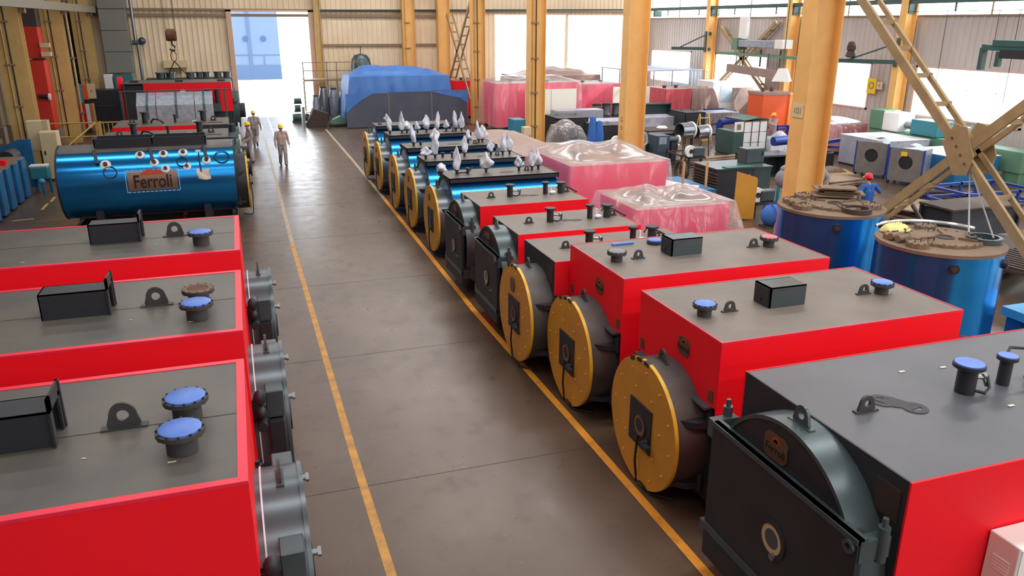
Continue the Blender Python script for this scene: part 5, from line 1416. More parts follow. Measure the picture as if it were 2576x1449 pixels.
def board(label, p0, p1, Y, top, bot):
    a, c = aty(p0, top, Y), aty(p1, top, Y)
    t = thing('white_board', label, 'board', ((a.x+c.x)/2, Y, 0))
    w = (c.x-a.x)/2; zb = aty(p0, bot, Y).z
    B().box(-w, w, -0.03, 0.03, zb, a.z).out('panel', mat('cream_white_board', rgb(250, 246, 232), 0.5), t, smooth=False)
    for x in (-w+0.05, w-0.05): B().box(x-0.03, x+0.03, 0.03, 0.09, 0, a.z).box(x-0.03, x+0.03, -0.4, 0.5, 0, 0.05).out('stand', GIRT, t, smooth=False)
    B().box(-0.01, 0.01, -0.034, -0.03, zb, a.z).out('joint', GIRT, t, smooth=False)
board('cream white board in front of the big pink casing, crossed by the column with cables', 1322, 1450, 42.6, 226, 300)
board('white board behind the stencilled ochre column', 1543, 1655, 45.2, 219, 285)
red_case('dull red wrapped casing right of the second white board', 23.1, 24.75, 41.1, 43.0, 2.25, ma=mat('dull_red', rgb(190, 62, 74), 0.5, col2=rgb(205, 90, 100), scale=2, stretch=(3, 3, 0.4)), top=TARPG)
drape('brown_sheet', 'dusty greyish sheet hanging over the right end of the dull red casing', 'sheet', 25.2, 26.5, 41.6, 43.1, 2.2, TARPG, z0=0.5, flare=0.25, wr=0.15, bulge=lambda u, v: 0.15*nz(u*4, v*4))
t = thing('crate_stack', 'crate under the dusty sheet beside the dull red casing', 'crate', (25.85, 42.35, 0))
B().box(-0.5, 0.5, -0.6, 0.6, 0.1, 2.1).out('body', WOOD, t, smooth=False)
for x in (-0.4, 0, 0.4): B().box(x-0.05, x+0.05, -0.65, 0.65, 0, 0.1).out('runner', WOOD, t, smooth=False)
# canopy booth
yc0, yc1 = 45.5, 50.5
x0, x1 = 23.4, 28.6
t = thing('canopy_booth', 'booth with a flat bluish canopy on thin posts and pale curtains', 'booth', (26.0, 48, 0))
B().box(-2.7, 2.6, -2.5, 2.5, 2.98, 3.05).out('roof', mat('bluish_canopy', rgb(170, 176, 196), 0.5), t, smooth=False)
for x in (-2.6, -1.3, 0, 1.3, 2.5):
    B().box(x-0.03, x+0.03, -2.45, -2.39, 0, 2.98).out('post', GALV, t, smooth=False)
    B().box(x-0.03, x+0.03, 2.39, 2.45, 0, 2.98).out('post', GALV, t, smooth=False)
SHEETB = film('pale_blue_curtain_film', (0.75, 0.88, 0.98, 1), 0.35, 0.3, 0.15)
for k in range(4):
    B().grid(8, 1, lambda u, v: (-0.05+k*0.64+0.62*u, -2.43+0.04*math.sin(u*18), 2.95-2.6*v)).out('curtain', SHEETB, t, smooth=True, angle=90)
t = cabinet('white_machine', 'tall white machine cabin with a pale blue window under the canopy', 'machine', aty(1790, 250, 43.2).x, aty(1846, 250, 43.2).x, 43.2, 45.0, 2.45, WHITE, handle=False)
B().box(-0.2, 0.75, -0.96, -0.92, 1.25, 2.2).out('window', SHEETB, t, smooth=False)
B().box(-0.7, -0.4, -0.95, -0.92, 0.2, 0.6).out('grille', DARK, t, smooth=False)
t = thing('leaning_sheet', 'large grey sheet leaning beside the orange cabinet', 'sheet', (aty(1888, 260, 40.5).x, 40.5, 0))
B().prism([(-0.1, 0.55), (0.5, 2.25), (0.53, 2.25), (-0.07, 0.55)], -1.0, 1.05, 'x').out('sheet', TARPG, t, smooth=False)
B().box(-1.0, 1.05, -0.2, -0.1, 0.35, 0.65).out('white_edge', WHITE, t, smooth=False)
B().box(-1.05, 1.1, -0.3, 0.5, 0, 0.36).out('plinth', GREENS, t, smooth=False)
B().box(-0.95, -0.75, -0.02, 0.06, 1.5, 1.8).out('switch_box', WHITE, t, smooth=False)
# orange cabinet
pa, pb = aty(1921, 240, 34.8), aty(1986, 240, 34.8)
t = thing('orange_cabinet', 'bright orange cabinet in front of the right wall windows', 'cabinet', (pa.x, 34.8, 0), 0.0)
w = pb.x-pa.x
B().box(0, w, 0, 1.3, 0.1, pa.z).out('body', ORANGE, t, smooth=False, bevel=0.01)
B().box(w, w+1.0, -0.05, 1.0, 0.1, pa.z).out('side_wing', ORANGEL, t, smooth=False, bevel=0.01)
B().box(-0.03, w+0.02, -0.03, 1.33, pa.z, pa.z+0.14).out('cap', TARPG, t, smooth=False)
B().box(0.05, w-0.05, 0.05, 1.2, 0, 0.1).out('plinth', BLACK, t, smooth=False)
B().cyl((w*0.55, -0.03, 1.15), (w*0.55, 0.0, 1.15), 0.05, n=10).out('lock', RUSTD, t)
for x in (0.3, 0.8): B().cyl((x, 0.5, pa.z+0.14), (x, 0.5, pa.z+0.35), 0.1, n=10).out('stub', RUST, t)

# ------------------------------------------------------------------ swing jibs, crane and lamps on the right wall
def jib(label, y, px_tip, py_tip, py_up, ma=GREENS):
    root = Vector((XR-0.75, y, 0)); tip = atx(px_tip, py_tip, XR-2.2)
    t = thing('wall_jib', label, 'jib crane', (root.x, y, tip.z))
    d = tip-Vector((root.x, y, tip.z))
    B().bar((0, 0, 0), d, 0.12, 0.18).out('arm', ma, t, smooth=False)
    B().bar((0, 0, 0.85), d*0.82, 0.07, 0.07).out('stay', ma, t, smooth=False)
    B().box(-0.08, 0.1, -0.08, 0.08, -0.2, 1.05).out('mast', ma, t, smooth=False)
    B().box(0.05, 0.3, -0.12, 0.12, 0.8, 1.0).box(0.05, 0.3, -0.12, 0.12, -0.15, 0.05).out('bracket', ma, t, smooth=False)
    return t, d
jib('green swing jib on the right wall column left of the green crane unit', 45.6, 1690, 121, 90)
t, d = jib('green swing jib with a hanging brown bell beside the yellow sign', 29.6, 2100, 152, 110)
B().lathe([(0.0, 0.75), (0.14, 0.7), (0.2, 0.5), (0.2, 0.35), (0.15, 0.3), (0.24, 0.05), (0.1, 0)], d*0.75+Vector((0, 0, 0.15)), n=14).out('bell', RUSTD, t)
# crane unit with grey box and laced bracing in the bay behind the near column
brace('wall bracing of laced members behind the green crane unit', 37.6, 45.6, [((44.5, 5.6), (38.8, 1.6)), ((39.0, 5.9), (44.4, 2.2))], XR-0.32, (41.6, 3.9), sep=0.3)
t = thing('crane_unit', 'green crane platform with a grey box and a white lamp housing on the right wall', 'crane', (XR-1.4, 40.0, 4.2))
def rel(px, py, X=XR-1.4): return atx(px, py, X)-Vector((XR-1.4, 40.0, 4.2))
g0, g1 = rel(1812, 132), rel(2032, 148)
B().bar(g0, g1, 0.5, 0.14).out('platform', MGREEN, t, smooth=False)
a, c = rel(1866, 100), rel(1962, 122)
for yy_ in (-2.2, 1.6): B().bar((0, yy_, a.z-0.3), (1.38, yy_, a.z-0.3), 0.12, 0.16).out('wall_bracket', GREENS, t, smooth=False)
B().box(-0.3, 0.3, min(a.y, c.y), max(a.y, c.y), c.z, a.z).out('grey_box', GALV, t, smooth=False, bevel=0.02)
a, c = rel(1962, 100), rel(1980, 123)
B().box(-0.32, 0.32, min(a.y, c.y), max(a.y, c.y), c.z, a.z).out('white_housing', WHITE, t, smooth=False)
a, c = rel(1855, 95), rel(1866, 125)
B().box(-0.35, 0.35, min(a.y, c.y), max(a.y, c.y), c.z, a.z).out('green_gearbox', MGREEN, t, smooth=False)
for px in (1872, 1915, 1965): 
    a = rel(px, 125); B().cyl(a, a+Vector((0, 0, -0.9)), 0.05, n=8).out('hanger', GREENS, t)
a = rel(1875, 42); c = rel(1875, 98)
B().box(-0.1, 0.1, a.y-0.35, a.y+0.35, c.z, a.z).out('white_post', WHITE, t, smooth=False)
t = thing('grey_beam', 'long dusty grey beam hanging below the green crane platform', 'beam', (XR-2.0, 40, 3.0))
def rel2(px, py): return atx(px, py, XR-2.0)-Vector((XR-2.0, 40.0, 3.0))
B().bar(rel2(1832, 170), rel2(1962, 190), 0.25, 0.42).out('beam', TARPG, t, smooth=False)
for px in (1850, 1930): a = rel2(px, 178); B().cyl(a+Vector((0, 0, 0.2)), a+Vector((0, 0, 0.9)), 0.03, n=6).out('hanger', GREENS, t)
p = atx(1968, 188, XR-2.4)
t = thing('canopy_lamp', 'white tapered lamp shade hanging over the orange cabinet', 'lamp', (p.x, p.y, p.z))
B().lathe([(0.62, -0.32), (0.28, 0.3), (0.0, 0.32)], n=4).out('shade', WHITE, t, smooth=False)
B().cyl((0, 0, 0.3), (0, 0, HW-p.z), 0.025, n=6).out('stem', GREENS, t)
B().cyl((0, 0, -0.35), (0, 0, -0.15), 0.12, n=10).out('bulb', PLUG, t)
for y, dz in ((37.4, 0),):
    t = thing('white_pipe', 'white rain pipe on the right wall beside the middle wall column', 'pipe', (XR-0.2, 36.9, 0))
    B().cyl((0, 0, 0.2), (0, 0, 6.9), 0.07, n=10).out('pipe', WHITE, t)
    for z in (1, 3, 5): B().box(-0.1, 0.15, -0.1, 0.1, z, z+0.06).out('clip', GIRT, t, smooth=False)
# teal hoist at the upper right
t = thing('jib_hoist', 'dark green hoist arm entering at the upper right edge', 'hoist', (XR-4, 19, 4.0))
def rel3(px, py): return atx(px, py, XR-4)-Vector((XR-4, 19, 4.0))
a, c = rel3(2476, 118), rel3(2600, 128)
B().bar(a, c, 0.25, 0.18).bar(rel3(2505, 108), rel3(2610, 112), 0.3, 0.2).out('arm', mat('deep_green_paint', rgb(46, 88, 86), 0.5), t, smooth=False)
a = rel3(2476, 120); B().box(-0.1, 0.1, a.y-0.08, a.y+0.08, a.z-0.75, a.z).out('upright', GREENS, t, smooth=False)
a = rel3(2515, 130); B().box(-0.08, 0.08, a.y-0.08, a.y+0.08, a.z-0.5, a.z).out('upright', GREENS, t, smooth=False)
a, c = rel3(2532, 125), rel3(2600, 150); B().box(-0.3, 0.3, min(a.y, c.y), max(a.y, c.y), c.z, a.z).out('motor', BLACK, t, smooth=False)
# signs
p = atx(2203, 216, XR-0.16)
t = thing('wall_sign', 'yellow hazard sign with a small cream card on the right wall', 'sign', (p.x, p.y, p.z))
B().box(-0.02, 0.02, -0.02, 0.55, -0.38, 0.32).out('yellow_plate', SIGNY, t, smooth=False)
B().box(-0.02, 0.02, -0.42, -0.06, -0.15, 0.2).out('cream_card', CREAM, t, smooth=False)
B().ring((-0.03, 0.26, 0), (-0.02, 0.26, 0), 0.17, 0.12, n=16).out('symbol', GIRT, t)
text('numeral', '4', 0.25, GIRT, t, facing((-0.022, -0.24, 0.02), (0, -1, 0), (0, 0, 1)), 0.001)
B().box(0.02, 0.16, 0.1, 0.2, -0.05, 0.05).out('bracket', GIRT, t, smooth=False)

# ------------------------------------------------------------------ unfinished grey and black casings in the middle bay
MATB = mat('blue_grey_sheet', rgb(150, 152, 172), 0.4, col2=rgb(175, 170, 180), scale=3)
hollow_box('open_casing', 'dark open casing nearest the column with cables', 'casing', 14.9, 16.6, 37.2, 39.2, 1.3, BLACK, '+y')
cabinet('grey_casing', 'long grey casing with two lifting eyes left of the rolled blue sheet', 'casing', 16.9, 19.7, 38.1, 39.7, 0.95, MATB, doors=2, handle=False)
hollow_box('open_casing', 'dark casing end plate standing in front of the long grey casing', 'casing', 15.9, 17.0, 34.6, 36.2, 1.2, BLACK, '+x')
cabinet('grey_casing', 'grey casing behind the long one, its top catching the light', 'casing', 16.4, 19.2, 41.0, 42.0, 1.25, MATB, doors=2, handle=False)
cabinet('grey_casing', 'pinkish grey casing right of the stencilled column', 'casing', 20.4, 22.6, 38.8, 40.1, 1.0, MATB, doors=1, handle=False)
hollow_box('open_casing', 'black open casing behind the pinkish grey casing', 'casing', 21.0, 23.1, 40.4, 40.8+0.0, 1.55, GREENS, '-y')
hollow_box('open_casing', 'black open casing in front of the dusty sheet', 'casing', 22.4, 23.6, 37.6, 39.4, 1.3, DARK, '+x')
t = cabinet('grid_casing', 'grey casing with a grid of panels behind the two round ducts', 'casing', 23.8, 26.0, 38.0, 39.4, 1.2, GALV, doors=4, handle=False)
B().box(-1.12, 1.12, -0.735, -0.715, 0.58, 0.64).out('cross_rail', GRAPH, t, smooth=False)
for k, px in enumerate((1500, 1524, 1549)):
    p = aty(px, 300, 42.6)
    t = thing('grey_drum', ['grey drum left of the stencilled column', 'middle grey drum behind the grey casings', 'dark grey drum touching the stencilled column'][k], 'drum', (p.x, 42.6, 0))
    B().lathe([(0, 0), (0.25, 0), (0.265, 0.4), (0.25, 0.42), (0.265, 0.8), (0.25, 0.82), (0.25, 1.35), (0, 1.37)], n=18).out('barrel', GRAPH if k else DUST, t)
    B().ring((0, 0, 1.33), (0, 0, 1.4), 0.265, 0.22, n=18).out('rim', BLACK, t)
# turquoise cabinet by the cabled column
cabinet('turquoise_cabinet', 'turquoise cabinet beside the foot of the column with cables', 'cabinet', aty(1292, 310, 37.8).x, aty(1322, 310, 37.8).x, 37.8, 38.7, 1.25, mat('turquoise', rgb(50, 138, 170), 0.45), doors=1)
cabinet('cream_box', 'small cream box standing against the foot of the column with cables', 'box', 12.7, 13.1, 36.0, 36.35, 1.1, CREAM)
# crumpled sheeted machine right of the cabled column
t = thing('sheeted_machine', 'machine under crumpled clear film right of the column with cables', 'machine', (14.65, 35.4, 0))
B().box(-0.45, 0.42, -0.42, 0.42, 0, 0.75).box(-0.35, 0.3, -0.3, 0.3, 0.75, 1.12).out('body', BLACK, t, smooth=False)
B().box(-0.3, 0.35, -0.44, -0.42, 0.2, 0.5).out('panel', GRAPH, t, smooth=False)
drape('plastic_sheet', 'small crumpled clear film bundle right of the column with cables', 'sheet', 14.05, 15.15, 34.9, 35.9, 1.2, FILM, z0=0.3, flare=0.25, wr=0.16, bulge=lambda u, v: 0.3*math.sin(PI*u)*math.sin(PI*v))
o = B()
for k in range(2):
    o.lathe([(0.0, 0), (0.26-0.05*k, 0.02), (0.22, 0.9), (0.14, 1.75-0.2*k), (0.0, 1.8-0.2*k)], (0.28*k, -0.1*k, 0), n=12)
o = o.out('rolled_sheet', CLOTHB, None, loc=(aty(1490, 350, 33.6).x, 33.6, 0)); tag(o, 'rolled blue sheet standing upright in front of the long grey casing', 'roll')
# welding benches, wire reels and round ducts
def bench(label, X, Y, w, d, h, items=True):
    t = thing('work_table', label, 'table', (X, Y, 0))
    B().box(-w/2, w/2, -d/2, d/2, h-0.06, h).out('top', RUSTD, t, smooth=False)
    for sx in (-1, 1):
        for sy in (-1, 1): B().box(sx*(w/2-0.06)-0.04, sx*(w/2-0.06)+0.04, sy*(d/2-0.06)-0.04, sy*(d/2-0.06)+0.04, 0, h-0.06).out('leg', BLACK, t, smooth=False)
    return t
bench('low steel table with copper coloured parts left of the stencilled column', 16.9, 32.4, 1.9, 1.0, 0.85)
o = B().box(-0.5, 0.5, -0.15, 0.15, 0, 0.1).cyl((-0.7, 0, 0.06), (0.7, 0, 0.06), 0.06, n=10).out('copper_bar', mat('copper', rgb(206, 120, 80), 0.4, metal=0.3), None, loc=(17.0, 32.3, 0.85)); tag(o, 'copper coloured bar lying on the low table left of the stencilled column', 'bar')
bench('dark steel table right of the stencilled column', aty(1668, 340, 33.3).x, 33.3, 2.4, 1.4, 1.15)
o = B().lathe([(0, 0.1), (0.2, 0.1), (0.26, 0.02), (0.24, 0)], n=14).out('white_bowl', WHITE, None, loc=(aty(1665, 325, 33.3).x, 33.3, 1.15)); tag(o, 'white bowl lying on the dark table right of the stencilled column', 'bowl')
def reel(label, px, py, Y, r=0.2):
    p = aty(px, py, Y)
    t = thing('wire_feeder', label, 'wire feeder', (p.x, Y, 0))
    B().ring((0, -0.07, p.z), (0, 0.07, p.z), r, r*0.4, n=22).out('reel', WHITE, t)
    B().cyl((0, -0.09, p.z), (0, 0.1, p.z), r*0.25, n=10).out('hub', BLACK, t)
    B().box(0.08, 0.6, -0.12, 0.2, p.z-0.2, p.z+0.15).out('feeder_box', GRAPH, t, smooth=False, bevel=0.03)
    B().box(-0.1, 0.6, -0.2, 0.25, max(0.02, p.z-0.28), p.z-0.2).out('cradle', BLACK, t, smooth=False)
    for x in (-0.05, 0.5): B().box(x-0.03, x+0.03, -0.05, 0.05, 0, max(0.05, p.z-0.28)).out('leg', BLACK, t, smooth=False)
    return t
reel('white wire reel on a feeder just left of the stencilled column', 1551, 357, 29.5, 0.25)
reel('white wire reel below the two round ducts', 1737, 381, 27.7, 0.24)
reel('white wire reel beside the yellow plate', 1904, 491, 20.6, 0.24)
def round_duct(label, px, py, Y, r=0.34):
    p = aty(px, py, Y)
    t = thing('round_duct', label, 'duct', (p.x, Y, 0), 0.2)
    B().ring((-0.3, 0, p.z), (0.35, 0, p.z), r, r-0.03, n=24).out('barrel', STEEL, t)
    B().cyl((0.1, 0, p.z), (0.13, 0, p.z), r-0.04, n=20).out('inner_plate', BLACK, t)
    B().ring((0.33, 0, p.z), (0.42, 0, p.z), r+0.03, r-0.04, n=24).out('collar', WHITE, t)
    for sx in (-0.25, 0.3):
        for sy in (-0.24, 0.24): B().cyl((sx*1.1, sy*1.2, 0), (sx, sy, p.z-r*0.7), 0.025, n=6).out('leg', RUSTD, t)
round_duct('round silver duct on legs, left one of the pair below the grid casing', 1722, 328, 31.5)
round_duct('round silver duct on legs, right one of the pair below the grid casing', 1762, 332, 31.9, 0.3)
t = thing('step_ladder', 'pale yellow step ladder behind the two round ducts', 'ladder', (aty(1768, 340, 34.5).x, 34.5, 0))
for x in (-0.35, 0.35):
    B().bar((x, -0.35, 0), (x*0.7, 0, 1.6), 0.05, 0.05).bar((x, 0.4, 0), (x*0.7, 0.02, 1.6), 0.05, 0.05).out('stile', YRAIL, t, smooth=False)
for k in range(4): B().box(-0.32+0.03*k, 0.32-0.03*k, -0.34+0.08*k, -0.2+0.08*k, 0.35*(k+1)-0.02, 0.35*(k+1)+0.02).out('tread', YRAIL, t, smooth=False)
open_frame('welding_stand', 'rusty open stand with a ring under the round ducts', 'stand', aty(1720, 400, 28.0).x, aty(1770, 400, 28.0).x, 28.2, 29.4, 0.75, RUSTD, levels=(0.2,))
t = thing('steel_ring', 'rusty steel ring leaning on its edge beyond the pink film', 'ring', (aty(1715, 405, 26.5).x, 26.5, 0))
B().ring((-0.06, 0, 0.42), (0.06, 0, 0.42), 0.42, 0.36, n=28).out('ring', RUSTD, t)
B().box(-0.15, 0.15, -0.1, 0.1, 0, 0.03).out('chock', WOOD, t, smooth=False)
t = cabinet('dark_locker', 'dark teal locker with two doors right of the stencilled column', 'cabinet', aty(1650, 400, 29.6).x, aty(1682, 400, 29.6).x, 29.6, 30.6, 1.35, mat('dark_teal', rgb(54, 74, 86), 0.45), doors=1)
B().box(-0.2, 0.15, -0.52, -0.5, 1.0, 1.3).out('grey_panel', GALV, t, smooth=False)
hollow_box('black_hood', 'black hood box on the floor left of the dark teal locker', 'hood', aty(1618, 400, 30.3).x, aty(1640, 400, 30.3).x, 30.3, 32.0, 0.95, BLACK, '+x')
t = thing('grinder_stand', 'pedestal grinder with a white guard beside the dark teal locker', 'grinder', (aty(1690, 400, 30.4).x, 30.4, 0))
B().box(-0.12, 0.12, -0.12, 0.12, 0, 0.95).out('pedestal', BLACK, t, smooth=False)
B().cyl((-0.22, 0, 1.05), (0.22, 0, 1.05), 0.12, n=14).out('motor', GRAPH, t)
B().cyl((0.2, 0, 1.05), (0.28, 0, 1.05), 0.19, n=16).out('guard', WHITE, t)
# dark crate with white panels that glow against the window
p0, p1 = aty(1866, 380, 31.4), aty(1924, 380, 31.4)
t = thing('panel_crate', 'dark green framed crate with nine white panels, beside the worker in grey', 'crate', (p0.x, 31.4, 0))
w = p1.x-p0.x; h = 1.55
B().box(-0.05, w+0.05, 0.02, 1.5, 0.06, 0.1).box(-0.05, w+0.05, 0.0, 1.5, h, h+0.08).out('lid', GREENS, t, smooth=False)
B().prism([(-0.05, h), (w*0.6, h+0.18), (w+0.1, h+0.08)], 0, 1.45, 'y').out('top_cover', GREENS, t, smooth=False)
for i in range(3):
    for j in range(3):
        B().box(i*w/3+0.02, (i+1)*w/3-0.02, 0.0, 0.02, 0.12+j*(h-0.14)/3+0.015, 0.12+(j+1)*(h-0.14)/3-0.015).out('panel', WHITE, t, smooth=False)
for i in range(4): B().box(i*w/3-0.02, i*w/3+0.02, -0.02, 0.03, 0.05, h).out('mullion', GREENS, t, smooth=False)
B().box(-0.5, -0.02, -0.02, 1.45, 0.05, 1.1).out('side_box', GREENS, t, smooth=False)
B().box(-0.5, -0.02, -0.01, 0.02, 1.1, h).out('side_panel', WHITE, t, smooth=False)
B().box(-0.38, -0.18, -0.03, -0.01, 1.2, 1.45).out('window', GIRT, t, smooth=False)
for x in (-0.45, w-0.05): B().box(x, x+0.06, 0.1, 1.4, 0, 0.06).out('runner', BLACK, t, smooth=False)
open_frame('welded_rack', 'dark blue welded frame in front of the white machine cabin', 'frame', aty(1800, 330, 39.6).x, aty(1845, 330, 39.6).x, 39.6, 40.9, 1.1, NAVY, s=0.1, levels=(0.3,))
t = thing('blue_beam', 'dark blue round beam on trestles behind the panel crate', 'beam', (aty(1845, 300, 36.0).x, 36.0, 0))
B().cyl((-0.8, 0, 0.95), (0.7, 0.3, 1.02), 0.16, n=14).out('tube', NAVY, t)
for x in (-0.6, 0.5): B().box(x-0.08, x+0.08, 0.1, 0.5, 0, 0.9).out('trestle', NAVY, t, smooth=False)
open_frame('welded_rack', 'dark blue frame beside the worker in grey overalls', 'frame', aty(1952, 340, 33.4).x, aty(2008, 340, 33.4).x, 33.4, 34.3, 0.9, NAVY, s=0.1, levels=(0.3,), mid=(0.0,))
o = drape('white_bag', 'heap of white sacking right of the worker in grey overalls', 'sack', aty(1962, 370, 31.0).x, aty(1990, 370, 31.0).x, 31.0, 32.0, 0.75, BAG, z0=0.02, flare=0.3, wr=0.1, bulge=lambda u, v: 0.3*math.sin(PI*u)*math.sin(PI*v))
for (px, py, lb) in ((1690, 365, 'bright sheet standing for a sun patch on the floor left of the panel crate'), (1955, 392, 'bright sheet standing for a sun patch behind the dark grey small box'), (1862, 392, 'thin bright strip standing for a sun patch on the floor in front of the panel crate')):
    p = atz(px, py, 0)
    o = B().prism([(-0.4, -0.1), (0.3, -0.25), (0.5, 0.05), (-0.2, 0.25)], 0.0, 0.02, 'z').out('sun_patch_sheet', mat('sun_patch_white', rgb(235, 232, 228), 0.25, metal=0.3), None, smooth=False, loc=(p.x, p.y, 0.0)); tag(o, lb, 'sun patch')  # thin pale sheets laid as patches of sun on the floor

# ------------------------------------------------------------------ yellow plate and tube sheet box
pt, pb = aty(1843, 432, 20.6), aty(1897, 560, 20.6)
PZ = aty(1843, 432, 20.5).z
t = thing('yellow_plate', 'upright yellow plate leaning on the dark slatted box', 'plate', (aty(1870, 540, 20.5).x, 20.5, 0), 0.0)
B().prism([(-0.38, 0.05), (0.36, 0.0), (0.40, PZ-0.30), (0.35, PZ-0.22), (-0.36, PZ)], -0.02, 0.02, 'y').out('plate', YEL, t, smooth=False)
B().box(-0.3, 0.3, 0.02, 0.35, 0, 0.04).out('foot', BLACK, t, smooth=False)
xl, xr = aty(1812, 430, 22.5).x, aty(1905, 430, 22.5).x
t = thing('tube_box', 'dark slatted box with sawtooth edges behind the yellow plate', 'casing', ((xl+xr)/2, 23.2, 0))
w = (xr-xl)/2
TH = aty(1812, 428, 22.65).z
B().box(-w, w, -0.55, 0.9, 0.15, TH).out('body', BLACK, t, smooth=False)
for k in range(int((TH-0.25)/0.1)):
    z = 0.2+k*0.1
    B().box(-w-0.07, -w+0.02, -0.6, 0.9, z, z+0.05).out('fin', RUSTD, t, smooth=False)
B().box(-w-0.05, w+0.7, -0.6, 0.95, TH, TH+0.04).out('top_plate', GRAPH, t, smooth=False)
B().box(-0.4, w, -0.62, -0.3, TH+0.04, TH+0.07).out('green_strip', mat('green_strip_paint', rgb(40, 110, 90), 0.5), t, smooth=False)
for k in range(int((TH-0.3)/0.11)):
    z = 0.25+k*0.11
    B().box(w-0.25, w-0.15, -0.57, -0.54, z, z+0.05).out('perforation', GALV, t, smooth=False)
B().box(w, w+0.7, -0.5, 0.9, 0.2, TH).out('end_box', GRAPH, t, smooth=False)
B().box(-w+0.05, w-0.05, -0.5, 0.85, 0, 0.15).out('runner', BLACK, t, smooth=False)
p = aty(1900, 400, 23.4)
cabinet('small_grey_box', 'small dark grey box standing on top of the slatted box', 'box', aty(1876, 400, 23.3).x, aty(1922, 400, 23.3).x, 23.3, 23.8, 0.5, GRAPH, z0=TH+0.04, feet=False)
hollow_box('dark_casing', 'dark flat casing just left of the near column behind the slatted box', 'casing', 18.6, 20.6, 26.2, 27.2, 0.9, GRAPH, '-y')
# table of papers and small coloured boxes beside the film covered casing
t = thing('blue_bench', 'blue bench covered with white sheets beyond the wrapped casings', 'bench', (13.35, 22.9, 0))
B().box(-0.9, 0.9, -1.2, 1.2, 0.1, 0.75).out('body', BLUEP, t, smooth=False)
B().box(-0.85, 0.85, -1.1, 1.1, 0, 0.1).out('plinth', BLACK, t, smooth=False)
for k, lb in enumerate(('farthest', 'second farthest', 'second nearest', 'nearest')):
    o = B().box(-0.5, 0.45, -0.3, 0.3, 0, 0.03, rot=0.3*k, piv=(0, 0, 0)).out('white_sheet', WHITE, None, smooth=False, loc=(12.85+0.2*k, 23.6-0.5*k, 0.752+0.002*k)); tag(o, lb+' white sheet lying loose on the blue bench', 'sheet', 'white sheets on the blue bench')
t = thing('red_blue_box', 'small box with a red top and light blue sides near the yellow plate', 'box', (aty(1795, 490, 20.6).x, 20.6, 0))
B().box(-0.22, 0.22, -0.25, 0.25, 0.05, 0.55).out('body', LBLUE, t, smooth=False)
B().box(-0.24, 0.24, -0.27, 0.27, 0.55, 0.78).out('lid', RED, t, smooth=False, bevel=0.03)
B().box(-0.2, 0.2, -0.2, 0.2, 0, 0.05).out('foot', BLACK, t, smooth=False)
for k, px in enumerate((1717, 1775)):
    p = aty(px, 470, 21.8+0.3*k)
    t = thing('marker_post', ['thin tan post left of the white sheets', 'thin tan post right of the white sheets'][k], 'post', (p.x, p.y, 0))
    B().box(-0.03, 0.03, -0.03, 0.03, 0, aty(px, 408, p.y).z).out('post', WOOD, t, smooth=False)
    B().box(-0.12, 0.12, -0.12, 0.12, 0, 0.03).out('foot', WOOD, t, smooth=False)
t = thing('blue_bag', 'bright blue bag with dark straps beside the wire reel and yellow plate', 'bag', (aty(1945, 515, 19.5).x, 19.5, 0))
B().ell((0, 0, 0.35), 0.36, 0.3, 0.34).out('bag', CLOTHB, t)
for x in (-0.1, 0.1): B().lathe([(0.36, -0.02), (0.38, 0), (0.36, 0.02)], (x, 0, 0.35), 'x', 16).out('strap', NAVY, t)
B().box(-0.3, 0.3, -0.2, 0.2, 0, 0.05).out('mat', RUSTD, t, smooth=False)
t = thing('gas_cylinder', 'pale slim gas cylinder beside the farther blue tank', 'cylinder', (aty(1962, 540, 15.6).x, 15.6, 0))
B().lathe([(0, 0), (0.11, 0), (0.11, 1.15), (0.05, 1.32), (0.05, 1.4), (0, 1.4)], n=14).out('body', GALV, t)
B().box(-0.06, 0.06, -0.02, 0.02, 1.4, 1.48).out('valve', BRASS, t, smooth=False)

# ------------------------------------------------------------------ fans, benches and steel stock in the right bay
def fan(label, X, Y, rz):
    t = thing('fan_casing', label, 'fan', (X, Y, 0), rz, 'grey square fan casings with round openings')
    h = 1.28; w = 0.62
    b = B()
    # front plate with a round opening
    n = 28; vs = []; R = 0.26; cz = 0.86
    for e in (-0.02, 0.02):
        for i in range(n):
            a = 2*PI*i/n; c, s = math.cos(a), math.sin(a)
            m_ = max(abs(c)/w, (s/(h+0.1-cz)) if s > 0 else (-s/(cz-0.15)))
            vs += [(c/m_, e, cz+s/m_), (R*c, e, cz+R*s)]
    fs = []
    for i in range(n):
        j = (i+1) % n; a0, h0, a1, h1 = 2*i, 2*i+1, 2*j, 2*j+1; k = 2*n
        fs += [(a0, h0, h1, a1), (k+a0, k+a1, k+h1, k+h0), (a0, a1, k+a1, k+a0), (h0, k+h0, k+h1, h1)]
    b._add(vs, fs)
    b.out('front_plate', GALV2, t, smooth=False)
    B().box(-w+0.02, w-0.02, 0.02, 0.05, 0.17, h+0.08).out('inner_back', BLACK, t, smooth=False)
    B().box(-w, -w+0.02, 0.02, 0.8, 0.15, h+0.1).box(w-0.02, w, 0.02, 0.8, 0.15, h+0.1).box(-w, w, 0.78, 0.8, 0.15, h).out('side_plate', GALV, t, smooth=False)
    for sx in (-1, 1): B().box(sx*w-0.025, sx*w+0.025, -0.03, 0.03, 0.15, h+0.1).out('edge_angle', NAVY, t, smooth=False)
    B().lathe([(0.5, 0.1), (0.5, 0.7)], (0, 0, h-0.25), 'y', 16, PI*0.02, PI*0.98).out('scroll', GRAPH, t)
    for x in (-w+0.06, w-0.06):
        for y in (0.03, 0.75): B().box(x-0.04, x+0.04, y-0.04, y+0.04, 0, 0.16).out('foot', BLACK, t, smooth=False)
    return t
GALV2 = mat('warm_grey_sheet', rgb(112, 108, 106), 0.45, col2=rgb(128, 122, 118), scale=3)
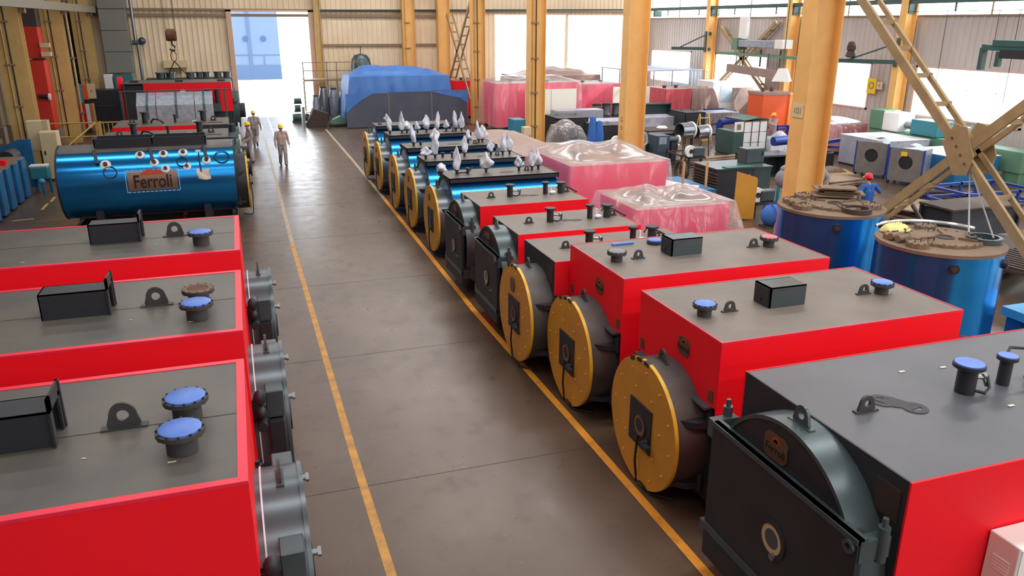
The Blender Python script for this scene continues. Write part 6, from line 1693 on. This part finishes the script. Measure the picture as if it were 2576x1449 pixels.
fan('grey fan casing with a round opening, left of the pair behind the red helmet', aty(2185, 440, 25.2).x, 25.2, -1.12)
t = fan('grey fan casing with a yellow tag above its opening, right of the pair', aty(2270, 460, 23.4).x, 23.4, -1.12)
B().box(-0.2, 0.02, -0.03, -0.021, 1.1, 1.26).out('yellow_tag', SIGNY, t, smooth=False)
hollow_box('dark_bin', 'black open bin left of the pair of fan casings', 'bin', 21.9, 23.2, 26.9, 27.7, 0.75, BLACK, '+z')
t = cabinet('sheet_top_casing', 'long casing with a window lit white top behind the pair of fan casings', 'casing', 24.7, 27.0, 25.8, 28.4, 1.25, MATB, doors=2, top=mat('window_lit_white', rgb(225, 228, 232), 0.3), handle=False, face='x')  # top sheet painted white for the window light on it
t = cabinet('sheet_top_casing', 'second casing with a window lit white top beside the cross brace plate', 'casing', 24.9, 27.0, 22.4, 25.0, 1.1, BLUEP, doors=2, top=mat('window_lit_white', rgb(225, 228, 232), 0.3), handle=False, face='x')  # same white top, window light put into the colour
# green lathe by the window
t = thing('lathe', 'long green lathe with a white fronted headstock below the right wall window', 'lathe', (27.7, 26.3, 0))
B().box(-0.45, 0.4, -4.6, 3.3, 0.5, 1.3).out('bed', MGREEN, t, smooth=False, bevel=0.02)
B().box(-0.5, 0.45, 2.45, 3.3, 1.3, 2.15).out('headstock', MGREEN, t, smooth=False, bevel=0.03)
B().box(-0.52, 0.4, 1.55, 2.45, 1.3, 2.1).out('white_front', WHITE, t, smooth=False, bevel=0.02)
B().box(-0.5, 0.35, -0.55, 0.85, 1.32, 1.95).out('carriage', TEAL, t, smooth=False, bevel=0.02)
B().cyl((0, 0.85, 1.6), (0, 1.55, 1.6), 0.16, n=14).out('chuck', STEEL, t)
B().box(-0.3, 0.3, -1.5, -1.0, 1.3, 1.85).out('tailstock', GALV, t, smooth=False, bevel=0.03)
for y in (-4.2, -0.6, 2.8): B().box(-0.4, 0.35, y-0.35, y+0.35, 0, 0.5).out('foot', MGREEN, t, smooth=False)
red_case('dull pink wrapped casing at the right wall behind the near column', 26.0, 28.0, 30.5, 32.6, 1.35, ma=mat('dull_red', rgb(190, 62, 74), 0.5))
drape('plastic_sheet', 'clear film over the dull pink casing left of the green lathe', 'sheet', 25.9, 28.1, 30.4, 32.7, 1.42, FILM, z0=0.2, flare=0.35, wr=0.12, bulge=lambda u, v: 0.2*math.sin(PI*u)*math.sin(PI*v))
t = thing('blue_press', 'dark blue frame press left of the fan casings', 'machine', (23.2, 28.9, 0))
B().box(-0.35, 0.35, -0.3, 0.3, 0, 1.25).out('column', NAVY, t, smooth=False)
B().cyl((-1.6, 0, 1.0), (-0.3, 0, 1.05), 0.2, n=14).out('drum', NAVY, t)
B().bar((0.3, 0, 0.75), (2.2, -0.2, 1.0), 0.14, 0.14).bar((0.3, 0, 0.7), (2.2, 0.2, 0.55), 0.12, 0.12).out('arm', NAVY, t, smooth=False)
open_frame('blue_rack', 'low dark blue rack under the gusset plate of the near brace', 'rack', 21.4, 24.2, 18.6, 20.2, 0.75, NAVY, s=0.08, levels=(0.3,), mid=(0.0, 0.7))
t = bench('dark workbench with bins under the near cross brace', 19.6, 16.9, 2.6, 1.2, 0.95)
B().box(-1.2, 1.2, -0.5, 0.5, 0.1, 0.85).out('drawer_block', DARK, t, smooth=False)
for k, (px, py, lb) in enumerate(((2400, 505, 'dark open box with a window lit white lid under the near brace'),)):
    p = atz(2390, 545, 0)
    t = thing('bright_lid_box', lb, 'box', (15.4, 14.6, 0), 0.25)
    B().box(-0.65, 0.65, -0.5, 0.5, 0.05, 0.72).out('body', BLACK, t, smooth=False)
    B().box(-0.75, 0.75, -0.55, 0.6, 0.72, 0.76).out('lid', mat('window_lit_white', rgb(225, 228, 232), 0.3), t, smooth=False)  # lid whitened for light from the windows
    B().tube([(0.15, -0.3, 0.76), (0.12, -0.3, 0.98), (0.42, -0.3, 0.98), (0.4, -0.3, 0.76)], 0.02).out('hoop', STEEL, t)
    B().bar((-0.1, -0.55, 0.8), (0.5, 0.55, 1.5), 0.06, 0.08).out('bar', BLACK, t, smooth=False)
    B().box(-0.6, 0.6, -0.45, 0.45, 0, 0.05).out('runner', WOOD, t, smooth=False)
plates('plate_stack', 'stack of corrugated rusty plates right of the bright lidded box', 17.6, 14.3, 0.35, 2.4, 1.5, 7, RUSTD, th=0.04, gap=0.05)
t = thing('tube_bundle_tray', 'tray of ribbed rusty plates on splayed legs at the right edge', 'tray', (16.9, 12.6, 0), 0.2)
B().box(-1.4, 1.5, -0.7, 0.7, 0.66, 0.72).out('tray', RUSTD, t, smooth=False)
for k in range(16): B().box(-1.35+k*0.18, -1.27+k*0.18, -0.68, 0.68, 0.72, 0.78).out('rib', RUSTD, t, smooth=False)
for x in (-1.1, 1.2):
    for y in (-0.5, 0.5): B().bar((x-0.2, y*1.2, 0), (x, y, 0.68), 0.06, 0.06).out('leg', RUST, t, smooth=False)
rs = random.Random(5)
for k, (px, py, w, d, n, lb) in enumerate(((2105, 470, 2.0, 1.2, 5, 'flat stack of grey brown plates left of the man in the red helmet'),
        (2330, 488, 2.2, 0.9, 4, 'stack of long plates between the brace leg and the fan casings'),
        (2290, 545, 2.0, 1.2, 6, 'stack of rusty plates behind the gap between the tanks'))):
    p = atz(px, py, 0)
    plates('plate_stack', lb, p.x, p.y, rs.uniform(-0.4, 0.5), w, d, n, RUSTD if k % 2 else DUST, th=0.04, gap=0.03)
for k, (px, py, a, L, n, sq, lb) in enumerate(((2078, 452, -0.35, 2.2, 9, True, 'bundle of flat bars beside the hidden yellow helmet'),
        (2400, 500, -0.4, 2.0, 9, False, 'bundle of pipes behind the near cross brace'),
        (1790, 410, 0.15, 3.6, 7, False, 'long rusty rods on the floor in front of the steel ring'))):
    p = atz(px, py, 0)
    bundle('bar_bundle', lb, p.x, p.y, a, L, n, RUSTD if k % 2 else DUST, r=0.05, square=sq)
plates('plate_stack', 'dusty brown plates piled on the rear of the farther tank lid', 11.4, 13.0, -0.5, 0.9, 0.5, 5, DUST, z=2.475, th=0.025, gap=0.015)
# timber pallet with rubble
p = atz(2080, 440, 0)
t = thing('timber_pallet', 'timber pallet with pale rags left of the fan casings', 'pallet', (p.x, p.y, 0), -0.4)
for k in range(6): B().box(-0.9, 0.9, -0.6+0.22*k, -0.45+0.22*k, 0.12, 0.15).out('board', WOOD, t, smooth=False)
for k in range(3): B().box(-0.85+0.8*k, -0.75+0.8*k, -0.6, 0.65, 0, 0.12).out('runner', WOOD, t, smooth=False)
drape('rag_heap', 'heap of pale rags on the timber pallet', 'rags', p.x-0.4, p.x+0.4, p.y-0.3, p.y+0.3, 0.3, DUST, z0=0.16, flare=0.1, wr=0.06)
# blue machine with a warning sign at the right edge
t = thing('blue_machine', 'light blue machine with a warning sign at the right edge behind the tank', 'machine', (12.95, 8.95, 0))
B().box(-0.75, 0.2, -0.85, 0.45, 0.1, 1.05).out('body', BLUEP, t, smooth=False)
B().box(-0.85, 0.25, -0.95, 0.5, 1.05, 1.2).out('top_slab', LBLUE, t, smooth=False)
B().box(-0.76, -0.72, -0.1, 0.1, 0.95, 1.04).out('notch', BLACK, t, smooth=False)
B().box(-0.7, 0.15, -0.8, 0.4, 0, 0.1).out('plinth', BLACK, t, smooth=False)
sg = B().box(-0.62, -0.34, -0.87, -0.85, 0.52, 0.86).out('warning_plate', WHITE, t, smooth=False)
B().prism([(-0.58, 0.62), (-0.38, 0.62), (-0.48, 0.80)], -0.876, -0.87, 'y').out('warning_border', BLACK, sg, smooth=False)
B().prism([(-0.555, 0.634), (-0.405, 0.634), (-0.48, 0.772)], -0.88, -0.876, 'y').out('warning_triangle', SIGNY, sg, smooth=False)
B().cyl((-0.48, -0.884, 0.68), (-0.48, -0.879, 0.68), 0.02, n=8).box(-0.57, -0.39, -0.874, -0.87, 0.55, 0.58).out('symbol', LETTER, sg, smooth=False)
# ------------------------------------------------------------------ people
SKIN = mat('skin', rgb(190, 138, 110), 0.55)
def capsule(b, p, q, r0, r1, n=12):
    p, q = Vector(p), Vector(q)
    if (q-p).length > 1e-4: b.cyl(p, q, r0, r1, n=n)
    b.ell(p, r0, nu=n, nv=8); b.ell(q, r1, nu=n, nv=8)

def person(label, loc, rz, J, fab, trous, helmet, skin_sleeve=False, boots=None, gloves=None, lean=None):
    """one continuous remeshed body posed by joint positions (metres, facing -y), helmet and hair as parts"""
    t = thing('person', label, 'person', loc, rz)
    boots = boots or BLACK
    hand_m = gloves or SKIN
    segs = []   # (p, q, r0, r1, material index)
    def S(p, q, r0, r1, k): segs.append((Vector(p), Vector(q), r0, r1, k))
    V = lambda k: Vector(J[k])
    pel, ch, nk, hd = V('pelvis'), V('chest'), V('neck'), V('head')
    side = (V('shl')-V('shr')).normalized()          # towards the figure's left
    up = (nk-pel).normalized()
    fwd = side.cross(up).normalized()*-1
    if 'fwd' in J: fwd = Vector(J['fwd']).normalized()
    # trunk: two tapered pairs so that it is wider than deep
    for s in (-1, 1):
        S(pel+side*0.06*s, ch+side*0.075*s, 0.128, 0.135, 0)
        S(ch+side*0.075*s, nk-up*0.06+side*0.08*s, 0.13, 0.08, 0)
    S(pel-up*0.02+side*0.05, pel-up*0.02-side*0.05, 0.135, 0.135, 1)
    S(nk-up*0.06, hd-up*0.04, 0.058, 0.052, 2)
    for a, s in (('l', 1), ('r', -1)):
        sh, el, wr = V('sh'+a), V('el'+a), V('wr'+a)
        hp, kn, an = V('hip'+a), V('kn'+a), V('an'+a)
        S(nk-up*0.08+side*0.07*s, sh, 0.075, 0.075, 0)
        S(sh, el, 0.072, 0.06, 0)
        S(el, wr, 0.046 if skin_sleeve else 0.058, 0.034 if skin_sleeve else 0.046, 2 if skin_sleeve else 0)
        S(hp, kn, 0.112, 0.084, 1)
        S(kn, an, 0.082, 0.07, 1)
        # foot
        td = Vector(J.get('toe'+a, (0, -1, 0))).normalized()
        heel = an-Vector((0, 0, 0.05))
        S(heel-td*0.04, heel+td*0.09, 0.045, 0.042, 3)
        S(heel+td*0.09, heel+td*0.17-Vector((0, 0, 0.012)), 0.042, 0.03, 3)
        # hand: palm, four fingers of different length, thumb on the inner side
        hd_ = (wr-el).normalized()
        inn = (fwd*0.9+(-side*s)*0.3); inn = (inn-hd_*inn.dot(hd_))
        if inn.length < 0.1: inn = -side*s
        inn.normalize()
        nrm = hd_.cross(inn).normalized()
        palm = wr+hd_*0.05
        S(wr+hd_*0.01+inn*0.012, wr+hd_*0.075+inn*0.02, 0.026, 0.02, 4)
        S(wr+hd_*0.01-inn*0.012, wr+hd_*0.075-inn*0.022, 0.026, 0.02, 4)
        curl = nrm*(0.02 if nrm.dot(-side*s) > 0 else -0.02)
        for f, ln in enumerate((0.066, 0.076, 0.07, 0.054)):
            b0 = wr+hd_*0.08+inn*(0.03-0.02*f)
            m_ = b0+hd_*ln*0.55+curl*0.5
            e_ = m_+hd_*ln*0.4+curl*1.3
            S(b0, m_, 0.0115, 0.0105, 4); S(m_, e_, 0.0105, 0.0095, 4)
        tb = wr+hd_*0.03+inn*0.03
        S(tb, tb+hd_*0.035+inn*0.025, 0.015, 0.0125, 4); S(tb+hd_*0.035+inn*0.025, tb+hd_*0.068+inn*0.026+curl*0.5, 0.0125, 0.0105, 4)
    hf = Vector(J.get('look', fwd)).normalized()
    hu = (Vector((0, 0, 1))-hf*hf.z).normalized() if abs(hf.z) < 0.95 else up
    hs = hu.cross(hf).normalized()
    R = Matrix((( hs.x, hf.x, hu.x), (hs.y, hf.y, hu.y), (hs.z, hf.z, hu.z)))
    b = B()
    for p, q, r0, r1, k in segs: capsule(b, p, q, r0, r1)
    # skull, jaw, nose, ears
    b.ell(hd+hu*0.03, 0.076, 0.095, 0.105, nu=16, nv=12, M=R)
    b.ell(hd+hf*0.03-hu*0.055, 0.055, 0.06, 0.055, nu=14, nv=10, M=R)
    capsule(b, hd+hf*0.09+hu*0.005, hd+hf*0.112-hu*0.03, 0.012, 0.016, 8)
    for s in (-1, 1): b.ell(hd+hs*0.078*s-hu*0.005, 0.014, 0.024, 0.034, nu=8, nv=6, M=R)
    me = bpy.data.meshes.new('body'); bmesh.ops.recalc_face_normals(b.bm, faces=b.bm.faces); b.bm.to_mesh(me); b.bm.free()
    tmp = bpy.data.objects.new('tmp', me); COL.objects.link(tmp)
    md = tmp.modifiers.new('r', 'REMESH'); md.mode = 'VOXEL'; md.voxel_size = 0.0095
    md = tmp.modifiers.new('s', 'SMOOTH'); md.factor = 0.5; md.iterations = 3
    dg = bpy.context.evaluated_depsgraph_get()
    bm_ = bpy.data.meshes.new_from_object(tmp.evaluated_get(dg)); bm_.name = 'body'
    bpy.data.objects.remove(tmp); bpy.data.meshes.remove(me)
    bm_.materials.clear()
    for k in (fab, trous, SKIN, boots, hand_m): bm_.materials.append(k)
    for f in bm_.polygons:
        c = f.center; best = 1e9; kk = 2
        if (c-hd).length < 0.15 and (c-nk).dot(hd-nk) > 0.05*(hd-nk).length: kk = 2
        else:
            for p, q, r0, r1, k in segs:
                d = q-p; L2 = d.length_squared
                u = 0 if L2 < 1e-9 else max(0, min(1, (c-p).dot(d)/L2))
                e = (c-(p+d*u)).length-(r0+(r1-r0)*u)
                if e < best: best, kk = e, k
        f.material_index = kk
    bm_.shade_smooth()
    bo = bpy.data.objects.new('body', bm_); COL.objects.link(bo); bo.parent = t
    # helmet with brim and hair below it
    M3 = R
    hb = B()
    prof = [(0.112, 0.0), (0.113, 0.03), (0.1, 0.085), (0.065, 0.122), (0.0, 0.135)]
    n = 18
    o0 = hd+hu*0.05
    vs = []
    for r_, h_ in prof:
        for i in range(n):
            a = 2*PI*i/n
            vs.append(o0+M3 @ Vector((r_*0.92*math.cos(a), r_*1.1*math.sin(a), h_)))
    hb._add(vs, [(k*n+i, k*n+(i+1) % n, (k+1)*n+(i+1) % n, (k+1)*n+i) for k in range(len(prof)-1) for i in range(n)])
    vs = []
    for r_, h_ in ((0.108, 0.012), (0.108, 0.0), (1, -0.004), (1, 0.006)):
        for i in range(n):
            a = 2*PI*i/n
            rr = r_ if r_ < 1 else (0.128+0.045*max(0, math.sin(a))**2)
            vs.append(o0+M3 @ Vector((rr*0.92*math.cos(a), rr*1.1*math.sin(a), h_)))
    hb._add(vs, [(k*n+i, k*n+(i+1) % n, ((k+1) % 4)*n+(i+1) % n, ((k+1) % 4)*n+i) for k in range(4) for i in range(n)])
    hb.bar(o0+M3 @ Vector((0, -0.1, 0.09)), o0+M3 @ Vector((0, 0.1, 0.09)), 0.03, 0.02) if False else None
    hb.out('helmet', helmet, t)
    B().ell(hd+hu*0.035-hf*0.012, 0.083, 0.098, 0.075, nu=14, nv=9, M=R).out('hair', BLACK, t)
    for s in (-1, 1): B().ell(hd+hf*0.092+hs*0.033*s+hu*0.012, 0.012, 0.007, 0.008, nu=8, nv=6, M=R).out('eye', BLACK, t)
    B().ell(hd+hf*0.088-hu*0.062, 0.022, 0.008, 0.006, nu=8, nv=6, M=R).out('mouth', mat('lip', rgb(140, 80, 70), 0.5), t)
    # collar and belt
    B().cyl(pel+up*0.05, pel+up*0.09, 0.165, 0.165, n=18, caps=False).out('belt', TROU if fab != TROU else BLACK, t) if False else None
    B().cyl(nk-up*0.045, nk-up*0.01, 0.078, 0.066, n=14, caps=False).out('collar', fab, t)
    return t
GREYF = mat('grey_overall', rgb(150, 140, 138), 0.85, col2=rgb(166, 154, 150), scale=8)
PINKF = mat('pinkish_grey_overall', rgb(188, 156, 148), 0.85, col2=rgb(172, 150, 144), scale=6)
TROU = mat('grey_trousers', rgb(150, 138, 134), 0.85, col2=rgb(164, 150, 146), scale=6)
BLUEF = mat('blue_shirt', rgb(40, 92, 170), 0.85)
HELY = mat('yellow_helmet', rgb(246, 206, 20), 0.35)
HELP = mat('pale_yellow_cap', rgb(236, 206, 110), 0.45)
HELR = mat('red_helmet', rgb(226, 24, 48), 0.3)
GLOVE = mat('white_glove', rgb(232, 228, 226), 0.8)
def stand(**k):
    J = dict(pelvis=(0, 0, 0.95), chest=(0, 0.005, 1.22), neck=(0, 0.01, 1.46), head=(0, -0.02, 1.58),
             shl=(0.19, 0.01, 1.40), shr=(-0.19, 0.01, 1.40), ell=(0.25, 0.03, 1.12), elr=(-0.25, 0.03, 1.12), wrl=(0.26, -0.05, 0.88), wrr=(-0.26, -0.05, 0.88),
             hipl=(0.09, 0, 0.9), hipr=(-0.09, 0, 0.9), knl=(0.1, -0.02, 0.5), knr=(-0.1, -0.02, 0.5), anl=(0.1, 0.02, 0.095), anr=(-0.1, 0.02, 0.095), fwd=(0, -1, 0))
    J.update(k); return J
walk = stand(knl=(0.09, -0.17, 0.52), anl=(0.08, -0.2, 0.10), knr=(-0.09, 0.0, 0.5), anr=(-0.08, 0.24, 0.13), toer=(0, -0.9, -0.35), ell=(0.27, 0.1, 1.13), wrl=(0.3, 0.02, 0.9), elr=(-0.27, -0.02, 1.12), wrr=(-0.28, -0.14, 0.91))
p = atz(714, 417, 0)
person('worker in a pinkish grey overall and yellow helmet walking towards the camera along the aisle', (p.x, p.y, 0), 0.12, walk, PINKF, TROU, HELY, gloves=GLOVE)
p = atz(633, 408, 0)
person('worker in a yellow helmet standing sideways at the end of the left boilers', (p.x, p.y, 0), -1.35, stand(ell=(0.24, 0.06, 1.13), wrl=(0.22, -0.16, 0.98), elr=(-0.24, 0.02, 1.12), wrr=(-0.2, -0.2, 1.0), knl=(0.1, -0.05, 0.5), knr=(-0.1, 0.0, 0.5), anr=(-0.1, 0.1, 0.095)), GREYF, TROU, HELY)
p = atz(645, 369, 0)
person('worker in a grey shirt and pale cap walking away towards the bright door', (p.x, p.y, 0), PI-0.15, stand(knl=(0.09, -0.12, 0.5), anl=(0.09, -0.12, 0.10), knr=(-0.09, -0.02, 0.5), anr=(-0.1, 0.3, 0.27), toer=(0, -0.35, -0.9), ell=(0.27, 0.08, 1.13), wrl=(0.3, 0.05, 0.9), elr=(-0.28, 0.1, 1.14), wrr=(-0.3, 0.0, 0.92), skin=1), GREYF, TROU, HELP, skin_sleeve=True)
p = atz(1938, 376, 0)
person('worker in a grey overall and orange yellow helmet reaching to the panel crate', (p.x, p.y, 0), -1.2, stand(ell=(0.22, -0.2, 1.18), wrl=(0.14, -0.42, 1.28), elr=(-0.23, -0.16, 1.16), wrr=(-0.12, -0.4, 1.2)), PINKF, TROU, mat('orange_yellow_helmet', rgb(244, 178, 40), 0.35))
p = atz(2188, 452, 1.58)
person('man in a blue shirt and red helmet seen from behind the farther tank', (p.x, p.y, 0), PI+0.1, stand(shl=(0.22, 0.0, 1.4), shr=(-0.22, 0.0, 1.4), ell=(0.40, 0.04, 1.2), wrl=(0.25, -0.1, 1.02), elr=(-0.42, 0.04, 1.2), wrr=(-0.25, -0.1, 1.02), head=(0, -0.05, 1.58)), BLUEF, mat('navy_trousers', rgb(40, 48, 70), 0.8), HELR, skin_sleeve=True)
bend = stand(chest=(0, -0.2, 1.12), neck=(0, -0.38, 1.26), head=(0, -0.5, 1.32), shl=(0.19, -0.33, 1.2), shr=(-0.19, -0.33, 1.2), ell=(0.24, -0.4, 0.93), elr=(-0.24, -0.4, 0.93), wrl=(0.16, -0.55, 0.76), wrr=(-0.16, -0.55, 0.76), knl=(0.11, -0.06, 0.5), knr=(-0.11, -0.06, 0.5), pelvis=(0, 0.08, 0.93), hipl=(0.09, 0.07, 0.9), hipr=(-0.09, 0.07, 0.9), look=(0, -0.9, -0.45))
p = atz(2060, 415, 1.35)
person('stooping worker in grey with a yellow helmet half hidden by the near column', (p.x+0.25, p.y, 0), -1.3, bend, GREYF, TROU, HELY)
p = atz(1613, 350, 1.25)
person('worker in a grey jacket half hidden by the stencilled column', (p.x, p.y, 0), -0.7, bend if False else stand(ell=(0.25, -0.05, 1.13), wrl=(0.18, -0.25, 1.02)), GREYF, TROU, mat('orange_helmet', rgb(240, 150, 40), 0.4))
# cloth covered post beside the near column
p = aty(1966, 470, 20.8)
t = thing('covered_post', 'teal post with a grey cloth bundle tied on top, left of the near column', 'post', (p.x, 20.8, 0))
zt = aty(1966, 418, 20.8).z
B().cyl((-0.12, 0, 0), (-0.1, 0, zt-0.35), 0.06, n=10).box(-0.25, 0.1, -0.15, 0.15, 0, 0.04).out('post', TEAL, t)
B().ell((0.02, 0, zt-0.4), 0.26, 0.22, 0.3).ell((0.12, 0, zt-0.1), 0.22, 0.16, 0.14).out('cloth', mat('grey_cloth', rgb(140, 136, 144), 0.8, bump=0.6, scale=6), t)
B().tube([(0.12, -0.22, zt-0.25), (0.08, -0.25, zt-0.4), (0.14, -0.22, zt-0.55)], 0.02).out('white_band', WHITE, t)
